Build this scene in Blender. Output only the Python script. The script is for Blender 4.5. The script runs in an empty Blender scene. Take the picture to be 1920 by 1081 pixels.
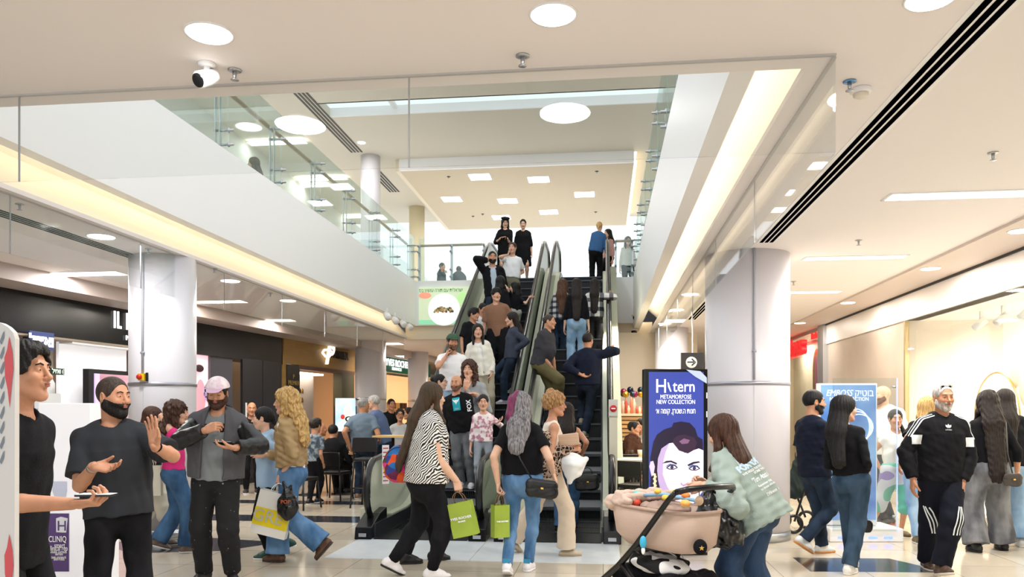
import bpy, math, random, os
import numpy as np
from mathutils import Vector, Matrix
from mathutils.bvhtree import BVHTree
import openvdb as vdb
SC = bpy.context.scene
COL = SC.collection
random.seed(7)
# ---------------------------------------------------------------- camera
FP = 1480.0; HZ = 770.0; EYE = 1.48; TH = math.atan(171/1480.)
ST, CT = math.sin(TH), math.cos(TH)
cd = bpy.data.cameras.new('camera'); cam = bpy.data.objects.new('camera', cd); COL.objects.link(cam)
cd.sensor_width = 36; cd.lens = FP/1920*36; cd.shift_y = (HZ-540.5)/1920
cd.clip_start = .05; cd.clip_end = 300
cam.location = (0, 0, EYE); cam.rotation_euler = (math.pi/2, 0, TH)
SC.camera = cam
# ---------------------------------------------------------------- world, light, exposure
w = bpy.data.worlds.new('world'); SC.world = w; w.use_nodes = True
bg = w.node_tree.nodes['Background']; bg.inputs[0].default_value = (.93, .97, 1, 1); bg.inputs[1].default_value = 1.3
SC.view_settings.view_transform = 'Standard'; SC.view_settings.look = 'None'
SC.view_settings.gamma = 1; SC.view_settings.use_curve_mapping = False; SC.view_settings.exposure = 0.36
try:
    SC.cycles.use_denoising = True; SC.cycles.max_bounces = 7; SC.cycles.diffuse_bounces = 4
    SC.cycles.glossy_bounces = 3; SC.cycles.transparent_max_bounces = 14; SC.cycles.caustics_reflective = False
    SC.cycles.caustics_refractive = False; SC.cycles.sample_clamp_indirect = 6
except Exception: pass
def area_light(name, loc, sx, sy, power, col=(1, 1, 1), rot=(0, 0, 0), spread=math.pi):
    l = bpy.data.lights.new(name, 'AREA'); l.shape = 'RECTANGLE'; l.size = sx; l.size_y = sy; l.energy = power
    l.color = col; l.spread = spread
    o = bpy.data.objects.new(name, l); COL.objects.link(o); o.location = loc; o.rotation_euler = rot
    return o
LAMPK = .8
# ---------------------------------------------------------------- coordinates
FC = np.array([-ST, CT, 0.]); RC = np.array([CT, ST, 0.]); UP = np.array([0, 0, 1.])
def P(px, py, D):                     # the point at depth D seen at a given place of the frame
    p = FC*D + RC*((px-960)/FP*D); p[2] = EYE+(HZ-py)/FP*D; return p
def PZ(px, py, z):                    # ... on a horizontal plane
    return P(px, py, (EYE-z)*FP/(py-HZ))
def PX(px, D, z=0.):
    p = FC*D + RC*((px-960)/FP*D); p[2] = z; return p
def V(*a): return np.array(a, float)
def nrm(v):
    v = np.asarray(v, float); n = np.linalg.norm(v); return v/n if n > 1e-9 else v
# ---------------------------------------------------------------- materials
def lin(h):
    if isinstance(h, str):
        h = h.lstrip('#'); c = [int(h[i:i+2], 16)/255 for i in (0, 2, 4)]
    else: c = h
    return tuple([x/12.92 if x <= .04045 else ((x+.055)/1.055)**2.4 for x in c])+(1,)
MC = {}
def mat(name, col='#808080', r=.6, m=0., em=0., var=0., vs=(8, 8, 8), bump=0., bs=60., col2=None, alpha=None, coat=0., spec=.5):
    if name in MC: return MC[name]
    x = bpy.data.materials.new(name); x.use_nodes = True; nt = x.node_tree; b = nt.nodes['Principled BSDF']
    c = lin(col); b.inputs['Base Color'].default_value = c; b.inputs['Roughness'].default_value = r
    b.inputs['Metallic'].default_value = m; b.inputs['Coat Weight'].default_value = coat
    b.inputs['Specular IOR Level'].default_value = spec
    x.diffuse_color = c
    tc = nt.nodes.new('ShaderNodeTexCoord')
    if em: b.inputs['Emission Color'].default_value = c; b.inputs['Emission Strength'].default_value = em
    if var or col2:
        mp = nt.nodes.new('ShaderNodeMapping'); mp.inputs['Scale'].default_value = vs
        nz = nt.nodes.new('ShaderNodeTexNoise'); nz.inputs['Scale'].default_value = 1; nz.inputs['Detail'].default_value = 3
        rp = nt.nodes.new('ShaderNodeValToRGB')
        nt.links.new(tc.outputs['Object'], mp.inputs[0]); nt.links.new(mp.outputs[0], nz.inputs['Vector'])
        nt.links.new(nz.outputs[0], rp.inputs[0]); nt.links.new(rp.outputs[0], b.inputs['Base Color'])
        e = rp.color_ramp.elements; e[0].position = .35; e[1].position = .65
        if col2: e[0].color = lin(col2); e[1].color = c
        else:
            e[0].color = tuple(max(0, k*(1-var)) for k in c[:3])+(1,); e[1].color = tuple(min(1, k*(1+var)) for k in c[:3])+(1,)
        if em: nt.links.new(rp.outputs[0], b.inputs['Emission Color'])
    if bump:
        n2 = nt.nodes.new('ShaderNodeTexNoise'); n2.inputs['Scale'].default_value = bs; n2.inputs['Detail'].default_value = 4
        bp = nt.nodes.new('ShaderNodeBump'); bp.inputs['Strength'].default_value = bump; bp.inputs['Distance'].default_value = .01
        nt.links.new(tc.outputs['Object'], n2.inputs['Vector']); nt.links.new(n2.outputs[0], bp.inputs['Height'])
        nt.links.new(bp.outputs[0], b.inputs['Normal'])
    MC[name] = x; return x
def glass(name, tint='#eef6f4', refl=.1, body=0., bcol='#b9cfc8'):
    if name in MC: return MC[name]
    x = bpy.data.materials.new(name); x.use_nodes = True; nt = x.node_tree; nt.nodes.clear()
    o = nt.nodes.new('ShaderNodeOutputMaterial'); t = nt.nodes.new('ShaderNodeBsdfTransparent'); g = nt.nodes.new('ShaderNodeBsdfGlossy')
    t.inputs[0].default_value = lin(tint); g.inputs['Roughness'].default_value = .02
    mx = nt.nodes.new('ShaderNodeMixShader'); lw = nt.nodes.new('ShaderNodeLayerWeight'); lw.inputs[0].default_value = .25
    mr = nt.nodes.new('ShaderNodeMapRange'); mr.inputs['To Min'].default_value = refl; mr.inputs['To Max'].default_value = min(.75, refl+.32)
    nt.links.new(lw.outputs['Facing'], mr.inputs['Value']); nt.links.new(mr.outputs[0], mx.inputs[0])
    src = t
    if body:
        d = nt.nodes.new('ShaderNodeBsdfDiffuse'); d.inputs[0].default_value = lin(bcol)
        m2 = nt.nodes.new('ShaderNodeMixShader'); m2.inputs[0].default_value = body
        nt.links.new(t.outputs[0], m2.inputs[1]); nt.links.new(d.outputs[0], m2.inputs[2]); src = m2
    nt.links.new(src.outputs[0], mx.inputs[1]); nt.links.new(g.outputs[0], mx.inputs[2]); nt.links.new(mx.outputs[0], o.inputs[0])
    MC[name] = x; return x
# ---------------------------------------------------------------- objects
def tag(o, label=None, cat=None, group=None, kind=None):
    if label: o['label'] = label
    if cat: o['category'] = cat
    if group: o['group'] = group
    if kind: o['kind'] = kind
    return o
def empty(name, loc, rz=0, label=None, cat=None, group=None, parent=None):
    o = bpy.data.objects.new(name, None); COL.objects.link(o); o.location = tuple(float(v) for v in loc); o.rotation_euler = (0, 0, rz)
    o.empty_display_size = .1
    if parent: o.parent = parent
    return tag(o, label, cat, group)
def link(name, me, m=None, parent=None, loc=(0, 0, 0), rot=None):
    o = bpy.data.objects.new(name, me); COL.objects.link(o); o.location = tuple(float(v) for v in loc)
    if rot is not None: o.rotation_euler = rot
    if m:
        for k in (m if isinstance(m, (list, tuple)) else [m]): me.materials.append(k)
    if parent: o.parent = parent
    return o
def npmesh(name, v, f, smooth=True):
    me = bpy.data.meshes.new(name); v = np.asarray(v, np.float32); f = np.asarray(f, np.int32); n = f.shape[1]
    me.vertices.add(len(v)); me.vertices.foreach_set('co', v.ravel())
    me.loops.add(f.size); me.loops.foreach_set('vertex_index', f.ravel())
    me.polygons.add(len(f)); me.polygons.foreach_set('loop_start', np.arange(0, f.size, n, dtype=np.int32))
    me.polygons.foreach_set('loop_total', np.full(len(f), n, np.int32))
    me.polygons.foreach_set('use_smooth', np.full(len(f), smooth)); me.update(); me.validate(); return me
class MB:
    def __init__(s): s.v = []; s.f = []; s.mi = []; s.cur = 0; s.sm = []
    def add(s, v, f, smooth=False):
        n = len(s.v); s.v += [tuple(float(c) for c in p) for p in v]; s.f += [tuple(n+i for i in q) for q in f]
        s.mi += [s.cur]*len(f); s.sm += [smooth]*len(f); return s
    def box(s, x0, x1, y0, y1, z0, z1):
        v = [(x0, y0, z0), (x1, y0, z0), (x1, y1, z0), (x0, y1, z0), (x0, y0, z1), (x1, y0, z1), (x1, y1, z1), (x0, y1, z1)]
        return s.add(v, [(0, 3, 2, 1), (4, 5, 6, 7), (0, 1, 5, 4), (1, 2, 6, 5), (2, 3, 7, 6), (3, 0, 4, 7)])
    def obox(s, c, ax, ay, az, hx, hy, hz):          # oriented box
        c = np.array(c, float); ax, ay, az = map(nrm, (ax, ay, az)); v = []
        for k in (-1, 1):
            for (i, j) in ((-1, -1), (1, -1), (1, 1), (-1, 1)): v.append(c+ax*hx*i+ay*hy*j+az*hz*k)
        return s.add(v, [(0, 3, 2, 1), (4, 5, 6, 7), (0, 1, 5, 4), (1, 2, 6, 5), (2, 3, 7, 6), (3, 0, 4, 7)])
    def bar(s, a, b, w, h=None, up=(0, 0, 1)):
        a = np.array(a, float); b = np.array(b, float); d = nrm(b-a); sd = np.cross(d, up)
        if np.linalg.norm(sd) < 1e-4: sd = np.cross(d, (1, 0, 0))
        sd = nrm(sd); u = np.cross(sd, d); return s.obox((a+b)/2, d, sd, u, np.linalg.norm(b-a)/2, w/2, (h or w)/2)
    def quad(s, a, b, c, d): return s.add([a, b, c, d], [(0, 1, 2, 3)])
    def tube(s, pts, r, n=8, caps=True, flat=None, closed=False):
        pts = [np.array(p, float) for p in pts]; k = len(pts); rs = r if isinstance(r, (list, tuple)) else [r]*k
        vs = []; pu = None
        for i, p in enumerate(pts):
            if closed: t = nrm(pts[(i+1) % k]-pts[i-1])
            else: t = nrm(pts[min(i+1, k-1)]-pts[max(i-1, 0)])
            if pu is None:
                pu = np.array([0, 0, 1.]) if abs(t[2]) < .9 else np.array([1., 0, 0])
            u = nrm(pu-t*np.dot(pu, t)); pu = u; sd = np.cross(t, u)
            for j in range(n):
                an = 2*math.pi*j/n; vs.append(p+(sd*math.cos(an)*(flat or 1)+u*math.sin(an))*rs[i])
        f = []
        for i in range(k if closed else k-1):
            for j in range(n):
                a = i*n+j; b = i*n+(j+1) % n; i2 = (i+1) % k
                f.append((a, b, i2*n+(j+1) % n, i2*n+j))
        if caps and not closed: f += [tuple(range(n))[::-1], tuple((k-1)*n+j for j in range(n))]
        return s.add(vs, f, True)
    def lathe(s, prof, c=(0, 0, 0), n=24, ax=(0, 0, 1)):
        c = np.array(c, float); ax = nrm(ax); x = nrm(np.cross(ax, (0, 1, 0) if abs(ax[1]) < .9 else (1, 0, 0))); y = np.cross(ax, x); vs = []
        for (r, h) in prof:
            for j in range(n):
                an = 2*math.pi*j/n; vs.append(c+ax*h+(x*math.cos(an)+y*math.sin(an))*r)
        f = []
        for i in range(len(prof)-1):
            for j in range(n): f.append((i*n+j, i*n+(j+1) % n, (i+1)*n+(j+1) % n, (i+1)*n+j))
        f += [tuple(range(n))[::-1], tuple((len(prof)-1)*n+j for j in range(n))]
        return s.add(vs, f, True)
    def ell(s, c, r, ax=None, nu=12, nv=8):
        c = np.array(c, float); A = np.eye(3) if ax is None else np.array([nrm(a) for a in ax]); vs = []
        r = (r, r, r) if isinstance(r, (int, float)) else r
        for i in range(nv+1):
            t = math.pi*i/nv
            for j in range(nu):
                q = 2*math.pi*j/nu; vs.append(c+A[0]*r[0]*math.sin(t)*math.cos(q)+A[1]*r[1]*math.sin(t)*math.sin(q)+A[2]*r[2]*math.cos(t))
        f = [(i*nu+j, (i+1)*nu+j, (i+1)*nu+(j+1) % nu, i*nu+(j+1) % nu) for i in range(nv) for j in range(nu)]
        return s.add(vs, f, True)
    def prism(s, poly, t, o=(0, 0, 0), ax=(1, 0, 0), ay=(0, 0, 1), az=(0, 1, 0)):   # outline in ax/ay with thickness t along az
        o = np.array(o, float); ax, ay, az = (np.array(q, float) for q in (ax, ay, az)); n = len(poly)
        v = [o+ax*x+ay*y for x, y in poly]+[o+ax*x+ay*y+az*t for x, y in poly]
        return s.add(v, [tuple(range(n)), tuple(range(2*n-1, n-1, -1))]+[(i, i+n, (i+1) % n+n, (i+1) % n) for i in range(n)])
    def build(s, name, m, parent=None, loc=(0, 0, 0), rz=0, rel=None, bevel=0):
        off = np.zeros(3) if rel is None else np.array(rel, float)
        me = bpy.data.meshes.new(name); me.from_pydata([tuple(np.array(p)-off) for p in s.v], [], s.f)
        me.polygons.foreach_set('material_index', s.mi); me.polygons.foreach_set('use_smooth', s.sm); me.update(); me.validate()
        o = link(name, me, m, parent, loc, (0, 0, rz))
        if bevel:
            b = o.modifiers.new('bevel', 'BEVEL'); b.width = bevel; b.segments = 2; b.limit_method = 'ANGLE'
        return o
def struct(name, mb, m, **k): return tag(mb.build(name, m, **k), kind='structure')
def thing(name, mb, m, label, cat, group=None, base=None, world=False, **k):       # shape given round its own base, or in place (world)
    return tag(mb.build(name, m, loc=base if base is not None else (0, 0, 0), rel=base if world else None, **k), label, cat, group)
def copy_tree(o, parent=None):
    c = o.copy(); COL.objects.link(c)
    if parent: c.parent = parent
    for ch in list(o.children): copy_tree(ch, c)
    return c
def text_mesh(s, size, bold=0., ext=.002, align='CENTER', space=1., shear=0.):
    cu = bpy.data.curves.new('text', 'FONT'); cu.body = s; cu.size = size; cu.offset = bold; cu.extrude = ext; cu.align_x = align
    cu.align_y = 'CENTER'; cu.space_character = space; cu.resolution_u = 3; cu.shear = shear
    o = bpy.data.objects.new('text', cu); me = bpy.data.meshes.new_from_object(o); bpy.data.objects.remove(o); bpy.data.curves.remove(cu)
    return me
def text(name, s, size, m, o, ax, up, parent=None, width=None, rel=None, **k):
    me = text_mesh(s, size, **k); ax = nrm(ax); up = nrm(up); n = np.cross(ax, up)
    co = np.array([v.co for v in me.vertices])
    if width:
        w0 = np.ptp(co[:, 0]); co[:, 0] *= width/w0
    rel = np.zeros(3) if rel is None else np.array(rel, float)
    w = np.array(o)+co[:, :1]*ax+co[:, 1:2]*up+co[:, 2:3]*n-rel
    me.vertices.foreach_set('co', w.astype(np.float32).ravel()); me.update()
    return link(name, me, m, parent)
# ================================================================ materials of the building
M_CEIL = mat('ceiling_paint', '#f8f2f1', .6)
M_WHITE = mat('white_paint', '#fafafb', .45)
M_CREAM = mat('cream_paint', '#efe3cc', .5)
M_COVE = mat('cove_paint', '#fdf6e8', .6)
M_BLACK = mat('black_matt', '#0b0b0f', .5)
M_BGLOSS = mat('black_gloss', '#0a0b0e', .12)
M_STEEL = mat('brushed_steel', '#b9bcc0', .3, 1)
M_WOOD = mat('handrail_wood', '#b58a5a', .4, var=.2, vs=(3, 3, 30))
M_GLASS = glass('clear_glass', '#fcfdfd', .03)
M_BGLASS = glass('balustrade_glass', '#eff7f5', .05, .05, '#a9cfc8')
M_SHOPGL = glass('shop_glass', '#f3f6f5', .05)
M_LAMP = mat('lamp_white', '#ffffff', .5, em=6)
M_LAMPW = mat('lamp_warm', '#fff3dc', .5, em=5)
M_COVEL = mat('cove_strip', '#fff2dc', .5, em=9)
M_RUB = mat('black_rubber', '#08090b', .3)
M_DARKM = mat('dark_metal', '#17181b', .35, .6)
# floor: polished cream tiles
def floor_mat():
    x = bpy.data.materials.new('floor_tiles'); x.use_nodes = True; nt = x.node_tree; b = nt.nodes['Principled BSDF']
    tc = nt.nodes.new('ShaderNodeTexCoord'); br = nt.nodes.new('ShaderNodeTexBrick')
    br.offset = 0; br.inputs['Scale'].default_value = 1; br.inputs['Brick Width'].default_value = .8; br.inputs['Row Height'].default_value = .8
    br.inputs['Mortar Size'].default_value = .004; br.inputs['Color1'].default_value = lin('#dad0be'); br.inputs['Color2'].default_value = lin('#cec2ae')
    br.inputs['Mortar'].default_value = lin('#8d8478'); br.inputs['Bias'].default_value = 0
    nz = nt.nodes.new('ShaderNodeTexNoise'); nz.inputs['Scale'].default_value = 3; nz.inputs['Detail'].default_value = 6
    mx = nt.nodes.new('ShaderNodeMix'); mx.data_type = 'RGBA'; mx.blend_type = 'MULTIPLY'; mx.inputs[0].default_value = .18
    nt.links.new(tc.outputs['Object'], br.inputs['Vector']); nt.links.new(tc.outputs['Object'], nz.inputs['Vector'])
    nt.links.new(br.outputs[0], mx.inputs[6]); nt.links.new(nz.outputs[0], mx.inputs[7]); nt.links.new(mx.outputs[2], b.inputs['Base Color'])
    b.inputs['Roughness'].default_value = .13; b.inputs['Specular IOR Level'].default_value = .55; return x
M_FLOOR = floor_mat()
M_FDARK = mat('floor_dark_granite', '#32363e', .15, var=.25, vs=(30, 30, 30))
XL, XR, Y0, Y1, ZC, ZF, ZU = -4.95, 1.18, 4.22, 19.3, 3.3, 4.7, 8.3
struct('floor', MB().box(-16, 9, -5, 46, -.1, 0), M_FLOOR)
def band(n, poly): struct(n, MB().prism(poly, .0015, (0, 0, 0), (1, 0, 0), (0, 1, 0), (0, 0, 1)), M_FDARK)
band('trim_1', [(-9, 12.1), (-3.0, 12.1), (-3.0, 12.55), (-9, 12.55)])
band('trim_2', [(-9, 10.15), (-3.0, 10.15), (-3.0, 10.75), (-9, 10.75)])
band('trim_3', [(-4.9, 7.7), (-4.0, 7.95), (-3.6, 8.55), (-4.55, 8.75), (-5.6, 8.3)])
band('trim_4', [(1.9, 7.55), (3.15, 7.65), (2.85, 8.3), (1.9, 8.25)])
band('trim_5', [(-6.5, 6.05), (-3.7, 6.05), (-3.7, 6.4), (-6.5, 6.4)])
# ---- lower ceiling with the opening, slab and fascias
struct('ceiling', MB().box(-14, 8, -3, Y0, ZC, ZC+.18), M_CEIL)
struct('ceiling_left', MB().box(-14, XL, Y0, 46, ZC, ZC+.045), M_CEIL)
struct('ceiling_right', MB().box(XR, 8, Y0, 46, ZC, ZC+.18), M_CEIL)
struct('ceiling_back', MB().box(XL, XR, Y1+.35, 46, ZC, ZC+.18), M_CEIL)
struct('floor_upper_front', MB().box(-14, 8, -3, Y0-.05, ZC+.5, ZF), M_WHITE)
struct('floor_upper_left', MB().box(-14, -4.8, Y0, 46, 4.3, ZF), M_WHITE)
struct('floor_upper_right', MB().box(.87, 8, Y0, 46, 4.3, ZF), M_WHITE)
struct('floor_upper_back', MB().box(-4.8, .87, Y1+.15, 46, 4.3, ZF), M_WHITE)
struct('wall_fascia_left', MB().box(-4.67, -4.65, Y0-.05, Y1+.15, 3.61, ZF+.02).box(-4.79, -4.67, Y0-.05, Y1+.15, 3.61, 3.63).box(-4.79, -4.78, Y0-.05, Y1+.15, 3.63, 3.70), M_WHITE)  # last box: unseen upstand added to keep strip light off the ceiling lip
struct('wall_fascia_right', MB().box(.72, .74, Y0-.05, Y1+.15, 3.42, ZF+.02).box(.74, .86, Y0-.05, Y1+.15, 3.42, 3.44).box(.85, .86, Y0-.05, Y1+.15, 3.44, 3.51), M_WHITE)  # its last box too is an unseen baffle, added to shield the lip
struct('wall_fascia_back', MB().box(-4.65, -2.95, Y1, Y1+.15, 3.61, ZF+.02).box(.3, .72, Y1, Y1+.15, 3.61, ZF+.02), M_WHITE)
struct('wall_fascia_front', MB().box(-4.65, .72, Y0-.2, Y0-.06, ZC+.18, ZF+.02), M_WHITE)
struct('trim_6', MB().box(XL, XR, Y1+.15, Y1+.35, 3.28, 3.64), M_CREAM)        # beam at the far end of the opening
# coves: sloped light panels behind the fascias
lm = MB(); rm = MB(); yA, yB = Y0-.05, Y1+.35
lm.quad((-5.0, yA, 4.1), (-5.0, yB, 4.1), (-4.67, yB, 4.1), (-4.67, yA, 4.1))
lm.quad((-5.25, yA, 3.75), (-5.25, yB, 3.75), (-5.0, yB, 4.1), (-5.0, yA, 4.1))
lm.quad((-4.89, yA, 3.345), (-4.89, yB, 3.345), (-5.25, yB, 3.75), (-5.25, yA, 3.75))
struct('trim_7', lm, M_COVE)
rm.quad((.74, yA, 3.95), (.74, yB, 3.95), (1.1, yB, 3.95), (1.1, yA, 3.95))
rm.quad((1.1, yA, 3.95), (1.1, yB, 3.95), (1.38, yB, 3.7), (1.38, yA, 3.7))
rm.quad((1.38, yA, 3.7), (1.38, yB, 3.7), (1.09, yB, 3.345), (1.09, yA, 3.345))
struct('trim_15', MB().box(1.07, XR, Y0, Y1, ZC, ZC+.04).box(XL, -4.87, Y0, Y1, ZC, ZC+.04).box(-4.87, 1.07, Y0, Y0+.13, ZC, ZC+.04), M_CEIL)
struct('trim_8', rm, M_COVE)
def cove_lamp(x, z, label):
    for i in range(5):
        y = Y0+.2+i*3.0
        thing('cove_light', MB().box(x-.03, x+.03, y, y+2.9, z, z+.03), M_COVEL, label % ['nearest', 'second', 'middle', 'fourth', 'farthest'][i], 'light', 'strip lights hidden in the ceiling coves')
cove_lamp(-4.72, 3.635, 'warm strip light in the left cove, %s length along the white fascia')
cove_lamp(.79, 3.445, 'warm strip light in the right cove, %s length along the white fascia')
# ---- hanging smoke glass round the opening
def pane(name, a, b, z0, z1, label, n, cuts=None, t=.012, m=None):
    a = np.array(a, float); b = np.array(b, float); root = empty(name, ((a+b)/2).tolist()+[z1], label=label, cat='glass panel')
    cuts = cuts or [i/n for i in range(n+1)]
    d = nrm(list(b-a)+[0]); base = np.array(list((a+b)/2)+[z1])
    for i in range(len(cuts)-1):
        p = a+(b-a)*cuts[i]; q = a+(b-a)*cuts[i+1]
        mb = MB(); L = np.linalg.norm(q-p); c = (p+q)/2
        mb.obox((c[0], c[1], (z0+z1)/2), d, (0, 0, 1), np.cross(d, (0, 0, 1)), L/2-.003, (z1-z0)/2, t/2)
        mb.build('pane', m or M_GLASS, root, rel=base)
        if i:
            MB().bar((p[0], p[1], z0), (p[0], p[1], z1), .008).build('joint', M_STEEL, root, rel=base)
    MB().obox((base[0], base[1], z1-.005), d, (0, 0, 1), np.cross(d, (0, 0, 1)), np.linalg.norm(b-a)/2, .005, .010).build('rail', mat('rail_grey', '#c4c2c0', .4), root, rel=base)
    return root
pane('smoke_curtain', (-4.97, Y0-.03), (XR, Y0-.03), 2.8, ZC, 'clear glass smoke curtain hanging across the near edge of the ceiling opening', 3, [0, .265, .638, 1])
pane('smoke_curtain', (XR, Y0), (XR, Y1), 2.8, ZC, 'clear glass smoke curtain along the right edge of the ceiling opening', 7)
pane('smoke_curtain', (XL, Y0), (XL, Y1), 2.8, ZC, 'clear glass smoke curtain along the left edge of the ceiling opening', 8)
# ---- upper floor: ceilings, skylight edge, columns, balustrades
struct('ceiling_upper', MB().box(-14, 8, 17.75, 21, ZU, ZU+.2).box(-9.5, 4.4, 14.2, 16.95, ZU, ZU+.2).box(-14, -6.3, 16.95, 17.75, ZU, ZU+.2).box(-14, -5.5, 21, 28, ZU, ZU+.2).box(.9, 8, 21, 28, ZU, ZU+.2).box(1.3, 8, 16.95, 17.75, ZU, ZU+.2).box(4.4, 8, 5, 16.95, ZU, ZU+.2).box(-14, -9.5, 5, 16.95, ZU, ZU+.2), mat('upper_ceiling', '#dcd4c2', .6))
struct('ceiling_upper_panel', MB().box(-5.5, .8, 21, 28, 8.0, 8.2), mat('upper_panel', '#d9c9ac', .6))
struct('trim_9', MB().box(-5.5, .8, 20.9, 21, 8.0, 8.3), M_WHITE)
struct('trim_10', MB().box(-5.62, -5.5, 21, 28, 8.0, 8.3), M_CREAM)
SK = mat('sky_glass', '#cfe6ea', .2)
struct('window_1', MB().box(-6.3, 1.3, 16.9, 16.95, 8.3, 8.55).box(-6.3, 1.3, 17.7, 17.75, 8.3, 8.5).box(-4.8, -4.7, 16.9, 17.7, 8.42, 8.5), M_WHITE)
struct('window_2', MB().quad((-6.3, 16.9, 8.5), (1.3, 16.9, 8.5), (1.3, 17.7, 8.5), (-6.3, 17.7, 8.5)), glass('roof_glass', '#e4f0ec', .05, .2, '#dfe8e2'))
thing('cove_light', MB().box(.82, .88, 21, 27.6, 8.02, 8.06), mat('upper_strip', '#fff0c8', .5, em=4), 'long warm light slot beside the upper ceiling panel at right', 'light')
def round_column(x, y, r, z0, z1, name, label, m, strip=False, group=None, cat='column'):
    root = empty(name, (x, y, z0), label=label, cat=cat, group=group)
    MB().lathe([(r, 0), (r, z1-z0)], n=40).build('shaft', m, root)
    if strip: MB().lathe([(r+.002, 1.76), (r+.008, 1.765), (r+.008, 1.815), (r+.002, 1.82)], n=40).build('band', M_STEEL, root)
    return root
M_COL = mat('column_paint', '#dddbe2', .35)
round_column(-6.2, 20.6, .26, ZF, ZU, 'column', 'white round column on the upper floor, nearer of the two behind the left glass railing', M_COL)
round_column(-6.2, 25.9, .26, ZF, ZU, 'column', 'cream round column on the upper floor, farther of the two behind the left glass railing', mat('column_cream', '#f1e7c6', .4))
round_column(-6.05, 20.1, .4, 0, ZC, 'column', 'white round column left of the glowing green-signed shop', M_COL, True)
round_column(PX(784, 24.5)[0], PX(784, 24.5)[1], .315, 0, ZC, 'column', 'white round column right of the green-signed shop, in the distance', M_COL, True)
round_column(1.5, 17.7, .36, 0, ZC, 'column', 'white column in the distance behind the tall blue advertising totem', M_COL)
round_column(1.35, 24, .36, 0, ZC, 'column', 'white column farthest back on the right beyond the escalators', M_COL)
def big_column(px0, px1, D, label, cable, sw):
    k0, k1 = (px0-960)/FP, (px1-960)/FP; r = (k1-k0)/2*D*.985; c = PX((px0+px1)/2, D); xc, yc = c[0], c[1]
    root = empty('column', (xc, yc, 0), label=label, cat='column')
    MB().lathe([(r, 0), (r, ZC)], n=64).build('shaft', M_COL, root)
    MB().lathe([(r+.001, 1.77), (r+.008, 1.772), (r+.008, 1.812), (r+.001, 1.814)], n=64).build('band', mat('steel_band', '#a6a6b0', .35, .7), root)
    MB().lathe([(r+.01, 0), (r+.01, .1), (r, .102)], n=64).build('skirting', M_STEEL, root)
    p = PX(cable, D-r)-c; ct = -nrm(FC*1.0*math.sqrt(max(.01, r*r-np.dot(p, RC)**2))-RC*np.dot(p, RC)); sd = V(-ct[1], ct[0], 0)
    f = lambda o, z, dr=.012: ct*(r+dr)+sd*o+V(0, 0, z)
    MB().tube([f(0, 1.83), f(0, 2.5), f(.004, 2.9), f(0, 3.3)], .013, 8).tube([f(-.022, 2.15), f(.022, 2.15)], .015, 6).build('conduit', mat('conduit_grey', '#a9abb5', .4), root)
    MB().obox(f(0, .9, 0), sd, ct, (0, 0, 1), .003, .003, .88).build('joint', mat('joint_grey', '#c9c9cf', .5), root)
    if sw:
        s = MB().obox(f(-.0, 1.87, .02), sd, ct, (0, 0, 1), .04, .022, .04).build('switch', mat('switch_yellow', '#e8c21e', .4), root)
        MB().lathe([(.026, 0), (.03, .015), (.028, .03)], f(-.012, 1.87, .042), 16, ct).build('button', mat('red_plastic', '#d3261c', .35), s)
        MB().obox(f(.055, 1.87, .01), sd, ct, (0, 0, 1), .01, .01, .05).build('switch_cover', M_BLACK, s)
big_column(246, 365, 9.45, 'large white column at left with red and yellow emergency switch', 268, True)
big_column(1323, 1478, 9.3, 'large white column at right behind the tall blue advertising totem', 1414, False)
def balustrade(a, b, label, n, inner, hand=True, h=1.1):
    a = np.array(a, float); b = np.array(b, float); d = nrm(list(b-a)+[0]); inn = np.array(list(inner)+[0.]); base = np.array([a[0], a[1], ZF])
    root = empty('glass_balustrade', base, label=label, cat='railing')
    L = np.linalg.norm(b-a)
    for i in range(n):
        p = base+d*L*(i+.5)/n
        MB().obox(p+(0, 0, h/2+.0), d, (0, 0, 1), np.cross(d, (0, 0, 1)), L/n/2-.012, h/2, .008).build('glass_pane', M_BGLASS, root, rel=base)
    for i in range(n+1):
        p = base+d*L*i/n+inn*.1
        m = MB(); m.bar(p+(0, 0, 0), p+(0, 0, .95), .012, .05, up=d); q = p+inn*.06; m.bar(q+(0, 0, 0), q+(0, 0, .95), .012, .05, up=d)
        m.build('post', M_STEEL, root, rel=base)
        for z in (.12, .3, .75, .9):
            m = MB(); m.tube([p-inn*.18+(0, 0, z), q+inn*.02+(0, 0, z)], .017, 8); m.tube([p-inn*.125+(0, 0, z), p-inn*.105+(0, 0, z)], .03, 10)
            m.build('clamp', M_STEEL, root, rel=base)
    if hand:
        p = base+inn*.2+(0, 0, .95); MB().tube([p, p+d*L], .032, 12).build('handrail', M_WOOD, root, rel=base)
    return root
balustrade((-4.68, Y0+.3), (-4.68, Y1-.05), 'long glass balustrade with wooden handrail above the left white fascia', 9, (-1, 0))
balustrade((.75, Y0+.3), (.75, Y1-.05), 'long glass balustrade with steel clamps above the right white fascia', 9, (1, 0))
balustrade((-4.6, Y1+.06), (-2.95, Y1+.06), 'short glass balustrade with wooden handrail beside the left escalator top', 2, (0, 1))
balustrade((.3, Y1+.06), (.7, Y1+.06), 'short glass railing right of the escalator top', 1, (0, 1))
# far upper hall
struct('wall_upper_far', MB().box(-14, 8, 44, 44.2, 4.7, 5.9), M_WHITE)
struct('wall_upper_left', MB().box(-9.2, -9, 5, 40, 4.7, 8.3), mat('upper_wall', '#e8e6e0', .6))
struct('wall_upper_right', MB().box(4.4, 4.6, 5, 40, 4.7, 8.3), mat('upper_wall', '#e8e6e0', .6))
struct('trim_11', MB().box(-9, -3.9, 33, 33.3, 4.7, 5.4).box(-6, 4, 38, 38.3, 6.1, 6.2), mat('pale_grey', '#cfd3d6', .5))
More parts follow.
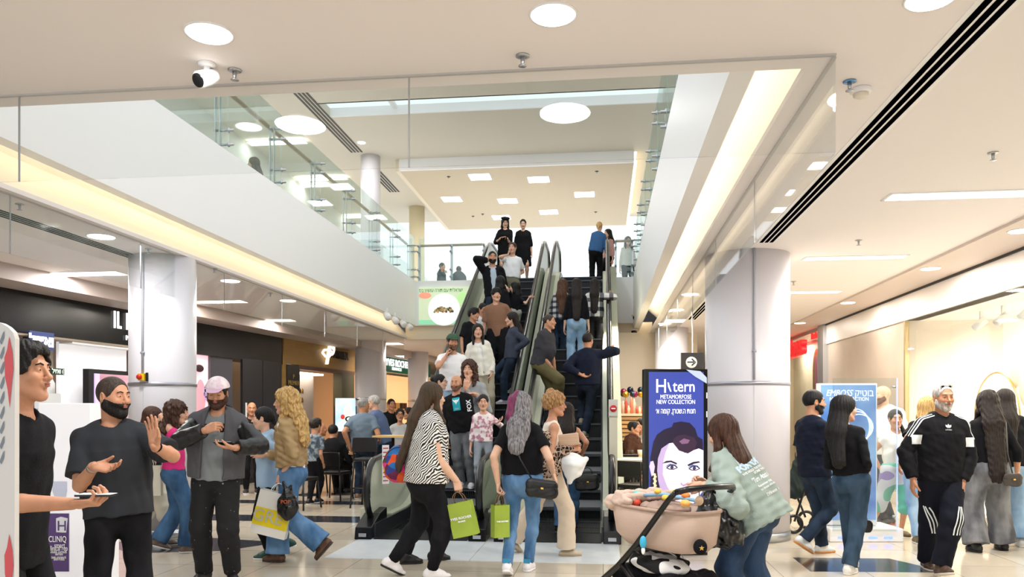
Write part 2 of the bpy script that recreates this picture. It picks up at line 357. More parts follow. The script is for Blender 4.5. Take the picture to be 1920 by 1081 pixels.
# ---- outer walls of the lower floor
def WL(px):                                        # the left shop line seen at a column of the frame
    k = (px-960)/FP; D = (-6.68-.218*10.3)/(k-.218); return D
def wl(Y): return -7.82+(Y-9.46)*.0999
A = V(-8.37, 4.0, 0); WD = nrm(V(1.13, 11.31, 0)); WN = V(WD[1], -WD[0], 0)
def onwall(px, z=0, off=0.):
    D = WL(px); p = PX(px, D, z); return p+WN*off
def wallbox(mb, pa, pb, z0, z1, off=0., t=.05):       # a panel on the left shop line between two columns of the frame
    a = onwall(pa); b = onwall(pb); c = (a+b)/2+WN*(off-t/2); c[2] = (z0+z1)/2
    return mb.obox(c, WD, (0, 0, 1), WN, np.linalg.norm(b-a)/2, (z1-z0)/2, t/2)
a0 = A-WD*4; a1 = A+WD*40
struct('wall_left', MB().add([tuple(a0-WN*2.2), tuple(a1-WN*2.2), tuple(a1-WN*2.2+V(0, 0, 3.3)), tuple(a0-WN*2.2+V(0, 0, 3.3))], [(0, 1, 2, 3)]), mat('shop_inner', '#c9bfb2', .6))
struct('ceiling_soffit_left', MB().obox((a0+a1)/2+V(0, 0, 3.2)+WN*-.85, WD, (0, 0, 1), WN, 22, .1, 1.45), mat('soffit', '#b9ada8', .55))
struct('wall_right', MB().box(4.6, 4.8, 12.75, 16.9, 0, 3.3).box(4.6, 4.8, -3, 3, 0, 3.3).box(8, 8.1, -3, 46, 0, 3.3), mat('stone_cladding', '#b5a698', .35, var=.06, vs=(2, 2, 2)))
struct('trim_12', MB().box(4.57, 4.8, 3, 12.75, 2.86, 3.24).box(4.57, 4.6, 12.75, 16.9, 2.86, 3.24), mat('fascia_light', '#e9e2de', .4))
struct('trim_13', MB().box(4.55, 4.57, 3, 16.9, 3.24, 3.27), M_BLACK)
struct('baseboard_right', MB().box(4.56, 4.6, 3, 16.9, 0, .2), mat('stone_base', '#cdbfb0', .3))
struct('trim_14', MB().box(4.5, 4.62, 16.9, 17.3, 0, 3.27), mat('alu', '#c3c6cb', .3, .8))
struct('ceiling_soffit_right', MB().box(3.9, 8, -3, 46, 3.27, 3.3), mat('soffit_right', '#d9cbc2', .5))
struct('wall_back', MB().box(-14, -5.2, 45, 45.2, 0, 3.3).box(-5.2, 8, 36, 36.2, 0, 3.3), mat('far_wall', '#ded8cf', .6))
# ================================================================ lamps and ceiling fittings
def downlight(px, py, z, r, label, warm=False, group='round ceiling downlights', power=0, box=None):
    p = PZ(px, py, z) if box is None else V(*box)
    root = empty('downlight', p, label=label, cat='ceiling light', group=group)
    MB().lathe([(r, -.004), (r*1.12, -.006), (r*1.14, 0)], n=28).build('rim', M_WHITE, root)
    MB().lathe([(r*.98, -.009), (r*.6, -.012)], n=28).build('diffuser', M_LAMPW if warm else M_LAMP, root)
    if power:
        l = area_light('lamp', (p[0], p[1], p[2]-.03), .3, .3, power*LAMPK, (1, .93, .84) if warm else (1, .975, .95)); l.data.shape = 'DISK'
    return root
downlight(392, 62, ZC, .105, 'large round downlight on the ceiling above the white security camera', power=40)
downlight(1037, 27, ZC, .1, 'large round downlight at the top centre of the near ceiling', power=40)
downlight(1745, -3, ZC, .1, 'round downlight cut off by the top edge at right', power=40)
downlight(190, 443, ZC, .13, 'round downlight behind the left smoke glass, nearest the left edge', power=30)
downlight(432, 526, ZC, .13, 'round downlight behind the left smoke glass, just right of the left column', True, power=25)
downlight(540, 563, ZC, .13, 'round downlight behind the left smoke glass above the dark shop doors', True, power=25)
downlight(1294, 551, ZC, .13, 'round downlight behind the right smoke glass, nearest the right column', True, power=25)
downlight(1268, 580, ZC, .13, 'round downlight behind the right smoke glass, middle of the row', True, power=25)
downlight(1246, 606, ZC, .13, 'round downlight behind the right smoke glass, farthest of the row', True, power=25)
for (x, y, t) in ((1915, 432, 'at the right edge, nearest of the soffit row'), (1745, 503, 'second nearest of the soffit row above the window'), (1590, 567, 'third of the soffit row above the stone wall'), (1500, 605, 'farthest of the soffit row beside the red sign')):
    downlight(x, y, 3.27, .11, 'round downlight in the right soffit '+t, True, power=22)
downlight(1057, 212, ZU, .3, 'big round lamp in the upper ceiling seen through the opening', power=50)
downlight(575, 232, ZU, .3, 'big round lamp in the upper ceiling above the left glass railing', power=40)
downlight(678, 267, ZU, .1, 'small round lamp in the upper ceiling beside the left column', power=20)
def panel(px, py, z, lx, ly, label, power=60, m=None, group='long rectangular ceiling lights', warm=False):
    p = PZ(px, py, z); root = empty('ceiling_light', p, label=label, cat='ceiling light', group=group)
    MB().box(-lx/2, lx/2, -ly/2, ly/2, -.008, -.002).build('diffuser', m or (M_LAMPW if warm else M_LAMP), root)
    fr = MB()
    for s in (-1, 1): fr.box(-lx/2-.015, lx/2+.015, s*ly/2-.01, s*ly/2+.01, -.01, 0); fr.box(s*lx/2-.012, s*lx/2+.012, -ly/2, ly/2, -.01, 0)
    fr.build('frame', M_WHITE, root)
    if power: area_light('lamp', (p[0], p[1], p[2]-.03), lx, ly, power*LAMPK, (1, .92, .82) if warm else (1, .97, .94))
panel(131, 513, ZC, 1.5, .3, 'long lit ceiling panel at the left above the black shop front', 90)
panel(395, 565, ZC, 1.2, .3, 'long lit ceiling panel just right of the left column', 70, warm=True)
panel(497, 600, ZC, 1.2, .35, 'long lit ceiling panel above the dark shop doors', 70, warm=True)
panel(700, 644, ZC, 1.6, .5, 'long lit ceiling panel above the gold shop sign', 70, warm=True)
panel(1845, 363, ZC, 1.55, .22, 'long lit ceiling panel at the right edge, nearest on the right', 90)
panel(1602, 482, ZC, 1.15, .2, 'long lit ceiling panel right of the right column', 80, warm=True)
panel(1516, 547, ZC, .95, .2, 'long lit ceiling panel farthest on the right', 70, warm=True)
panel(1190, 657, ZC, 1.2, .5, 'long lit ceiling panel above the cafe counter', 60, warm=True)
panel(940, 665, ZC, 2.5, .5, 'long lit ceiling panel behind the escalators', 60, warm=True)
for (x, y, t) in ((900, 331, 'nearest left'), (1010, 336, 'nearest middle'), (1096, 364, 'rightmost'), (847, 373, 'leftmost'), (952, 376, 'centre'), (1029, 397, 'farthest right'), (940, 407, 'farthest left')):
    panel(x, y, 8.0, .6, .6, 'square lit ceiling panel above the escalator top, %s of seven' % t, 12, group='square ceiling lights above the escalators')
for (x, y, t) in ((570, 348, 'middle one'), (640, 407, 'third one'), (520, 267, 'nearest one'), (603, 335, 'shorter one')):
    panel(x, y, 8.25, 1.5, .3, 'long upper lit panel behind the left glass railing, '+t, 8, group='upper lit panels at left')
def slot(x, y0, y1, label, n=3):
    root = empty('air_diffuser', (x, (y0+y1)/2, ZC), label=label, cat='air vent')
    MB().box(-.10, .10, -(y1-y0)/2, (y1-y0)/2, -.004, 0).build('frame', M_WHITE, root)
    for i in range(n):
        xx = (i-(n-1)/2)*.052; MB().box(xx-.018, xx+.018, -(y1-y0)/2+.01, (y1-y0)/2-.01, -.006, -.002).build('slit', mat('slit_black', '#040406', .9, spec=0.), root)
slot(1.745, 1.2, 8.78, 'long three-slit air diffuser running from the right column to the top edge')
slot(1.745, 9.95, 16, 'three-slit air diffuser beyond the right column')
slot(-5.5, 4.3, 8.9, 'three-slit air diffuser at the left behind the smoke glass', 4)
def upslot(x, y0, y1, label):
    root = empty('air_diffuser', (x, (y0+y1)/2, ZU), label=label, cat='air vent')
    for i in range(4): xx = (i-1.5)*.09; MB().box(xx-.025, xx+.025, -(y1-y0)/2, (y1-y0)/2, -.01, -.002).build('slit', M_BLACK, root)
upslot(-6.45, 15.2, 20.2, 'dark slotted air diffuser in the upper ceiling behind the left railing')
upslot(-6.45, 21.4, 24, 'short slotted air diffuser in the upper ceiling between the columns')
def sprinkler(px, py, label, z=ZC, col=None, r=.036):
    p = PZ(px, py, z); root = empty('sprinkler', p, label=label, cat='sprinkler', group='ceiling sprinklers')
    MB().lathe([(r, 0), (r, -.006), (r*.6, -.009)], n=20).build('rosette', col or M_STEEL, root)
    m = MB().lathe([(.012, -.006), (.01, -.04), (.004, -.05)], n=10); m.lathe([(.004, -.05), (.022, -.052), (.022, -.055), (.004, -.056)], n=12)
    m.build('nozzle', M_STEEL, root)
blue = mat('blue_chrome', '#6f9bc4', .25, .8)
for (x, y, t, c) in ((440, 131, 'steel ceiling sprinkler right of the security camera', None), (980, 104, 'steel ceiling sprinkler below the top centre downlight', None),
    (1593, 152, 'bluish ceiling sprinkler right of the opening corner', blue), (1862, 286, 'ceiling sprinkler above the long panel at the right edge', None),
    (1610, 450, 'ceiling sprinkler above the middle right lit panel', None), (1488, 527, 'ceiling sprinkler just right of the right column', None),
    (37, 382, 'ceiling sprinkler at the left edge behind the smoke glass', None), (278, 466, 'ceiling sprinkler above the left column', None),
    (402, 503, 'ceiling sprinkler right of the left column behind glass', None), (507, 549, 'ceiling sprinkler above the black shop front behind glass', None)):
    sprinkler(x, y, t, col=c)
for (x, y) in ((841, 331), (1119, 321), (1117, 397), (887, 405), (905, 401)):
    sprinkler(x, y, 'small dark sprinkler on the upper ceiling panel', z=8.0, col=M_BLACK, r=.05)
p = PZ(1614, 166, ZC); root = empty('smoke_detector', p, label='round white smoke detector on the ceiling right of the opening corner', cat='smoke detector')
MB().lathe([(.055, 0), (.058, -.02), (.045, -.028)], n=28).build('base', M_WHITE, root)
MB().lathe([(.042, -.028), (.04, -.045), (.02, -.055)], n=24).build('sensor', mat('detector_cream', '#e6dccd', .4), root)
# security camera
p = PZ(388, 119, ZC); root = empty('security_camera', p, label='white bullet security camera hanging from the ceiling at upper left', cat='security camera')
MB().lathe([(.045, 0), (.045, -.012), (.03, -.018)], n=24).tube([(0, 0, -.01), (0, 0, -.06), (-.008, -.01, -.075)], .017, 10).build('bracket', M_WHITE, root)
dcam = nrm(-FC*.82-RC*.45+V(0, 0, -.55)); c0 = V(0, 0, -.075)
b_ = MB().lathe([(.02, -.07), (.036, -.055), (.042, 0), (.044, .055), (.038, .062)], c0, 24, dcam).build('housing', M_WHITE, root)
MB().lathe([(.036, .0625), (.036, .068), (.03, .069)], c0, 24, dcam).build('lens_face', M_BGLOSS, b_)
for (x, y, z, t) in ((1192, 595, 3.42, 'small dome camera under the right fascia at the far corner'), (1189, 622, 3.3, 'small dome camera on the beam below the right fascia')):
    p = P(x, y, 18.6); r_ = empty('dome_camera', p, label=t, cat='security camera'); MB().ell((0, 0, 0), .07).build('dome', M_BGLOSS, r_); MB().lathe([(.1, .03), (.1, .07)], n=20).build('base', M_CREAM, r_)
# spotlights in the left cove
for i, (x, y) in enumerate(((726, 592), (741, 600), (756, 606), (768, 612))):
    p = P(x, y, [16.2, 17.1, 18.1, 19][i]); r_ = empty('spotlight', p, label='white spotlight under the left fascia, %s of four' % ['nearest', 'second', 'third', 'farthest'][i], cat='spotlight', group='white spotlights at the left fascia')
    MB().tube([(0, 0, .16), (0, 0, .06)], .012).build('arm', M_WHITE, r_); MB().lathe([(.05, -.1), (.07, 0), (.07, .08), (.055, .1)], (0, 0, 0), 18, (.5, -.6, -.5)).build('head', M_WHITE, r_)
# ================================================================ escalators
YB, SL = 10.9, math.tan(math.radians(30)); YT = YB+ZF/SL
def prof(y):
    if y <= YB-.5: return 0.
    if y < YB+.5: t = (y-YB+.5); return SL*t*t/2
    if y <= YT-.5: return (y-YB)*SL
    if y < YT+.5: t = YT+.5-y; return ZF-SL*t*t/2
    return ZF
def stepz(y): return max(0, round(prof(y)/.23)*.23)
M_STEP = mat('step_black', '#14161a', .4, .5, bump=.2, bs=20); M_NOSE = mat('step_edge', '#4a4f56', .4, .6)
M_DECK = mat('deck_cream', '#cfd2bd', .25, var=.05, vs=(.6, .6, .6)); M_EPANEL = glass('escalator_glass', '#eef4ee', .05, .75, '#ced5c2')
M_PLATE = mat('landing_plate', '#cfd6dc', .3, .15)
M_BASE = mat('escalator_base', '#33353a', .35, .3)
def ribbon(ys, z0, z1, x0, x1):               # solid strip following the slope
    mb = MB(); v = []
    for y in ys:
        a, b = z0(y), z1(y); v += [(x0, y, a), (x1, y, a), (x1, y, b), (x0, y, b)]
    n = len(ys); f = [(0, 1, 2, 3), (4*n-1, 4*n-2, 4*n-3, 4*n-4)]
    for i in range(n-1):
        k = 4*i
        for j in range(4): f.append((k+j, k+4+j, k+4+(j+1) % 4, k+(j+1) % 4))
    return mb.add(v, f)
STEP = None
def escalator(xl, xr, label):
    global STEP
    base = V((xl+xr)/2, 10, 0); root = empty('escalator', base, label=label, cat='escalator')
    sa, sb = xl+.14, xr-.14
    # steps
    def step_mb():
        m = MB(); w = sb-sa; m.box(-w/2, w/2, 0, .405, -.05, 0); m.cur = 0
        n = 34
        for i in range(n):
            x = -w/2+w*(i+.5)/n; m.box(x-w/n*.28, x+w/n*.28, -.006, .40, 0, .008); m.box(x-w/n*.28, x+w/n*.28, -.01, 0, -.23, 0)
        m.box(-w/2, w/2, 0, .012, -.23, 0); m.cur = 1; m.box(-w/2, w/2, -.012, .0, -.012, .009); return m
    first = None
    ny = 19.7
    y = 9.55
    while y < 20.1:
        z = prof(y+.35)
        if first is None: o = step_mb().build('step', [M_STEP, M_NOSE], root); first = o
        else: o = first.copy(); COL.objects.link(o); o.parent = root
        o.location = (0, y-base[1], max(z, .012)); y += .4
    # landing plates
    MB().box(sa-.02, sb+.02, 8.85, 9.55, .002, .012).build('comb_plate', M_STEP, root, rel=base)
    MB().box(sa-.02, sb+.02, 20.1, 21.2, ZF, ZF+.012).build('landing_plate', M_PLATE, root, rel=base)
    ys = list(np.linspace(9.1, YB-.5, 3))+list(np.linspace(YB-.4, YB+.5, 7))+list(np.linspace(YB+.7, YT-.6, 6))+list(np.linspace(YT-.5, YT+.5, 7))+[20.3]
    h = .93
    for sd, x in ((-1, xl), (1, xr)):
        inn = -sd
        # newel: glass end, hand rail loop
        rr = h/2-.1; zc = .12+rr+.0
        pts = []
        yc = 9.05+rr-.08
        for k in range(13):
            a = math.radians(-100-k*160/12.); pts.append((x, yc+rr*math.cos(a), .14+rr+rr*math.sin(a)+.03))
        run = [(x, yy, prof(yy)+h) for yy in ys if yy > yc+.1]
        top = []; yt = 20.35
        for k in range(13):
            a = math.radians(90-k*170/12.); top.append((x, yt+rr*math.cos(a), ZF+h-rr+rr*math.sin(a)))
        hr = MB().tube(pts+run+top, .032, 10, flat=1.3).build('handrail', M_RUB, root, rel=base)
        # glass panel
        yy = [9.16]+list(np.linspace(9.2, 9.6, 4))+[v for v in ys if v > 9.65]+[20.5, 20.68]
        def zt(v):
            q = h-.04
            if v < yc: q = min(q, .17+rr+math.sqrt(max(0, rr*rr-(yc-v)**2))-.03)
            if v > yt: q = min(q, h-rr+math.sqrt(max(0, rr*rr-(v-yt)**2))-.03)
            return prof(v)+q
        ribbon(yy, lambda v: prof(v)+.16, zt, x-.008, x+.008).build('balustrade_panel', M_EPANEL, root, rel=base)
        # skirt and deck
        y2 = list(np.linspace(8.95, 9.2, 2))+[v for v in ys if v > 9.25]+[20.6]
        ribbon(y2, lambda v: prof(v)-.32 if v > 9.9 else 0, lambda v: prof(v)+.17, min(x, x+inn*.12), max(x, x+inn*.12)).build('skirt', M_BASE, root, rel=base)
        ribbon(y2[2:], lambda v: prof(v)+.171, lambda v: prof(v)+.19, min(x, x+inn*.1)-.005, max(x, x+inn*.1)+.005).build('inner_deck', M_DECK, root, rel=base)
        nb = MB(); nb.prism([(8.82, 0), (9.5, 0), (9.5, .3), (9.2, .26), (8.86, .14)], .2, (x-.1, 0, 0), (0, 1, 0), (0, 0, 1), (1, 0, 0)); nb.build('newel_base', mat('newel_black', '#15161a', .25, .3), root, rel=base, bevel=.01)
        MB().box(x-.045, x+.045, 8.812, 8.818, .035, .075).build('badge', M_STEEL, root, rel=base)
    MB().add([(xl-.08, 10.2, -.02), (xr+.08, 10.2, -.02), (xr+.08, 21.2, -.02), (xl-.08, 21.2, -.02)], []).prism([(11.6, -.05), (YT+.6, ZF-1.1), (21, ZF-1.1), (21, ZF-.05), (YT+.2, ZF-.3), (10.6, -.05)], xr-xl+.16, (xl-.08, 0, 0), (0, 1, 0), (0, 0, 1), (1, 0, 0)).build('truss', mat('truss_grey', '#6f7072', .5), root, rel=base)
    return root
EL = escalator(-2.75, -1.42, 'left escalator running down, crowded with people')
ER = escalator(-1.13, .1, 'right escalator running up, seen right of the cream centre deck')
def clad(x0, x1, root, m=M_DECK):
    ys = [9.3, 10.4]+list(np.linspace(YB-.4, YB+.5, 6))+[14]+list(np.linspace(YT-.5, YT+.5, 6))+[20.4]
    ribbon(ys, lambda v: max(0, prof(v)-.6) if v > 11 else 0, lambda v: prof(v)+.30, x0, x1).build('side_cladding', m, root, rel=V(*root.location))
clad(-1.36, -1.19, EL); clad(.17, .29, ER); clad(-2.93, -2.82, EL)
# pale landing mats
for i, (x0, x1) in enumerate(((-2.8, -1.32), (-1.31, .17))):
    thing('landing_floor_plate', MB().box(x0, x1, 7.7, 9.0, .0, .004), mat('landing_floor', '#dfe6ea', .25, .1, var=.03, vs=(5, 5, 5)), 'pale metal floor plate in front of the %s escalator' % ('left', 'right')[i], 'floor plate', base=V((x0+x1)/2, 8.4, 0), world=True)
# ================================================================ signed-distance modelling of figures, hair and clothes
# primitive: (op, kind, data, k)   op: u union, s subtract, i intersect
def cap(a, b, ra, rb=None, k=.02, n=None, f=1., flat=False, op='u'):
    return (op, 'c', (np.array(a, float), np.array(b, float), ra, ra if rb is None else rb, None if n is None else nrm(n), f, flat), k)
def ell(c, r, ax=None, k=.02, op='u'):
    r = (r, r, r) if isinstance(r, (int, float)) else r
    return (op, 'e', (np.array(c, float), r, np.eye(3) if ax is None else np.array([nrm(q) for q in ax])), k)
def half(c, n, k=.002, op='i'): return (op, 'h', (np.array(c, float), nrm(n)), k)
def pbox(p):
    _, kd, d, k = p
    if kd == 'c':
        r = max(d[2], d[3])*1.02; return np.minimum(d[0], d[1])-r, np.maximum(d[0], d[1])+r
    if kd == 'e':
        e = np.sqrt(sum((d[2][i]*d[1][i])**2 for i in range(3))); return d[0]-e, d[0]+e
    return None
def pdist(p, X, Y, Z):
    _, kd, d, k = p
    if kd == 'c':
        a, b, ra, rb, n, f, flat = d; ba = b-a; L2 = max(1e-9, float(ba@ba)); L = math.sqrt(L2)
        x, y, z = X-a[0], Y-a[1], Z-a[2]; tr = (x*ba[0]+y*ba[1]+z*ba[2])/L2; t = np.clip(tr, 0, 1)
        x, y, z = x-t*ba[0], y-t*ba[1], z-t*ba[2]
        if n is not None:
            q = (x*n[0]+y*n[1]+z*n[2])*(1/f-1); x, y, z = x+q*n[0], y+q*n[1], z+q*n[2]
        D = np.sqrt(x*x+y*y+z*z)-(ra+t*(rb-ra))
        if n is not None: D = D*(.5+.5*f)
        if flat: D = np.maximum(D, (tr-1)*L)
        return D
    if kd == 'e':
        c, r, A = d; x, y, z = X-c[0], Y-c[1], Z-c[2]
        u, v, w_ = [(x*A[i][0]+y*A[i][1]+z*A[i][2])/r[i] for i in range(3)]
        k0 = np.sqrt(u*u+v*v+w_*w_)+1e-9; k1 = np.sqrt((u/r[0])**2+(v/r[1])**2+(w_/r[2])**2)+1e-9
        return k0*(k0-1)/k1
    c, n = d; return (X-c[0])*n[0]+(Y-c[1])*n[1]+(Z-c[2])*n[2]
def sdf(prims, vox, disp=None):
    bb = [pbox(p) for p in prims if p[0] == 'u']; pad = vox*3+(.03 if disp else .004)
    lo = np.min([b[0] for b in bb], 0)-pad; hi = np.max([b[1] for b in bb], 0)+pad
    n = np.ceil((hi-lo)/vox).astype(int)+1
    while n.prod() > 9e6: vox *= 1.15; n = np.ceil((hi-lo)/vox).astype(int)+1
    ax = [(lo[i]+vox*np.arange(n[i])).astype(np.float32) for i in range(3)]
    F = np.full(n, .5, np.float32)
    for p in prims:
        b = pbox(p); op, k = p[0], p[3]
        if b is None: sl = [(0, n[i]) for i in range(3)]
        else:
            m = k+vox*3.2+(.02 if disp else 0); sl = [(max(0, int((b[0][i]-m-lo[i])/vox)), min(n[i], int((b[1][i]+m-lo[i])/vox)+2)) for i in range(3)]
            if any(q[1] <= q[0] for q in sl): continue
        G = F[sl[0][0]:sl[0][1], sl[1][0]:sl[1][1], sl[2][0]:sl[2][1]]
        D = pdist(p, ax[0][sl[0][0]:sl[0][1], None, None], ax[1][None, sl[1][0]:sl[1][1], None], ax[2][None, None, sl[2][0]:sl[2][1]])
        if op == 'u': h = np.clip(.5+.5*(G-D)/k, 0, 1); G[:] = G*(1-h)+D*h-k*h*(1-h)
        else:
            if op == 's': D = -D
            h = np.clip(.5-.5*(G-D)/k, 0, 1); G[:] = G*(1-h)+D*h+k*h*(1-h)
    if disp is not None: F += disp(ax[0][:, None, None], ax[1][None, :, None], ax[2][None, None, :]).astype(np.float32)
    F = np.clip(F, -2.5*vox, 2.5*vox); g = vdb.FloatGrid(2.5*vox); g.copyFromArray(F)
    pts, q = g.convertToQuads(isovalue=0.)
    if not len(pts): return np.zeros((0, 3)), np.zeros((0, 4), int)
    return pts*vox+lo, q.astype(np.int64)
def smesh(name, chunks, m, parent, origin):
    vs = []; fs = []; o = 0
    for v, f in chunks:
        if len(v): vs.append(v-np.array(origin)); fs.append(f+o); o += len(v)
    if not vs: return None
    return link(name, npmesh(name, np.concatenate(vs), np.concatenate(fs)), m, parent)
def wrinkle(amp, wl, seed=0, ax=(1, 1, 1)):
    r = np.random.RandomState(seed); K = [(nrm(r.randn(3)*np.array(ax))*2*math.pi/(wl*s), r.rand()*6, s) for s in (1, 1.25, .8, .55, .45)]
    def f(X, Y, Z):
        o = 0
        for k, ph, s in K: o = o+np.sin(X*k[0]+Y*k[1]+Z*k[2]+ph+1.5*np.sin(Z*9+ph+X*7))*s*amp/2.2
        return o
    return f
def strands(c, up, amp, n=26, seed=0, curl=0.):
    ph = seed*1.7
    def f(X, Y, Z):
        a = np.arctan2(Y-c[1], X-c[0]); z = Z-c[2]
        o = amp*np.sin(a*n+ph+2*np.sin(z*14+ph))*.6+amp*.5*np.sin(a*n*2.3+ph*2+z*11)
        if curl: o = o+curl*np.sin(z*95+3*np.sin(a*7+ph)+a*5)*.5+curl*np.sin(X*80+Z*40)*np.sin(Y*85-Z*50)*.8
        return o
    return f
def ik(a, c, l1, l2, pole):
    d = c-a; L = np.linalg.norm(d); s = 1.
    if L > .997*(l1+l2): s = L/(.997*(l1+l2))
    l1, l2 = l1*s, l2*s; u = d/L; x = (l1*l1-l2*l2+L*L)/(2*L); h = math.sqrt(max(0, l1*l1-x*x))
    p = np.array(pole, float); p = p-u*(p@u)
    return a+u*x+nrm(p)*h
SKIN = {'light': '#e2b59a', 'fair': '#d9a78c', 'tan': '#c68f70', 'olive': '#b8805f', 'brown': '#9a654a'}
HAIRC = {'black': ('#070606', '#141010'), 'dark': ('#120c09', '#241710'), 'brown': ('#2e1a11', '#4f3020'), 'chestnut': ('#3a2214', '#5f3b24'),
         'blonde': ('#a07845', '#dcb878'), 'dirty': ('#5c4028', '#8f6c45'), 'grey': ('#6f6c6a', '#b5b2ae'), 'white': ('#8f8b86', '#cfcbc5'), 'buzz': ('#2a2320', '#4a3c34'),
         'auburn': ('#4a2818', '#3a3a28'), 'silver': ('#4c4a4c', '#9b979a'), 'ginger': ('#7a5532', '#c79a66'), 'stubble': ('#5f4030', '#7a5844')}
def hairmat(k):
    a, b = HAIRC[k]; return mat('hair_'+k, b, .5, col2=a, vs=(90, 90, 9), bump=.5, bs=150, spec=.3)
def skinmat(k): return mat('skin_'+k, SKIN[k], .5, var=.04, vs=(30, 30, 30))
def cloth(name, col, r=.85, **k): return mat('cloth_'+name, col, r, bump=.25, bs=140, spec=.2, **k)
def denim(name, a, b): return mat('denim_'+name, a, .85, col2=b, vs=(7, 7, 3.2), bump=.3, bs=200, spec=.2)
M_EYEW = mat('eye_white', '#e8e2dc', .2); M_EYED = mat('eye_dark', '#1d120c', .15); M_LIP = mat('lips', '#a8605a', .5)
M_SOLEW = mat('sole_white', '#e9e7e2', .5)
class Person: pass
def head_prims(c, R, F, U, s, sex):
    q = lambda x, u, f: c+(R*x+U*u+F*f)*s
    A = (R, F, U); m = 1. if sex == 'm' else .93; jw = .052*m
    p = [ell(q(0, .032, -.012), (.076*s, .097*s, .090*s), A, k=.01), ell(q(0, -.035, .018), (.060*m*s, .070*s, .082*s), A, k=.03*s),
         cap(q(jw, -.05, .0), q(.016, -.100, .062), .022*s, .018*s, .03*s), cap(q(-jw, -.05, .0), q(-.016, -.100, .062), .022*s, .018*s, .03*s),
         ell(q(0, -.101, .068), (.020*s*m, .016*s, .017*s), A, k=.02*s),
         ell(q(.036, -.022, .060), .027*s, k=.02*s), ell(q(-.036, -.022, .060), .027*s, k=.02*s),
         cap(q(-.030, .030, .080), q(.030, .030, .080), .012*s, k=.014*s),
         ell(q(.032, .010, .099), .0135*s, k=.012*s, op='s'), ell(q(-.032, .010, .099), .0135*s, k=.012*s, op='s'),
         ell(q(.031, .008, .077), .0135*s, k=.005*s), ell(q(-.031, .008, .077), .0135*s, k=.005*s),
         cap(q(0, .018, .088), q(0, -.022, .106), .0075*s, .0115*s*m, .010*s), ell(q(0, -.027, .110), .0105*s*(m*.4+.6), k=.008*s),
         ell(q(.011, -.030, .098), .0085*s, k=.006*s), ell(q(-.011, -.030, .098), .0085*s, k=.006*s),
         ell(q(0, -.053, .086), (.024*s, .014*s, .014*s), A, k=.012*s), cap(q(-.020, -.0545, .098), q(.020, -.0545, .098), .0018*s, k=.004*s, op='s'),
         cap(q(0, -.075, .080), q(0, -.078, .090), .004*s, k=.01*s, op='s')]
    for g in (-1, 1):
        p += [ell(q(g*.077, .000, -.008), (.010*s, .020*s, .033*s), (R+F*.35*-g*0+F*-.25*g, F, U), k=.006*s), ell(q(g*.084, .004, -.004), (.006*s, .010*s, .017*s), (R, F, U), k=.005*s, op='s')]
    return p
def hand_prims(W, d, n, side, s, pose):
    # d finger direction, n palm normal, side: +1 thumb on the +t side
    d = nrm(d); n = nrm(np.array(n)-d*np.dot(n, d)); t = np.cross(d, n)*side; p = []
    pl = .092*s; p.append(cap(W-d*.01*s, W+d*.02*s, .027*s, .030*s, .012*s, n, .68))
    for i, x in enumerate((.028, .009, -.010, -.028)):
        p.append(cap(W+d*.018*s+t*x*.7*s, W+d*(pl-.004*abs(i-1))*s/s+t*x*s, .0155*s, .0125*s, .012*s, n, .85))
    cu = {'open': (4, 6, 6), 'flat': (10, 8, 6), 'relax': (22, 30, 22), 'hold': (48, 62, 40), 'fist': (74, 88, 60), 'pinch': (50, 45, 20)}[pose]
    ln = ((.040, .024, .020), (.044, .028, .021), (.041, .026, .020), (.032, .019, .018))
    for i, x in enumerate((.029, .0095, -.0105, -.029)):
        a = W+d*(pl-.004*abs(i-1))*s/s+t*x*s; an = 0; sp = (1.5-i)*(.09 if pose == 'open' else .03); dd = nrm(d+t*sp)
        for j in range(3):
            an += math.radians(cu[j]*(1+.1*(i-1.5))); v = dd*math.cos(an)+n*math.sin(an); b = a+v*ln[i][j]*s
            r0 = (.0098, .0088, .0078)[j]*(.86 if i == 3 else 1)*s; p.append(cap(a, b, r0, r0*.9, .0025*s)); a = b
    a = W+d*.020*s+t*.022*s; op = {'open': .75, 'flat': .6, 'relax': .45, 'hold': .35, 'fist': .3, 'pinch': .5}[pose]
    v = nrm(d*.75+t*op+n*.35); b = a+v*.046*s; p.append(cap(a, b, .0165*s, .0118*s, .010*s))
    v2 = nrm(d*.9+t*op*.25+n*(.2 if pose in ('open', 'flat') else .7)); c = b+v2*.030*s; p.append(cap(b, c, .0112*s, .0095*s, .003*s))
    p.append(cap(c, c+nrm(v2+n*.1)*.022*s, .0095*s, .0078*s, .003*s)); return p
def ellobj(name, c, r, ax, m, parent, o, **k): return MB().ell(np.array(c)-o, r, ax, **k).build(name, m, parent)
PEOPLE = []
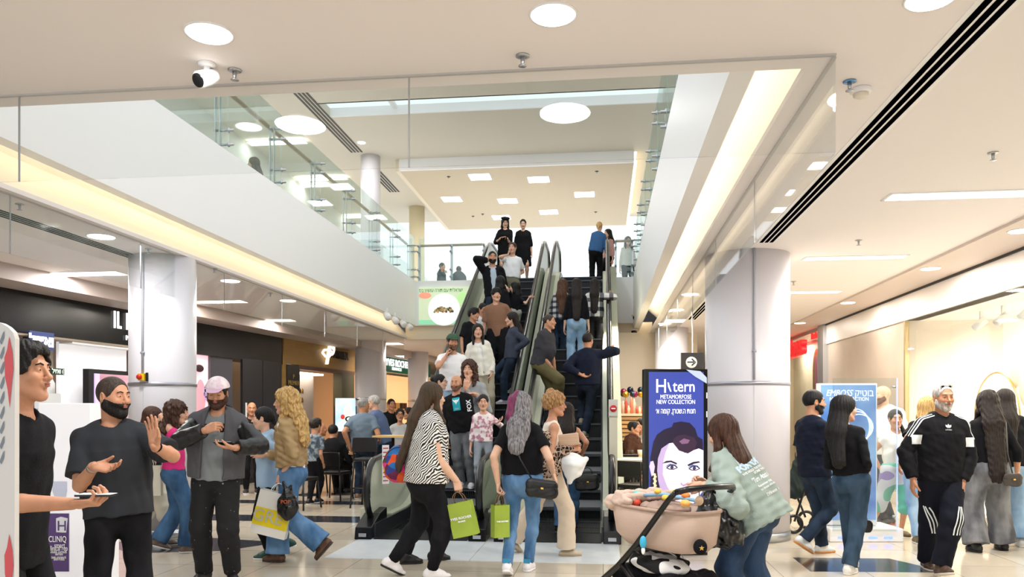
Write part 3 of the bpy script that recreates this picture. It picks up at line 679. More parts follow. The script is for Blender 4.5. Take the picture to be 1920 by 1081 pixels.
def person(label, D, cx, top, a=0, z0=0., sex='f', H=None, hx=None, hf=.03, hd=None, hpit=0, tilt=0, bw=1., skin='tan', lh=None, rh=None, lp='relax', rp='relax',
           ln=None, rn=None, ld=None, rd=None, lel=None, rel=None, lf=None, rf=None, hair=('short', 'dark'), wear=(), shoes=('#222222', None), group='shoppers', vox=None,
           beard=None, cap_=None, glasses=None, hipz=None, hipdx=0, brow='#1d120c', legs=None, seated=False, pelpx=None, lips=None, lookdown=False, torso_tw=0):
    S = Person(); PEOPLE.append(S); S.D = D
    ztop = EYE+(HZ-top)/FP*D; H = H or (ztop-z0); s = H/1.75; S.s = s; kid = H < 1.45
    hs = (.62+.38*H/1.72) if not kid else max(.80, .66+.3*H/1.45)
    hs = hs*(1.0 if sex == 'm' else .97); S.hs = hs
    ar = math.radians(a); fw = nrm(-FC*math.cos(ar)+RC*math.sin(ar)); lfv = np.cross(UP, fw)          # lfv: the figure's own left
    hr = math.radians(a if hd is None else hd); hw = nrm(-FC*math.cos(hr)+RC*math.sin(hr))
    zh = hipz if hipz is not None else z0+.53*H
    pel = PX(cx, D, zh); hcx = PX(cx if hx is None else hx, D, 0)+fw*hf
    pt = math.radians(hpit); hl = np.cross(UP, hw); hF = nrm(hw*math.cos(pt)-UP*math.sin(pt)); hU = nrm(np.cross(hF, hl))
    if tilt: tt = math.radians(tilt); hU = nrm(hU*math.cos(tt)+hl*math.sin(tt)); hl = np.cross(hU, hF)
    hc = V(hcx[0], hcx[1], ztop-.122*hs); S.hc, S.hF, S.hU, S.hL = hc, hF, hU, hl
    nb = hc-UP*.17*hs-hF*.015*hs-fw*.022*hs; S.nb = nb
    tu = nrm(nb-pel); tf = nrm(fw-tu*(fw@tu)); tl = np.cross(tu, tf); S.tu, S.tf, S.tl, S.pel, S.fw = tu, tf, tl, pel, fw
    male = sex == 'm'; b = bw
    sw = (.168 if male else .143)*s*(.5+.5*b)
    sc = nb-tu*.078*s; sh = {1: sc+tl*sw, -1: sc-tl*sw}
    TL = np.linalg.norm(nb-pel); at = lambda t: pel+tu*TL*t
    rh_, rw_, rc_ = [(x*s*b) for x in ((.158, .145, .162) if male else (.163, .120, .138))]
    if kid: rh_, rw_, rc_ = .135*s*b, .125*s*b, .135*s*b
    fl = .70
    root = empty('person', PX(cx, D, z0), label=label, cat='person', group=group if False else None); O = V(*root.location); S.root, S.O = root, O
    vox = vox or max(.0065, .00115*D); vh = max(.0038, min(.0075, .00058*D))
    # joints of arms
    ua, fa = .172*H, .150*H; S.w = {}; S.e = {}; S.sh = sh
    for g, h, pole, key in ((1, lh, lel, 'l'), (-1, rh, rel, 'r')):
        if h is None: h = ('b', .36 if male else .32, .03, -.0)
        if h[0] == 'b':                                   # body frame: out, forward, below the shoulder ~ arm length
            Wp = sh[g]+tl*g*(h[1]-sw/s)*.5*s+tf*h[2]*s-UP*(ua+fa)*.985+UP*h[3]
        else: Wp = P(h[0], h[1], D+h[2])
        L = np.linalg.norm(Wp-sh[g]); mx = (ua+fa)*1.04
        if L > mx: Wp = sh[g]+(Wp-sh[g])*mx/L
        po = (tl*g*.45-tf*1.-UP*.35) if pole is None else tl*g*pole[0]+tf*pole[1]+UP*pole[2]
        S.w[g] = Wp; S.e[g] = ik(sh[g], Wp, ua, fa, po)
    # legs
    hw_ = .088*s*(.6+.4*b); th, shn = .247*H, .243*H; S.hip = {}; S.kn = {}; S.an = {}; S.toe = {}; S.pt = {}
    for g, f_ in ((1, lf), (-1, rf)):
        hp = pel+tl*g*hw_-UP*.02*s
        if f_ is None: f_ = ('b', .10, .0, 0, 0)
        if f_[0] == 'b': an = PX(cx, D, 0)+lfv*g*f_[1]*s+fw*f_[2]*s; lift, pit = f_[3], f_[4] if len(f_) > 4 else 0; fd = f_[5] if len(f_) > 5 else 8
        else:
            an = PX(f_[0], D+f_[1], 0); lift = f_[2] if len(f_) > 2 else 0; pit = f_[3] if len(f_) > 3 else 0; fd = f_[4] if len(f_) > 4 else 5
        an[2] = z0+.085*s+lift; pr = math.radians(pit); fa_ = math.radians(fd*g)
        hd_ = nrm(fw*math.cos(fa_)+lfv*math.sin(fa_)); S.toe[g] = nrm(hd_*math.cos(pr)-UP*math.sin(pr)); S.pt[g] = nrm(np.cross(S.toe[g], np.cross(UP, hd_)))
        S.hip[g] = hp; S.an[g] = an; S.kn[g] = ik(hp, an, th, shn, fw+lfv*g*.12+UP*(1.5 if seated else 0))
    W_ = lambda x, f, u: None
    # ---- body
    def torso(e, straight=0., low=.02, k=.05):
        hipr, wr, cr = rh_+e, rw_+e, rc_+e
        if straight: wr = max(wr, wr+(max(cr, hipr*.94)-wr)*straight)
        p = [cap(at(low), at(.42), hipr, wr, k, tf, fl), cap(at(.42), at(.70), wr, cr, k, tf, fl), cap(at(.70), at(.83), cr, .10*s*b+e*.7, k, tf, fl*.95),
             cap(sh[1], sh[-1], (.050 if male else .042)*s*(.6+.4*b)+e*.55, None, .05), cap(nb-tu*.02*s, sh[1]-tl*.02*s, .038*s+e*.4, .040*s+e*.5, .05), cap(nb-tu*.02*s, sh[-1]+tl*.02*s, .038*s+e*.4, .040*s+e*.5, .05)]
        if not male and not kid:
            for g in (1, -1): p.append(ell(at(.66)+tl*g*.062*s+tf*(.058*s*b+e*.6), (.058*s*b, .052*s*b, .058*s*b), (tl, tf, tu), k=.04))
        if male and b > 1.08: p.append(ell(at(.40)+tf*.06*s*b, (.13*s*b+e, .10*s*b+e, .14*s*b), (tl, tf, tu), k=.06))
        return p
    am = (.050, .041, .036, .0265) if male else (.043, .035, .031, .0225)
    am = [x*s*(.35+.65*b)*(.92 if kid else 1) for x in am]
    def arm(g, e, upto=2., k=.02, op='u'):
        A, E, B = sh[g], S.e[g], S.w[g]
        if upto <= 1: return [cap(A-tl*g*.012*s, A+(E-A)*upto, am[0]*1.02+e*.6, am[1]*1.05+e*1.2, k, flat=True)]
        t = min(1, upto-1); q = E+(B-E)*t
        return [cap(A-tl*g*.012*s, A+(E-A)*.35, am[0]*1.02+e*.6, am[0]*1.0+e*.8, k), cap(A+(E-A)*.35, E, am[0]*1.0+e*.8, am[1]+e, .008), cap(E, E+(B-E)*.3*t, am[1]*.95+e, am[2]*1.12+e, .007), cap(E+(B-E)*.3*t, q, am[2]*1.12+e, (am[3] if t > .95 else am[3]*1.2)+e*.8, .007, flat=t < 1 or e > 0)]
    lg = (.083, .056, .054, .034) if male else (.086, .055, .051, .031)
    lg = [x*s*(.35+.65*b)*(.88 if kid else 1) for x in lg]
    def leg(g, e, k=.03, thigh=None, knee=None, ankle=None, upto=1., flat=True):
        h_, n_, a_ = S.hip[g], S.kn[g], S.an[g]; q = n_+(a_-n_)*upto
        T, K, A_ = (thigh or lg[0]+e), (knee or lg[1]+e), (ankle or lg[3]+e)
        if ankle is None or ankle < K: 
            bm = n_+(a_-n_)*.3; return [cap(h_, n_, T, K, k), cap(n_, bm, K*.97, max(K*.97, lg[2]*1.0+e) if ankle is None else K*.95, k), cap(bm, q, max(K*.95, (lg[2]+e) if ankle is None else 0), A_, k, flat=flat)]
        return [cap(h_, n_, T, K, k), cap(n_, q, K, A_, k, flat=flat)]
    S.arm, S.leg, S.torso, S.at, S.am, S.lg = arm, leg, torso, at, am, lg
    kinds = [w_[0] for w_ in wear]
    bp = torso(-.004)
    for g in (1, -1):
        bp += arm(g, 0, 2)
        if legs != 'none': bp += leg(g, -.013 if any(k_ in ('trousers', 'jeans', 'leggings') for k_ in kinds) else -.002, flat=False)
    nk = [cap(hc-hU*.055*hs-hF*.022*hs, nb-tu*.03*s, (.056 if male else .045)*hs, (.060 if male else .050)*hs, .025)]
    bp += nk
    ch = [sdf(bp, vox)]
    ch.append(sdf(head_prims(hc, hl, hF, hU, hs, sex)+nk, vh))
    for g, po, nn, dd in ((1, lp, ln, ld), (-1, rp, rn, rd)):
        d = nrm(S.w[g]-S.e[g]) if dd is None else nrm(-FC*dd[1]*-1+RC*dd[0]+UP*dd[2])
        n_ = -tl*g if nn is None else (RC*nn[0]+FC*nn[1]+UP*nn[2])
        if abs(np.dot(nrm(n_), d)) > .96: n_ = -tl*g+fw*.3
        n2 = nrm(np.array(n_)-d*np.dot(n_, d)); tpref = fw*.8+UP*.8-tl*g*.3
        t_ = np.cross(d, n2)
        sd = {1: 1, -1: -1}[g] if False else (1 if np.dot(t_, tpref) > 0 else -1)
        S.__dict__['hd%d' % g] = (d, n2, t_*sd)
        ch.append(sdf(hand_prims(S.w[g], d, n2, sd, s*(1.0 if male else .9)*(1.03 if kid else 1), po), max(.0035, min(.006, .00055*D))))
    S.palm = {g: S.w[g]+S.__dict__['hd%d' % g][0]*.075*s+S.__dict__['hd%d' % g][1]*.02*s for g in (1, -1)}
    S.body = smesh('body', ch, skinmat(skin), root, O)
    q = lambda x, u, f: hc+(hl*x+hU*u+hF*f)*hs
    facing = np.dot(hF, -FC) > -.35
    if facing:
        for g in (1, -1):
            if not lookdown:
                m_ = MB(); m_.ell(q(g*.031, .0075, .0815)-O, (.0115*hs, .0070*hs, .0052*hs), (hl, hF, hU)); m_.cur = 1
                m_.ell(q(g*.031, .0075, .0868)-O, (.0052*hs, .0052*hs, .0048*hs), (hl, hF, hU)); m_.build('eye', [M_EYEW, M_EYED], root)
            else: MB().tube([q(g*.020, .003, .0895)-O, q(g*.031, .000, .0915)-O, q(g*.042, .003, .0865)-O], .002*hs, 6).build('eyelashes', M_EYED, root)
            MB().tube([q(g*.014, .029, .093)-O, q(g*.030, .035, .092)-O, q(g*.047, .028, .080)-O], [.0038*hs, .0042*hs, .0025*hs], 6).build('eyebrow', mat('brow_'+brow, brow, .8), root)
        MB().ell(q(0, -.0510, .0975)-O, (.020*hs, .006*hs, .0042*hs), (hl, hF, hU)).ell(q(0, -.0588, .0965)-O, (.017*hs, .006*hs, .0055*hs), (hl, hF, hU)).build('lips', mat('lips_'+(lips or 'n'), lips or '#a05f56', .45), root)
    # ---- hair
    hm = hairmat(hair[1]); hk = hair[0]; A3 = (hl, hF, hU)
    if hk != 'bald':
        if hk in ('buzz', 'short', 'thick', 'fringe'):
            t = {'buzz': .0035, 'short': .008, 'thick': .018, 'fringe': .020}[hk]
            p = [ell(q(0, .036, -.014), ((.077+t)*hs, (.098+t)*hs, (.091+t)*hs), A3, k=.01)]
            if hk in ('thick', 'fringe'): p.append(ell(q(0, .10, .035), (.07*hs, .06*hs, .035*hs), A3, k=.03))
            p += [ell(q(0, -.030, .085), (.072*hs, .100*hs, .110*hs), A3, k=.008, op='s')] if hk != 'fringe' else [ell(q(0, -.055, .10), (.074*hs, .075*hs, .098*hs), A3, k=.008, op='s')]
            p += [ell(q(g*.09, -.012, -.004), (.03*hs, .026*hs, .045*hs), A3, k=.006, op='s') for g in (1, -1)]
            p += [half(q(0, -.035, -.09), nrm(-hU+hF*.22))]
            S.hair = smesh('hair', [sdf(p, vh*1.1, strands(hc, hU, .0022 if hk != 'buzz' else .0004, 22, curl=.004 if hk == 'thick' else 0))], hm, root, O)
        else:
            L = hair[2] if len(hair) > 2 else .45; wd = hair[3] if len(hair) > 3 else 1.
            curl = .009 if hk in ('curly', 'curlybun') else (.0035 if hk == 'wavy' else 0)
            t = (.009 if hk in ('bun', 'back', 'pony') else .015)+(.014 if curl > .005 else 0)
            p = [ell(q(0, .038, -.018), ((.078+t)*hs, (.098+t)*hs, (.090+t)*hs), A3, k=.01), ell(q(0, -.035, .092), (.062*hs, .098*hs, .108*hs), A3, k=.01, op='s')]
            base = q(0, .03, -.055); dn = -UP
            if hk in ('long', 'curly', 'wavy'):
                bk = tf*-1.; e0 = q(0, -.02, -.07); e1 = e0-UP*.20*hs+bk*.065*s; 
                e2 = hc-UP*L+bk*(.15*s*b)
                if L < .25: e1 = e0-UP*(L-.05)*.6; e2 = e0-UP*(L-.06)
                w1 = (.088+t*.5)*wd*hs
                e1 = e1+bk*.045*s*(b-.6) if L > .25 else e1; e2 = e2+bk*.055*s*b if L > .3 else e2
                p += [cap(q(0, .03, -.05), e1, w1, w1*1.02, .03, tf, .62), cap(e1, e2, w1*1.02, w1*.72*(1.15 if curl else 1), .03, tf, .42)]
                if len(hair) > 4 and hair[4] != 0 or len(hair) <= 4:
                    for g in (1, -1):
                        x0 = q(g*.078, .02, .005); x1 = q(g*.084, -.10, -.005); x2 = x1-UP*min(L-.1, .12)*hs+tf*(.03+.03)
                        p += [cap(x0, x1, .026*hs*(1+curl*30), .026*hs*(1+curl*40), .02, hl, .8), cap(x1, x2, .028*hs*(1+curl*40), .020*hs, .02)]
                        if L > .42 and len(hair) > 5: p += [cap(x2, x2-UP*(L-.28)*hs+tf*.02, .028*hs, .018*hs, .02)]
            if hk in ('bun', 'curlybun'): p += [ell(q(0, .125, -.05) if hk == 'curlybun' else q(0, .05, -.115), (.052*hs*wd, .048*hs*wd, .045*hs*wd), A3, k=.01)]
            if hk == 'pony': e0 = q(0, .02, -.115); p += [cap(e0, e0-UP*L*.5-hF*.03, .028*hs, .030*hs, .01), cap(e0-UP*L*.5-hF*.03, e0-UP*L-hF*.0, .030*hs, .012*hs, .01)]
            if hk in ('bun', 'curlybun', 'pony', 'back'): p += [half(q(0, -.05, -.09), nrm(-hU+hF*.3))]
            if hk in ('bun', 'pony', 'back'): p += [ell(q(g*.088, -.008, -.002), (.026*hs, .024*hs, .038*hs), A3, k=.006, op='s') for g in (1, -1)]
            S.hair = smesh('hair', [sdf(p, vh*1.25, strands(hc, hU, .0035, 24, seed=D, curl=curl))], hm, root, O)
    if beard:
        t = beard[1]
        jw_ = .052*(1. if male else .93)
        p = [ell(q(0, -.035, .018), ((.060+t)*hs, (.070+t)*hs, (.082+t)*hs), A3, k=.02)]+[cap(q(g*jw_, -.05, .0), q(g*.016, -.100, .062), (.022+t)*hs, (.018+t)*hs, .03*hs) for g in (1, -1)]
        p += [cap(q(g*.070, .000, .012), q(g*.058, -.05, .008), (.010+t*.5)*hs, (.018+t)*hs, .02) for g in (1, -1)]
        p += [ell(q(0, -.101, .068), ((.020+t)*hs, (.016+t)*hs, (.017+t)*hs), A3, k=.02*hs)]+[ell(q(g*.036, -.022, .060), (.027+t*.8)*hs, k=.02*hs) for g in (1, -1)]+[ell(q(0, -.050, .086), ((.024+t)*hs, (.016+t)*hs, (.013+t)*hs), A3, k=.012*hs),
              half(q(0, -.038, .09), nrm(hU+hF*.34), k=.005), ell(q(0, -.0545, .108), (.023*hs, .0125*hs, .022*hs), A3, k=.003, op='s')]
        smesh('beard', [sdf(p, vh, strands(hc, hU, .0012, 30))], hairmat(beard[0]), root, O)
    if cap_:
        cm, bm_, dr = cap_; t = .024
        p = [ell(q(0, .040, -.014), ((.077+t)*hs, (.098+t)*hs, (.088+t)*hs), A3, k=.01), half(q(0, .052, .09), nrm(-hU-hF*.05))]
        co = smesh('cap', [sdf(p, vh)], cm, root, O)
        p = [cap(q(0, .060, .06), q(0, .044, .165), .074*hs, .055*hs, .01, nrm(hU+hF*.12), .09)]
        smesh('brim', [sdf(p, vh*.8)], bm_, co, O-O)if False else smesh('brim', [sdf(p, vh*.8)], bm_, root, O)
    if glasses:
        up_ = glasses[1]; m_ = MB(); oo = (lambda x, u, f: q(x, u+up_, f-(.055 if up_ else 0)))
        for g in (1, -1):
            m_.tube([oo(g*.031+.022*math.cos(k*math.pi/6), .006+.018*math.sin(k*math.pi/6), .108)-O for k in range(12)], .0018, 6, closed=True)
            if not up_: m_.tube([oo(g*.053, .01, .106)-O, oo(g*.080, .008, .03)-O, oo(g*.082, .0, -.02)-O], .0018, 6)
            if glasses[0] == 'dark': m_.ell(oo(g*.031, .006, .108)-O, (.017, .003, .011), (hl, hF, hU))
        m_.tube([oo(-.01, .01, .112)-O, oo(.01, .01, .112)-O], .0018, 6); m_.build('glasses', M_BGLOSS, root)
    # ---- clothes
    cv = vox*1.0
    for w_ in wear:
        kd, m_ = w_[0], w_[1]; o = w_[2] if len(w_) > 2 else {}
        e = o.get('e', .018); wr = o.get('wr', .0042); sl = o.get('sl', .62); hem = o.get('hem', -.02)
        if kd in ('t_shirt', 'shirt', 'hoodie', 'jacket', 'top', 'dress', 'tank_top', 'sweater', 'inner'):
            p = torso(e, o.get('st', .6), low=min(.1, hem), k=.05)
            if hem < 0: p += [cap(at(.1), at(hem), rh_+e, (rh_+e)*o.get('fl', 1.0), .03, tf, fl+.06)]
            if kd == 'dress' and hem < -.1: p[-1:] = [cap(at(.05), at(hem), rh_+e, (rh_+e)*o.get('fl', 1.05), .03, tf, .8)]
            for g in (1, -1):
                if sl > 0: p += arm(g, o.get('se', e), sl)
            p.append(half(at(hem), -tu+tf*o.get('ht', 0)))
            if kd == 'tank_top':
                for g in (1, -1): p.append(ell(sh[g]+tl*g*.05*s+UP*.01, (.075*s, .1*s, .09*s), (tl, tf, tu), k=.01, op='s'))
                p.append(ell(nb+tf*.02*s, (.085*s, .10*s, .10*s), (tl, tf, tu), k=.01, op='s'))
            elif kd not in ('hoodie',) : 
                p.append(ell(nb+tf*.03*s+tu*.02*s, (.066*s, .07*s, .06*s+o.get('neck', 0)), (tl, tf, tu), k=.008, op='s'))
            if o.get('off'): p.append(half(at(.90), tu+tl*.0, op='i'))
            if o.get('open'):
                w0 = o['open']; p.append(cap(nb+tf*.14*s, at(hem-.1)+tf*.20*s, w0*.8*s, w0*s, .01, tf, 1.2, op='s')); 
                p.append(ell(nb+tf*.05*s, (.07*s, .09*s, .08*s), (tl, tf, tu), k=.01, op='s'))
            if kd == 'hoodie' or o.get('hood'):
                p.append(ell(nb-tf*.065*s-tu*.015*s, (.115*s, .062*s, .075*s), (tl, tf, tu), k=.03)); p.append(cap(nb+tl*.07*s-tf*.02*s, nb+tf*.06*s-tu*.03*s+tl*.02*s, .034*s, .028*s, .02)); p.append(cap(nb-tl*.07*s-tf*.02*s, nb+tf*.06*s-tu*.03*s-tl*.02*s, .034*s, .028*s, .02))
                p.append(ell(nb+tu*.07*s+tf*.02*s, (.062*s, .075*s, .09*s), (tl, tf, tu), k=.01, op='s'))
                if o.get('up'): p = p[:-1]+[ell(hc-hF*.02, (.11*s, .13*s, .14*s), A3, k=.03), ell(hc+hF*.09, (.07*s, .08*s, .10*s), A3, k=.01, op='s')]
            if o.get('collar'): p.append(cap(nb-tl*.06*s-tu*.0+tf*.02*s, nb+tl*.06*s+tf*.02*s, .030*s, .030*s, .015)); p.append(ell(nb+tu*.07*s+tf*.03*s, (.055*s, .06*s, .09*s), (tl, tf, tu), k=.01, op='s'))
            nm = kd if kd != 'inner' else 't_shirt'
            S.__dict__[o.get('as', kd)] = smesh(nm, [sdf(p, cv, wrinkle(wr, .11, seed=int(D*10)+len(p), ax=(1, 1, .8)))], m_, root, O)
        elif kd == 'sleeves':
            for g in (1, -1): smesh('sleeve', [sdf(arm(g, e, sl), cv, wrinkle(wr, .09, seed=int(D*10)+g))], m_, root, O)
        elif kd == 'hood':
            p = [ell(nb-tf*.065*s-tu*.0*s, (.13*s, .07*s, .085*s), (tl, tf, tu), k=.03), cap(nb+tl*.085*s-tf*.02*s, nb+tf*.11*s-tu*.12*s+tl*.06*s, .042*s, .034*s, .02), cap(nb-tl*.085*s-tf*.02*s, nb+tf*.11*s-tu*.12*s-tl*.06*s, .042*s, .034*s, .02),
                 ell(nb+tu*.06*s+tf*.03*s, (.066*s, .085*s, .10*s), (tl, tf, tu), k=.01, op='s')]
            smesh('hood', [sdf(p, cv, wrinkle(.004, .09))], m_, root, O)
        elif kd == 'belt':
            smesh('belt', [sdf([cap(at(o.get('z', .12)), at(o.get('z', .12)+.06), rh_+.012, rh_+.010, .01, tf, fl+.04), half(at(o.get('z', .12)+.07), tu), half(at(o.get('z', .12)-.01), -tu)], cv)], m_, root, O)
        elif kd in ('trousers', 'jeans', 'leggings', 'shorts'):
            up = o.get('up', 1.); kne = o.get('kn'); ank = o.get('ank')
            p = [cap(at(.0), at(.16), rh_+e*.7, rw_+e+.012, .04, tf, fl+.04)]
            if not male: p += [ell(pel-tf*.05*s+tl*g*.06*s-UP*.03*s, .078*s*b+e*.5, k=.04) for g in (1, -1)]
            for g in (1, -1): p += leg(g, e, thigh=(lg[0]+e*1.1)*o.get('th', 1), knee=kne and kne*s, ankle=ank and ank*s, upto=up)
            p.append(half(at(o.get('top', .17)), tu))
            if up < .3:
                pass
            S.pants = smesh(kd, [sdf(p, cv, wrinkle(wr*.8, .15, seed=int(D*7), ax=(.6, .6, 1)))], m_, root, O)
    # ---- shoes
    sc_, sk = shoes[0], (shoes[1] or '#e9e7e2')
    if sc_ and legs != 'none':
        for g in (1, -1):
            A_ = S.an[g]; T = S.toe[g]; N = S.pt[g]; N = N if N[2] > 0 or True else -N; dn = -N*.085*s if np.dot(N, UP) > 0 else N*.085*s; N = -nrm(dn)
            h0 = A_+dn+N*.034*s-T*.045*s; t0 = A_+dn+N*.030*s+T*.165*s; fs = 1. if male else .93
            L_ = np.cross(N, T); low = len(shoes) > 2 and shoes[2] == 'low'
            p = [cap(h0, A_+dn+N*.036*s+T*.07*s, .040*s*fs, .046*s*fs, .03, N, .75), cap(A_+dn+N*.034*s+T*.07*s, t0-T*.035*s*fs, .046*s*fs, .036*s*fs, .03, N, .66)]
            if not low: p += [cap(A_-T*.012*s, h0+N*.02*s, .042*s, .040*s, .02), cap(A_+T*.0*s, A_+dn+N*.045*s+T*.08*s, .038*s, .036*s, .02), cap(A_+N*.02*s, A_+N*.1*s, .035*s, op='s', k=.004)]
            p.append(half(A_+dn+N*.016*s, -N))
            so = smesh('shoe', [sdf(p, max(.004, min(.008, .0006*D)))], mat('shoe_'+sc_, sc_, .45), root, O)
            p = [cap(h0-N*.02*s, A_+dn+N*.012*s+T*.07*s, .043*s*fs, .049*s*fs, .03, N, .9), cap(A_+dn+N*.012*s+T*.07*s, t0-N*.018*s-T*.033*s, .049*s*fs, .038*s*fs, .02, N, .9), half(A_+dn+N*.0005, -N), half(A_+dn+N*.020*s, N)]
            sm_ = smesh('sole', [sdf(p, max(.004, min(.007, .0006*D)))], mat('sole_'+sk, sk, .5), so, O)
            S.__dict__['shoe%d' % g] = so
    return S
def decal(me_obj_fn, target, origin, n, off=.003): pass
def bvh(o):
    me = o.data; return BVHTree.FromPolygons([tuple(v.co) for v in me.vertices], [tuple(p.vertices) for p in me.polygons])
def print_on(S, target, name, s, size, m, c, ax, up, width=None, bold=0., shear=0., off=.004, mesh=None):
    """lettering laid on a garment: every vertex is dropped onto the cloth"""
    ax, up = nrm(ax), nrm(up); n = np.cross(ax, up)
    if mesh is None:
        me = text_mesh(s, size, bold=bold, ext=0, shear=shear); co = np.array([v.co for v in me.vertices])
        if width: co[:, 0] *= width/np.ptp(co[:, 0])
    else: me, co = mesh
    bt = bvh(target); T = np.array(c)-S.O; out = []
    for x, y, z in co:
        p = T+ax*x+up*y; h = bt.ray_cast(Vector(p+n*.6), Vector(-n), 1.2)[0]
        out.append((np.array(h)+n*off) if h is not None else np.array(bt.find_nearest(Vector(p))[0])+n*off)
    me.vertices.foreach_set('co', np.array(out, np.float32).ravel()); me.update()
    return link(name, me, m, target if target.parent is not None else None)
def stripe_on(S, target, name, pts, w, m, n=14, off=.004):
    bt = bvh(target); pts = [np.array(p)-S.O for p in pts]; seg = np.linspace(0, len(pts)-1.0001, n); L = []
    for t in seg:
        i = int(t); p = pts[i]+(pts[i+1]-pts[i])*(t-i); h = bt.find_nearest(Vector(p)); L.append((np.array(h[0]), np.array(h[1])))
    vs = []
    for i, (p, nn) in enumerate(L):
        t = nrm(L[min(i+1, n-1)][0]-L[max(i-1, 0)][0]); sd = nrm(np.cross(t, nn)); c0 = p+nn*off
        for k in (-1, 1):
            h = bt.find_nearest(Vector(c0+sd*w/2*k)); vs.append(np.array(h[0])+np.array(h[1])*off)
    f = [(2*i, 2*i+1, 2*i+3, 2*i+2) for i in range(n-1)]
    return link(name, npmesh(name, vs, f), m, target)
# ================================================================ fabrics
BLK = cloth('black', '#101014'); BLK2 = cloth('black_soft', '#17171b'); NAVY = cloth('navy', '#141a2c'); NAVY2 = cloth('navy_deep', '#10131f')
BJ = denim('black', '#0c0c10', '#1b1b20'); DJ = denim('dark', '#18222f', '#2c3b50'); MJ = denim('mid', '#3f6690', '#6d93bd'); LJ = denim('light', '#7fa3c6', '#a9c6de')
BJ2 = denim('blue', '#2a4668', '#4a6e96'); GJ = denim('grey', '#55575d', '#8b8d92'); GJ2 = denim('grey_wash', '#5b5d62', '#787b80')
WHT = cloth('white', '#efeff0'); GRY = cloth('grey', '#8b8f92'); LBL = cloth('light_blue', '#a7c3dd'); TAN = cloth('tan', '#a98e66', .6); LEA = mat('leather_black', '#0c0c0e', .35, bump=.3, bs=60)
HANDB = mat('leather_bag', '#0b0b0d', .3, bump=.2, bs=50); GOLD = mat('gold', '#d8b060', .25, 1); M_SCREEN = mat('phone_screen', '#dfe6e0', .2, em=.6)
def pat(name, fn):
    x = bpy.data.materials.new(name); x.use_nodes = True; nt = x.node_tree; b = nt.nodes['Principled BSDF']; b.inputs['Roughness'].default_value = .85
    fn(nt, b, nt.nodes.new('ShaderNodeTexCoord').outputs['Object']); return x
def ramp(nt, src, stops, const=True):
    r = nt.nodes.new('ShaderNodeValToRGB'); r.color_ramp.interpolation = 'CONSTANT' if const else 'LINEAR'
    e = r.color_ramp.elements
    while len(e) < len(stops): e.new(.5)
    for i, (p, c) in enumerate(stops): e[i].position = p; e[i].color = lin(c)
    nt.links.new(src, r.inputs[0]); return r.outputs[0]
def _zebra(nt, b, c):
    m = nt.nodes.new('ShaderNodeMapping'); m.inputs['Rotation'].default_value = (.5, .8, .0); nt.links.new(c, m.inputs[0])
    w_ = nt.nodes.new('ShaderNodeTexWave'); w_.bands_direction = 'Z'; w_.inputs['Scale'].default_value = 17; w_.inputs['Distortion'].default_value = 9; w_.inputs['Detail'].default_value = 1.5; w_.inputs['Detail Scale'].default_value = .8
    nt.links.new(m.outputs[0], w_.inputs[0]); nt.links.new(ramp(nt, w_.outputs[1], [(0, '#0c0c0e'), (.47, '#efece8')]), b.inputs['Base Color'])
ZEB = pat('cloth_zebra', _zebra)
def _leo(nt, b, c):
    v = nt.nodes.new('ShaderNodeTexVoronoi'); v.feature = 'DISTANCE_TO_EDGE'; v.inputs['Scale'].default_value = 26; nt.links.new(c, v.inputs[0])
    nt.links.new(ramp(nt, v.outputs[0], [(0, '#b79a85'), (.12, '#1a1412')]), b.inputs['Base Color'])
LEO = pat('cloth_leopard', _leo)
def plaid(name, c1, c2, sc):
    def f(nt, b, c):
        sp = nt.nodes.new('ShaderNodeSeparateXYZ'); nt.links.new(c, sp.inputs[0]); outs = []
        for k in (0, 2):
            m = nt.nodes.new('ShaderNodeMath'); m.operation = 'MULTIPLY'; m.inputs[1].default_value = sc; nt.links.new(sp.outputs[k], m.inputs[0])
            g = nt.nodes.new('ShaderNodeMath'); g.operation = 'FRACT'; nt.links.new(m.outputs[0], g.inputs[0])
            h = nt.nodes.new('ShaderNodeMath'); h.operation = 'GREATER_THAN'; h.inputs[1].default_value = .55; nt.links.new(g.outputs[0], h.inputs[0]); outs.append(h.outputs[0])
        a = nt.nodes.new('ShaderNodeMath'); a.operation = 'ADD'; nt.links.new(outs[0], a.inputs[0]); nt.links.new(outs[1], a.inputs[1])
        d = nt.nodes.new('ShaderNodeMath'); d.operation = 'MULTIPLY'; d.inputs[1].default_value = .5; nt.links.new(a.outputs[0], d.inputs[0])
        nt.links.new(ramp(nt, d.outputs[0], [(0, c1), (.5, c2), (1, '#15151a')], False), b.inputs['Base Color'])
    return pat(name, f)
PL1 = plaid('cloth_plaid_blue', '#b9b5ae', '#4a4d58', 9); PL2 = plaid('cloth_plaid_white', '#e6e3dd', '#6a6a70', 5.5)
def blot(name, stops, sc, det=2, const=True):
    def f(nt, b, c):
        n = nt.nodes.new('ShaderNodeTexNoise'); n.inputs['Scale'].default_value = sc; n.inputs['Detail'].default_value = det; nt.links.new(c, n.inputs[0])
        nt.links.new(ramp(nt, n.outputs[0], stops, const), b.inputs['Base Color'])
    return pat(name, f)
CAMO = blot('cloth_camo', [(0, '#3f4b55'), (.45, '#6a7883'), (.56, '#93a0a8')], 14); PINKP = blot('cloth_pink_print', [(0, '#b77f92'), (.44, '#e7cdd3'), (.5, '#f0e6e6')], 16, 4)
MPCK = None
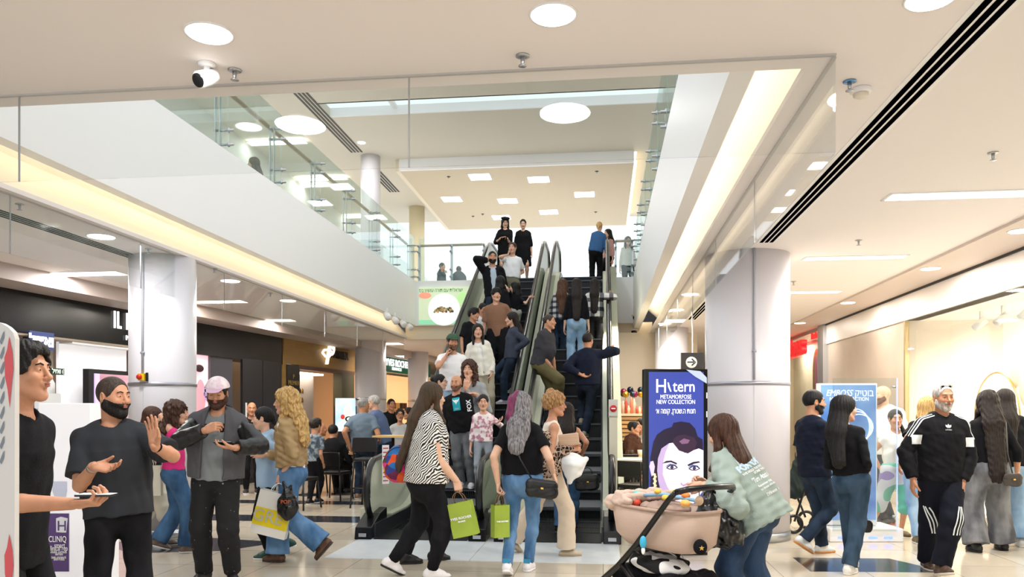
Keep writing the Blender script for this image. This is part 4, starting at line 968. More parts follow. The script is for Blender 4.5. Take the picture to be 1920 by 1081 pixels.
def _vor(nt, b, c):
    v = nt.nodes.new('ShaderNodeTexVoronoi'); v.inputs['Scale'].default_value = 13; nt.links.new(c, v.inputs[0]); s = nt.nodes.new('ShaderNodeSeparateColor'); nt.links.new(v.outputs[1], s.inputs[0])
    nt.links.new(ramp(nt, s.outputs[0], [(0, '#2c3f8f'), (.2, '#6a1f4a'), (.38, '#e0541c'), (.52, '#2b6fb5'), (.66, '#e3b91e'), (.78, '#5a4a2a'), (.88, '#e23a86')]), b.inputs['Base Color'])
MPCK = pat('cloth_patchwork', _vor)
PAINTY = blot('cloth_paint_specks', [(0, '#111114'), (.70, '#8f8f90')], 34, 6)
SHORT = blot('cloth_colour_block', [(0, '#5fae9f'), (.46, '#c9cede'), (.62, '#8f82c4')], 3, 0)
TS = lambda m, **k: ('t_shirt', m, dict(dict(e=.022, sl=.68, hem=-.06, st=.8), **k))
HD = lambda m, **k: ('hoodie', m, dict(dict(e=.032, sl=1.95, hem=-.12, st=1., se=.028), **k))
LS = lambda m, **k: ('sweater', m, dict(dict(e=.018, sl=1.96, hem=-.04, st=.7, se=.014), **k))
TR = lambda m, **k: ('trousers', m, dict(dict(e=.016), **k))
JN = lambda m, **k: ('jeans', m, dict(dict(e=.012, kn=.072, ank=.068), **k))
SK = lambda m, **k: ('jeans', m, dict(dict(e=.007), **k))
WJ = lambda m, **k: ('jeans', m, dict(dict(e=.016, kn=.095, ank=.115, upto=.98), **k))
def prism_on(S, g, W=None): pass
# ================================================================ people on the ground floor
yg = person('young man in a black tee at the left edge holding out a phone', 3.4, 14, 646, a=88, sex='m', hx=46, hf=.0, skin='tan', rh=(136, 944, -.16), rp='hold', rn=(0, .3, 1), rd=(1, 0, .05), lh=('b', .25, -.30, .06), hpit=-4, bw=.92,
    hair=('thick', 'black'), wear=[TS(BLK, e=.03, sl=.78, hem=-.22), TR(BJ)])
be = person('bearded man in a black T-shirt raising his open palm', 4.8, 222, 708, a=22, hd=68, sex='m', hx=214, bw=1.04, skin='tan', rh=(177, 873, -.32), lh=(290, 836, -.30), lp='open', rp='relax', ln=(-.35, -1, .1), ld=(-.12, 0, 1), rn=(.1, -.6, .8), rd=(1, 0, -.15),
    hair=('buzz', 'buzz'), beard=('black', .005), wear=[TS(blot('cloth_washed_black', [(0, '#0f1014'), (.6, '#20242b')], 4, 5, False), e=.032, sl=.80, hem=-.08, st=.9), TR(BJ, e=.014)], rf=(190, 0, 0), lf=(268, .1, 0))
cp = person('bearded man in a pink cap and grey jacket looking down at his phone', 6.8, 405, 712, a=6, hd=8, hpit=9, sex='m', hx=412, hf=.07, bw=1.06, skin='tan', rh=(385, 806, -.36), rd=(.95, -.1, .35), rn=(.3, .9, -.3), rp='pinch', lh=(441, 839, -.34), ld=(-1, -.1, .05), ln=(0, .2, 1), lp='relax', rel=(1.2, -.4, -.6), lel=(1.2, -.4, -.5),
    hair=('short', 'dark'), beard=('brown', .005), lookdown=True, cap_=(mat('cap_pink', '#d9bcc8', .8, col2='#efe6e6', vs=(20, 20, 20)), mat('cap_brim', '#c9a4bd', .8), 0), brow='#2a1a12',
    wear=[('inner', cloth('grey_tee', '#7f8486'), dict(e=.024, sl=.3, hem=-.05, st=.9)), ('jacket', cloth('grey_wool', '#57565a'), dict(e=.060, sl=0, hem=-.02, st=1., open=.105, neck=.02)), ('sleeves', LEA, dict(e=.032, sl=1.93, wr=.005)), ('hood', cloth('black_fleece', '#131318'), {}), TR(PAINTY, e=.024, kn=.088, ank=.072, upto=.93, top=.2)],
    rf=(383, .1, 0, 0, 15), lf=(436, .05, 0, 0, 15), shoes=('#15110f', '#201a18'))
pk = person('woman with long curly brown hair in a sleeveless pink top and flared jeans', 8.3, 326, 754, a=115, hd=100, hx=326, skin='fair', rh=(347, 790, .05), rd=(0, 0, 1), rp='relax', bw=1.05, hair=('curly', 'brown', .36, 1.1),
    wear=[('t_shirt', cloth('pink', '#d8347c'), dict(e=.012, sl=.25, hem=.08, st=.5)), WJ(BJ2, ank=.10)], lf=(298, .1, .03, 20), rf=(350, -.05, 0), shoes=('#6b5a50', None))
sh_ = person('person in a white skirt and sandals behind the curly-haired woman in pink', 8.7, 283, 764, a=100, hair=('long', 'brown', .28), skin='light', wear=[('t_shirt', BLK, dict(e=.014, sl=.6, hem=.1)), ('shorts', cloth('cream', '#d9d3c2'), dict(e=.03, up=-.35, th=1.25))], rf=(315, .0, 0), lf=(262, .2, 0), shoes=('#5d534c', '#c8bdb0', 'low'))
hg = person('girl in a pale blue hoodie and black leggings walking left', 8.0, 503, 764, a=-82, hx=498, skin='light', hair=('pony', 'black', .3), lh=(497, 858, -.1), ld=(-.8, 0, .3), rh=(488, 850, .12), bw=.92, wear=[HD(LBL, e=.022, hem=-.2, se=.016), ('leggings', BLK, dict(e=.004))],
    lf=(503, -.1, 0), rf=(540, .25, .04, 20), shoes=('#1f4a40', '#f2f2ee'))
bl = person('woman with curly blonde hair in a tan jacket carrying shopping bags', 7.7, 548, 731, a=-98, hd=-80, hx=541, skin='fair', hair=('curly', 'blonde', .36, 1.12), lh=(528, 890, -.14), ld=(-.35, 0, -1), lp='hold', rh=(497, 852, .1), rd=(-1, 0, 0),
    wear=[('jacket', TAN, dict(e=.042, sl=1.9, hem=.10, st=.9, se=.028, wr=.011, collar=1)), ('inner', WHT, dict(e=.016, sl=.2, hem=.02)), WJ(MJ, ank=.12)], rf=(520, .05, 0), lf=(603, -.05, .12, 48), shoes=('#5c3d2a', '#3a2a20'))
bo = person('boy in a camouflage tee and black trousers walking away', 12.66, 590, 785, a=155, sex='m', hair=('thick', 'dark'), rh=(606, 870, .0), rp='hold', wear=[TS(CAMO, hem=-.1), TR(BLK)], rf=(596, .1, 0), lf=(580, -.1, 0), shoes=('#111111', None))
gt = person('grey-haired man in a blue-grey T-shirt seen from behind, near the bar stool', 13.3, 681, 746, a=172, hd=140, sex='m', bw=1.15, skin='olive', hair=('buzz', 'grey'), lh=(655, 836, -.1), rh=(712, 822, .1), wear=[TS(cloth('blue_grey', '#6c7d8d'), hem=-.12), JN(DJ)], shoes=('#8a6a55', None))
eg = person('white-haired man in a blue sweater leaning in to greet', 13.9, 722, 741, a=-100, hd=-100, hx=703, sex='m', bw=1.08, skin='fair', hair=('short', 'white'), wear=[LS(cloth('slate_blue', '#5d6d92'), e=.025), JN(DJ)])
bd = person('bald man in black standing by the dark shop doors', 14.2, 472, 754, a=20, sex='m', hair=('bald', 'grey'), skin='olive', wear=[LS(BLK), TR(BLK)])
zb = person('woman with very long brown hair in a zebra-striped top carrying a green bag', 7.0, 800, 720, a=102, hd=122, hx=806, bw=1.5, skin='light', hair=('long', 'auburn', .60, 1.15, 1), rh=(855, 900, -.1), rd=(.25, 0, -1), rp='hold', lh=(800, 880, .2), rel=(.4, -.8, -.4),
    wear=[('t_shirt', ZEB, dict(e=.02, sl=.5, hem=-.10, st=.9, fl=1.02)), SK(BJ, e=.008)], rf=(811, -.05, 0), lf=(736, .1, .05, 28), shoes=('#e6e2e2', '#151515'))
hp_ = person('person in black trousers walking just beyond the zebra-top woman', 7.75, 786, 748, a=98, hx=803, skin='light', hair=('back', 'dark'), wear=[LS(BLK), SK(BJ)], rf=(816, .1, 0), lf=(764, -.1, .0), shoes=('#101010', '#101010'))
bg_ = person('woman in a black T-shirt with grey and magenta hair carrying a small green bag', 7.2, 980, 737, a=168, hd=172, hx=976, bw=1.16, skin='light', hair=('long', 'silver', .36, 1.12), lh=(934, 906, -.08), lp='hold', ld=(0, 0, -1), rh=(1037, 886, .05), rd=(.4, 0, -1), rp='relax',
    wear=[TS(BLK, sl=.62, hem=.08, st=.8), JN(MJ, e=.008, kn=.062, ank=.052, upto=.95)], lf=(951, -.15, .03, 22), rf=(991, .12, 0), shoes=('#ece9ee', '#f2f0f2'))
bn = person('woman with a curly blonde bun in beige trousers carrying a leopard-print jacket', 8.1, 1030, 737, a=98, hd=82, hx=1036, skin='tan', hair=('curlybun', 'ginger', 0, 1.1), rh=(1070, 842, -.1), rd=(1, 0, .1), rn=(0, .6, -.6), rp='hold', lh=(1072, 838, .2), lp='hold',
    wear=[('tank_top', cloth('ivory', '#e9ded0'), dict(e=.010, sl=0, hem=.05, st=.4)), ('trousers', cloth('beige', '#dccab4'), dict(e=.016, kn=.085, ank=.105, upto=.96))], rf=(1062, -.05, 0), lf=(962, .15, .06, 35), shoes=('#c6b49c', '#a8957c', 'low'))
ja = person('woman with long dark hair in a black tank top walking onto the right escalator', 9.6, 1066, 756, a=176, hx=1062, skin='olive', hair=('long', 'dark', .42), rh=(1092, 850, -.05), lh=(1045, 858, 0), wear=[('tank_top', BLK, dict(e=.008, sl=0, hem=.08, st=.4)), JN(BJ2)], lf=(1048, 0, 0), rf=(1075, .2, 0), shoes=('#222222', None))
ho = person('woman in a sage green hoodie leaning on the stroller', 5.2, 1418, 781, a=-128, hd=-142, hx=1398, hf=.16, H=1.66, bw=1.12, hipz=.86, hpit=16, skin='fair', hair=('long', 'brown', .42, .95, 1), lh=(1319, 909, -.12), lp='hold', ld=(-.8, 0, -.3), rh=(1322, 906, .28), rp='hold', lel=(.9, -.2, -.8),
    wear=[('hoodie', cloth('sage', '#9caba3'), dict(e=.045, sl=1.9, hem=-.36, st=1.1, se=.045, wr=.008, fl=1.03)), JN(denim('stone_blue', '#263850', '#40587a'), e=.018, kn=.085, ank=.085)], lf=(1412, -.05, 0), rf=(1450, .12, 0))
nv = person('bearded man in a navy T-shirt walking right beside the blue illuminated stand', 8.0, 1527, 732, a=103, hd=88, hx=1522, sex='m', bw=1.06, skin='tan', hair=('short', 'black'), beard=('black', .002), rh=(1566, 871, .02), rd=(.6, 0, -.8), lh=(1545, 868, .15), wear=[TS(NAVY, hem=-.14, e=.026), JN(DJ, e=.014)], rf=(1508, .0, .10, 33), lf=(1541, .25, 0), shoes=('#d9d9d6', '#c98a4a'))
lw_ = person('woman with long straight black hair in cropped jeans and white sneakers', 7.25, 1596, 743, a=140, hd=95, hx=1583, skin='fair', hair=('long', 'black', .46, 1.0, 0), rh=(1627, 884, .0), rd=(0, 0, -1), lh=(1590, 884, .1), rp='hold', wear=[LS(BLK, e=.010, se=.006, hem=.10), ('jeans', denim('vintage', '#24374b', '#40566c'), dict(e=.012, kn=.075, ank=.075, upto=.9))], rf=(1592, -.08, 0), lf=(1598, .2, 0), shoes=('#eceae6', '#f3f1ee'))
ad = person('older white-haired man in a black hoodie with white shoulder stripes', 7.2, 1764, 721, a=-4, hd=-2, hx=1766, sex='m', bw=1.03, skin='olive', hair=('buzz', 'white'), beard=('white', .0005), glasses=('dark', .098), brow='#8a8580', rh=(1712, 898, -.05), rd=(-.1, 0, -1), rp='relax', lh=(1804, 902, -.1), ld=(0, 0, -1), lp='fist', rel=(1, -.4, -.4), lel=(1, -.4, -.4),
    wear=[HD(BLK, e=.034, hem=-.14, se=.026), ('trousers', NAVY2, dict(e=.026, kn=.095, ank=.085))], rf=(1738, .22, 0, 0), lf=(1764, -.18, .02, -14), shoes=('#4a3428', '#cfc6ba'))
ch_ = person('woman with waist-length wavy dark hair in wide grey jeans seen from behind', 8.3, 1855, 734, a=176, hx=1852, bw=1.16, skin='tan', hair=('wavy', 'dark', .74, 1.15, 1), rh=(1907, 884, .0), rd=(.2, 0, -1), lh=(1822, 880, .1), wear=[LS(BLK, e=.014, se=.008, hem=.1), WJ(GJ, ank=.135, kn=.115, e=.02, upto=1.)], lf=(1830, 0, 0), rf=(1880, .12, 0), shoes=('#151517', '#151517'))
dk = person('dark-haired woman in a black jacket and pale jeans at the right edge', 8.65, 1897, 731, a=165, hx=1884, skin='tan', hair=('long', 'dark', .40), rh=('b', .7, .1, .1), wear=[LS(BLK2, e=.03), WJ(LJ)], shoes=('#dddddd', None))
gl = person('girl with a ponytail in a white top and colour-block shorts', 9.5, 1681, 768, a=12, hd=-8, hx=1676, skin='tan', hair=('pony', 'black', .34), rh=(1652, 880, .05), wear=[('t_shirt', WHT, dict(e=.02, sl=.3, hem=.0, st=1)), ('shorts', SHORT, dict(e=.03, up=-.5, th=1.15))], rf=(1636, .3, .02), lf=(1690, -.1, 0), shoes=('#6e5f45', '#4b402f', 'low'))
bw_ = person('bald bearded man in a white T-shirt with a black strap behind the girl in shorts', 10.3, 1664, 723, a=-55, hd=-85, sex='m', bw=1.2, hx=1656, skin='fair', hair=('bald', 'grey'), beard=('stubble', .002), wear=[TS(WHT, e=.03), JN(DJ)], rf=(1668, 0, 0), lf=(1650, 0, 0), shoes=('#14202e', '#a03026'))
bh = person('woman in light blue jeans mostly hidden behind the man in the striped hoodie', 8.9, 1722, 745, a=165, hx=1738, skin='olive', hair=('long', 'blonde', .2), lh=(1689, 866, -.1), wear=[TS(BLK, sl=.7), JN(LJ)], lf=(1722, -.1, 0), shoes=('#6b6040', None))
# seated cafe guests
def seat(label, D, cx, top, a, sex, hair, top_, **k):
    return person(label, D, cx, top, a=a, sex=sex, H=k.pop('H', 1.72), hipz=.56, hair=hair, wear=[top_, TR(BLK)], seated=True, lf=('b', .10, .44, 0, 0), rf=('b', .12, .42, 0, 0), lh=('b', .3, .30, .28), rh=('b', .3, .30, .28), **k)
s1 = seat('man in black seated with his back turned, in front of the shop screen', 13.8, 624, 796, 172, 'm', ('short', 'black'), LS(BLK, e=.03))
s2 = seat('bald man seated at the cafe behind the boy in the camouflage tee', 14.6, 599, 792, 120, 'm', ('bald', 'grey'), LS(BLK), skin='olive')
s3 = seat('woman with round glasses in a light grey top seated at the cafe', 15.3, 750, 766, 10, 'f', ('back', 'black'), LS(cloth('pale_grey', '#b9bbbc')), glasses=('clear', 0), H=1.75)
s4 = seat('dark-haired woman seated right of the one with glasses', 15.9, 768, 764, -60, 'f', ('back', 'dark'), LS(BLK), H=1.72)
s5 = person('man in a dark cap standing at the lit shop entrance', 17.5, 733, 748, a=30, sex='m', hair=('short', 'black'), wear=[TS(BLK), TR(BLK)], skin='olive')
s6 = seat('person in a brown fur coat holding a phone at the cafe right of the escalators', 13.4, 1186, 790, 60, 'f', ('back', 'black'), LS(cloth('brown_fur', '#4a2f22'), e=.07, wr=.015, se=.05), H=1.7)
s7 = seat('person in a cream top seated beside the brown fur coat', 14.4, 1204, 784, -60, 'f', ('back', 'black'), LS(cloth('cream_top', '#d8cdbb')), H=1.7)
s8 = person('man standing inside the shop at the far left behind the white advertising stand', 12.6, 133, 739, a=40, sex='m', hair=('short', 'black'), wear=[TS(BLK), TR(BLK)], skin='olive')
# ================================================================ people on the left escalator
def ez(D, px): Y = D*(CT+(px-960)/FP*ST); return (Y-YB)*SL
def esc(label, D, cx, top, z0=None, **k): return person(label, D, cx, top, z0=ez(D, cx)+.03 if z0 is None else z0, **k)
person('woman in a lilac shirt and glasses, hair up, at the foot of the left escalator', 12.0, 818, 702, z0=.5, a=82, hx=822, skin='light', hair=('bun', 'black', 0, 1.1), glasses=('clear', 0), wear=[LS(cloth('lilac', '#b9a3c9'), e=.03), JN(BJ)])
fx = person('bald man in a black long-sleeved top with a turquoise print and grey jeans', 11.6, 866, 703, z0=.36, a=-8, hd=-14, hx=856, sex='m', bw=1.06, skin='tan', hair=('bald', 'grey'), beard=('stubble', .001), lh=(887, 820, -.08), ld=(-.5, 0, -.8), rh=(838, 822, .05), wear=[LS(BLK, e=.026, hem=-.14, se=.018), ('jeans', GJ2, dict(e=.014, kn=.075, ank=.068))], shoes=('#d8d8da', None), lf=(884, -.12, 0), rf=(866, .05, 0))
person('little girl in a pink patterned sweatshirt holding the escalator handrail', 11.3, 906, 740, z0=.33, a=2, skin='fair', hair=('back', 'dark'), lh=(932, 792, -.05), ld=(.5, 0, .3), wear=[LS(PINKP, e=.02, hem=-.06), SK(denim('pale', '#8b929c', '#a5adb8'))])
person('woman with long curly hair in a grey sweatshirt touching her mouth', 12.0, 889, 677, a=-10, hx=880, hd=-12, skin='fair', hair=('curly', 'brown', .40, 1.05), rh=(873, 728, -.22), rd=(.15, 0, 1), rn=(0, 1, 0), lh=(893, 740, -.25), ld=(-1, 0, 0), wear=[LS(cloth('heather', '#9a9ca0'), e=.028), JN(GJ2)])
gc = esc('man in a green cap and white T-shirt holding a phone to his ear', 12.6, 846, 628, a=12, hd=18, hx=848, sex='m', skin='tan', hair=('short', 'black'), beard=('stubble', .002), cap_=(cloth('green_cap', '#3f5b48'), cloth('green_cap', '#3f5b48'), 0), rh=(836, 668, -.12), rd=(.3, 0, 1), rn=(.8, .2, 0), rp='hold', rel=(1, .2, -1.), wear=[TS(WHT, hem=-.1), JN(LJ)])
ws = esc('woman in an open white shirt over a white top holding a phone at her side', 13.1, 906, 608, a=6, hx=896, skin='fair', hair=('long', 'dark', .27, 1.0, 1), lh=(921, 700, -.1), ld=(-.1, 0, -1), lp='hold', wear=[('inner', WHT, dict(e=.008, sl=.2, hem=.08)), ('shirt', cloth('off_white', '#e4e0d4'), dict(e=.034, sl=1.9, hem=-.12, st=1, open=.05)), ('trousers', cloth('khaki_pale', '#b3ab94'), dict(e=.02, kn=.09, ank=.09))])
esc('boy in a black T-shirt on the left side of the escalator looking right', 14.2, 880, 578, a=35, hd=62, sex='m', hx=887, skin='tan', hair=('fringe', 'black'), wear=[TS(BLK, e=.03, sl=.8), TR(BLK)])
esc('small boy in a white T-shirt half hidden behind the boy in brown', 14.9, 904, 569, a=30, hpit=20, sex='m', skin='tan', hair=('short', 'black'), wear=[TS(WHT), TR(BLK)])
esc('teenage boy in a loose brown T-shirt', 14.5, 934, 541, a=-8, hd=14, hx=931, sex='m', bw=1.02, skin='fair', hair=('fringe', 'black'), lh=(978, 620, -.05), ld=(.6, 0, -.6), wear=[TS(cloth('brown_tee', '#8a6650'), e=.030, sl=.82, hem=-.2, st=1), ('shorts', BLK, dict(e=.03, up=.2, th=1.2))])
esc('girl in a dark grey hoodie facing left with her hand on the handrail', 13.7, 960, 586, a=-80, hd=-88, hx=962, skin='fair', hair=('long', 'dark', .30, 1.1, 0), lh=(966, 655, -.14), ld=(.2, 0, -.9), wear=[HD(cloth('slate', '#3d4250'), e=.03), JN(DJ)], lf=(945, -.1, 0), rf=(955, .2, .2), shoes=('#c9bfd0', None))
esc('small girl in black reaching for the handrail', 15.8, 966, 529, a=-150, hd=-100, skin='light', hair=('long', 'black', .24), rh=(993, 556, .0), rd=(1, 0, -.1), lh=(950, 538, 0), ld=(-1, 0, .4), wear=[TS(BLK), ('trousers', cloth('floral', '#b9b7ad'), dict(e=.02))])
person('child in a black hood among the group on the left escalator', 15.3, 938, 518, z0=2.6, a=150, skin='tan', hair=('long', 'black', .2), wear=[('hoodie', BLK, dict(e=.03, sl=1.9, hem=-.1)), TR(BLK)])
esc('man in a black cardigan over a pale blue tee raising a phone to his ear', 16.0, 927, 472, a=8, hd=10, hx=923, sex='m', skin='tan', hair=('short', 'black'), beard=('black', .002), rh=(915, 488, -.05), rd=(.2, 0, 1), rp='hold', rel=(1., .1, -.9), wear=[('inner', cloth('pale_blue_tee', '#b3c0cc'), dict(e=.012, sl=.2, hem=-.05)), ('jacket', BLK, dict(e=.032, sl=1.9, hem=-.1, open=.075)), JN(DJ)])
esc('woman in a cropped white tee and olive trousers talking on the phone', 16.6, 958, 455, a=-5, hd=-15, hx=961, skin='fair', hair=('back', 'brown'), rh=(953, 477, -.08), rd=(.2, 0, 1), rp='hold', rel=(1, .1, -1), lh=(968, 516, 0), wear=[TS(WHT, hem=.16, e=.028), ('trousers', cloth('olive_grey', '#77715c'), dict(e=.018, kn=.08, ank=.08, top=.22))])
w1 = person('woman in a black dress and beret looking at a red phone', 19.1, 947, 409, z0=4.55, a=8, hpit=22, skin='light', hair=('long', 'black', .22), rh=(938, 447, -.25), rd=(.9, 0, .1), lh=(951, 447, -.25), ld=(-.8, 0, .1), wear=[('dress', BLK, dict(e=.03, sl=1.3, hem=-.9, fl=1.1))])
smesh('beret', [sdf([ell(w1.hc+w1.hU*.11*w1.hs-w1.hF*.01, (.115, .115, .04), (w1.hL, w1.hF, w1.hU))], .01)], BLK, w1.root, w1.O)
person('woman in a black knee-length dress with short dark hair atop the escalator', 19.4, 981, 412, z0=4.6, a=-5, hpit=12, skin='light', hair=('short', 'dark'), bw=1.1, wear=[('dress', BLK, dict(e=.025, sl=1.2, hem=-.85, fl=1.1))])
# ================================================================ people on the right escalator and the upper floor
person('blonde woman in a blue jacket at the top of the right escalator, seen from behind', 20.2, 1117, 416, z0=4.72, a=172, hd=160, hx=1124, skin='light', hair=('pony', 'blonde', .25), bw=1.1, wear=[LS(cloth('denim_blue', '#3a6190'), e=.03, hem=-.05), TR(BLK, kn=.08, ank=.08)])
person('dark-haired woman beside the blue jacket at the top of the right escalator', 20.9, 1141, 430, z0=4.7, a=-60, skin='light', hair=('long', 'dark', .3), wear=[LS(cloth('dusty_pink', '#b98f86')), TR(BLK)])
person('woman with long dark hair in a white top beyond the upper right railing', 22.6, 1177, 444, z0=4.7, a=5, skin='fair', hair=('long', 'black', .3), wear=[LS(cloth('white_top', '#dcd9d6')), TR(BLK)])
person('woman upstairs behind the left glass railing, only her head showing', 15.6, 478, 296, z0=4.7, a=-80, skin='fair', hair=('long', 'black', .25), wear=[LS(BLK), TR(BLK)])
person('dark figure upstairs behind the glass railing, hand raised to the face', 25.2, 828, 493, z0=4.7, a=60, H=1.7, skin='tan', hair=('back', 'dark'), rh=(833, 508, -.1), wear=[LS(cloth('charcoal', '#3a3d44')), TR(BLK)])
person('broad dark figure upstairs behind the glass railing beside the first escalator', 25.6, 860, 499, z0=4.7, a=170, sex='m', bw=1.2, H=1.68, skin='tan', hair=('short', 'dark'), wear=[LS(cloth('charcoal', '#3a3d44'), e=.04), TR(BLK)])
esc('woman in a plaid shirt with long brown hair, left of three going up', 15.3, 1048, 524, z0=2.5, a=168, hd=150, hx=1056, skin='light', hair=('long', 'chestnut', .52, 1.1, 1), wear=[('shirt', PL1, dict(e=.04, sl=1.9, hem=-.15, st=1)), WJ(DJ, ank=.09)], shoes=('#e5e5e8', None))
esc('woman in light jeans with long dark hair, middle of three going up', 14.9, 1081, 523, z0=2.25, a=176, skin='light', hair=('long', 'dark', .62, 1.05, 1), wear=[LS(BLK, hem=.08), WJ(LJ, ank=.09, kn=.085)], shoes=('#3a6ea8', None))
esc('woman in a black and white checked jacket, right of three going up', 15.5, 1115, 523, z0=2.6, a=172, skin='light', hair=('long', 'dark', .52, 1., 1), rh=(1137, 553, .1), rd=(.6, 0, .4), wear=[('jacket', PL2, dict(e=.04, sl=1.9, hem=-.15, st=1)), TR(BLK, kn=.09, ank=.09)])
person('man in a dark grey T-shirt and khaki trousers leaning on the centre handrail', 13.2, 1014, 590, z0=1.36, a=62, hd=72, hx=1024, hf=.06, sex='m', bw=1.18, skin='tan', hair=('buzz', 'buzz'), rh=(1030, 682, -.14), rd=(.1, 0, -1), wear=[TS(cloth('ash', '#3c3b40'), e=.028, sl=.75, hem=-.1), ('trousers', cloth('khaki', '#6f6646'), dict(e=.026, kn=.10, ank=.08))], rf=(1048, .15, .22), lf=(1032, .2, .0), shoes=('#3a3a3a', None))
esc('man in a navy shirt holding the right handrail, seen from behind', 12.7, 1102, 624, z0=1.06, a=168, hd=150, sex='m', bw=1.1, skin='olive', hair=('short', 'dark'), rh=(1136, 655, .1), rd=(.6, 0, .2), lh=(1089, 702, -.15), ld=(.6, 0, -.2), lel=(1.4, -.4, 0), wear=[('shirt', NAVY, dict(e=.03, sl=1.85, hem=-.1, st=1, collar=1)), TR(denim('ink', '#141a26', '#232c3c'), e=.018, kn=.075, ank=.07)], rf=(1096, -.1, 0), lf=(1090, .1, .2), shoes=('#8a8378', None))
# ================================================================ shops on the left
def part(name, root, pa, pb, z0, z1, m, off=0., t=.05):
    return wallbox(MB(), pa, pb, z0, z1, off, t).build(name, m, root, rel=V(*root.location))
def zl(px, py): D = WL(px); return EYE+(HZ-py)/FP*D
NUP = V(0, 0, 1)
M_FASC = mat('fascia_black', '#08080f', .25); M_GOLDW = mat('fascia_gold', '#a9864b', .45, var=.1, vs=(1, 1, 6)); M_DGREY = mat('panel_anthracite', '#242329', .35)
# first shop: long black fascia
r = empty('shop_fascia', onwall(225, 2.8), label='long black shop fascia at the left with glowing white letters', cat='shop sign')
O = V(*r.location)
fa = MB(); c = (A-WD*3+onwall(530))/2; L = np.linalg.norm(onwall(530)-(A-WD*3))/2; c[2] = 2.83; fa.obox(c-WN*.3, WD, (0, 0, 1), WN, L, .31, .3); fa.build('panel', M_FASC, r, rel=O)
MB().obox(c+WN*.02+V(0, 0, .33), WD, (0, 0, 1), WN, L, .02, .05).build('trim_profile', mat('bronze_trim', '#8d8078', .4, .5), r, rel=O)
LET = mat('letters_white', '#ffffff', .4, em=.9)
p = onwall(211, zl(211, 600), .02)
text('lettering', 'IL MAKIAGE', .38, LET, p, WD, NUP, r, rel=O, bold=.004, ext=.012, align='LEFT', width=1.25, space=1.3)
text('small_lettering', 'MAKE UP', .11, LET, onwall(234, zl(234, 633), .02), WD, NUP, r, rel=O, bold=.0, ext=.01, align='LEFT')
r = empty('storefront', onwall(140, 0), label='white and black shop front below the black fascia at the far left', cat='shop front'); O = V(*r.location)
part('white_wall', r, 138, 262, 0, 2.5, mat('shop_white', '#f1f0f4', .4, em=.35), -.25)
part('white_lintel', r, 138, 262, 2.47, 2.52, M_WHITE, -.02, .25)
part('display_wall', r, 40, 90, 0, 2.5, mat('shop_greyblue', '#4f5568', .4), -.6)
part('tan_panel', r, 88, 138, 1.75, 2.5, mat('mirror_tan', '#9a8f7c', .15, .3), -.35)
part('grid_panel', r, 85, 140, .2, 1.75, mat('shop_panel_white', '#d5d4da', .4), -.4)
for i in range(4): part('grid_bar', r, 92+i*13, 92.6+i*13, .2, 1.75, M_BLACK, -.37, .02)
part('purple_display', r, 52, 70, .4, 1.75, mat('magenta_display', '#8c2c6b', .4), -.3)
part('door_post', r, 60, 64, 0, 2.5, M_BLACK, -.1)
part('ceiling_lining', r, 30, 262, 2.5, 2.53, mat('tan_lining', '#8f8272', .5), 0, .6)
sg = empty('hanging_sign', onwall(62, 2.3, .1), label='dark blue hanging sign with white Hebrew letters at the far left', cat='shop sign')
part('board', sg, 44, 90, zl(66, 655), zl(66, 622), mat('sign_blue', '#26345f', .4, em=.4), .1, .03)
text('lettering', 'ליז׳או', .2, LET, onwall(66, zl(66, 640), .11), WD, NUP, sg, rel=V(*sg.location), bold=.008, ext=.004, width=.42)
sg = empty('exit_sign', onwall(112, 2., .05), label='small dark sign with pale Hebrew letters on the tan mirror panel', cat='sign')
part('board', sg, 95, 121, zl(108, 702), zl(108, 690), mat('sign_dark_green', '#10201a', .4), .0, .03)
text('lettering', 'ליז׳או ⊙', .1, mat('letters_pale', '#cfe6cf', .4, em=.8), onwall(109, zl(108, 696), .01), WD, NUP, sg, rel=V(*sg.location), width=.24, ext=.002)
t = empty('display_screen', onwall(198, 1.4, .1), label='large black-framed screen on the white shop wall behind the bearded man', cat='screen')
part('frame', t, 153, 243, zl(198, 890), zl(198, 694), M_BLACK, .12, .1); f_ = part('screen', t, 163, 240, zl(198, 880), zl(198, 702), mat('screen_mauve', '#9a6c7d', .3, em=.5, col2='#c39aa6', vs=(.5, .5, 4)), .13, .02)
part('screen_stripe', t, 163, 172, zl(198, 880), zl(198, 702), mat('screen_lilac', '#b9a8d6', .3, em=.6), .14, .02)
# lit beauty picture and dark doors right of the column
t = empty('poster', onwall(385, 1.5), label='tall lit picture of a made-up face right of the left column', cat='poster')
O = V(*t.location)
part('backlit_panel', t, 366, 399, 0.3, zl(382, 659), mat('poster_pink', '#e8a9b4', .4, em=.9, col2='#f6cdd2', vs=(1, 1, 3)), -.1)
pt = lambda px, py, off=-.045: onwall(px, zl(px, py), off)-O
MB().ell(pt(380, 745), (.16, .01, .34), (WD, WN, NUP)).build('face', mat('poster_face', '#d98a96', .5, em=.7), t)
MB().ell(pt(391, 735, -.035), (.10, .01, .16), (WD, WN, NUP)).build('flower', blot('poster_flower', [(0, '#2a2350'), (.45, '#c9c2f0'), (.6, '#7a3f9a')], 14) if 'blot' in globals() else M_BLACK, t)
MB().ell(pt(377, 690, -.035), (.14, .01, .07), (WD, WN, NUP)).build('hairline', mat('poster_dark', '#3c1f2a', .5), t)
r = empty('storefront', onwall(460, 0), label='dark anthracite shop doors under the black fascia, right of the lit picture', cat='shop front')
part('grey_panel', r, 399, 440, 0, 2.55, mat('panel_grey', '#4a4a54', .3), -.05); part('dark_recess', r, 440, 455, 0, 2.55, M_BLACK, -.3)
part('door_leaf', r, 455, 492, 0, 2.55, M_DGREY, 0); part('door_leaf', r, 493, 528, 0, 2.55, M_DGREY, 0)
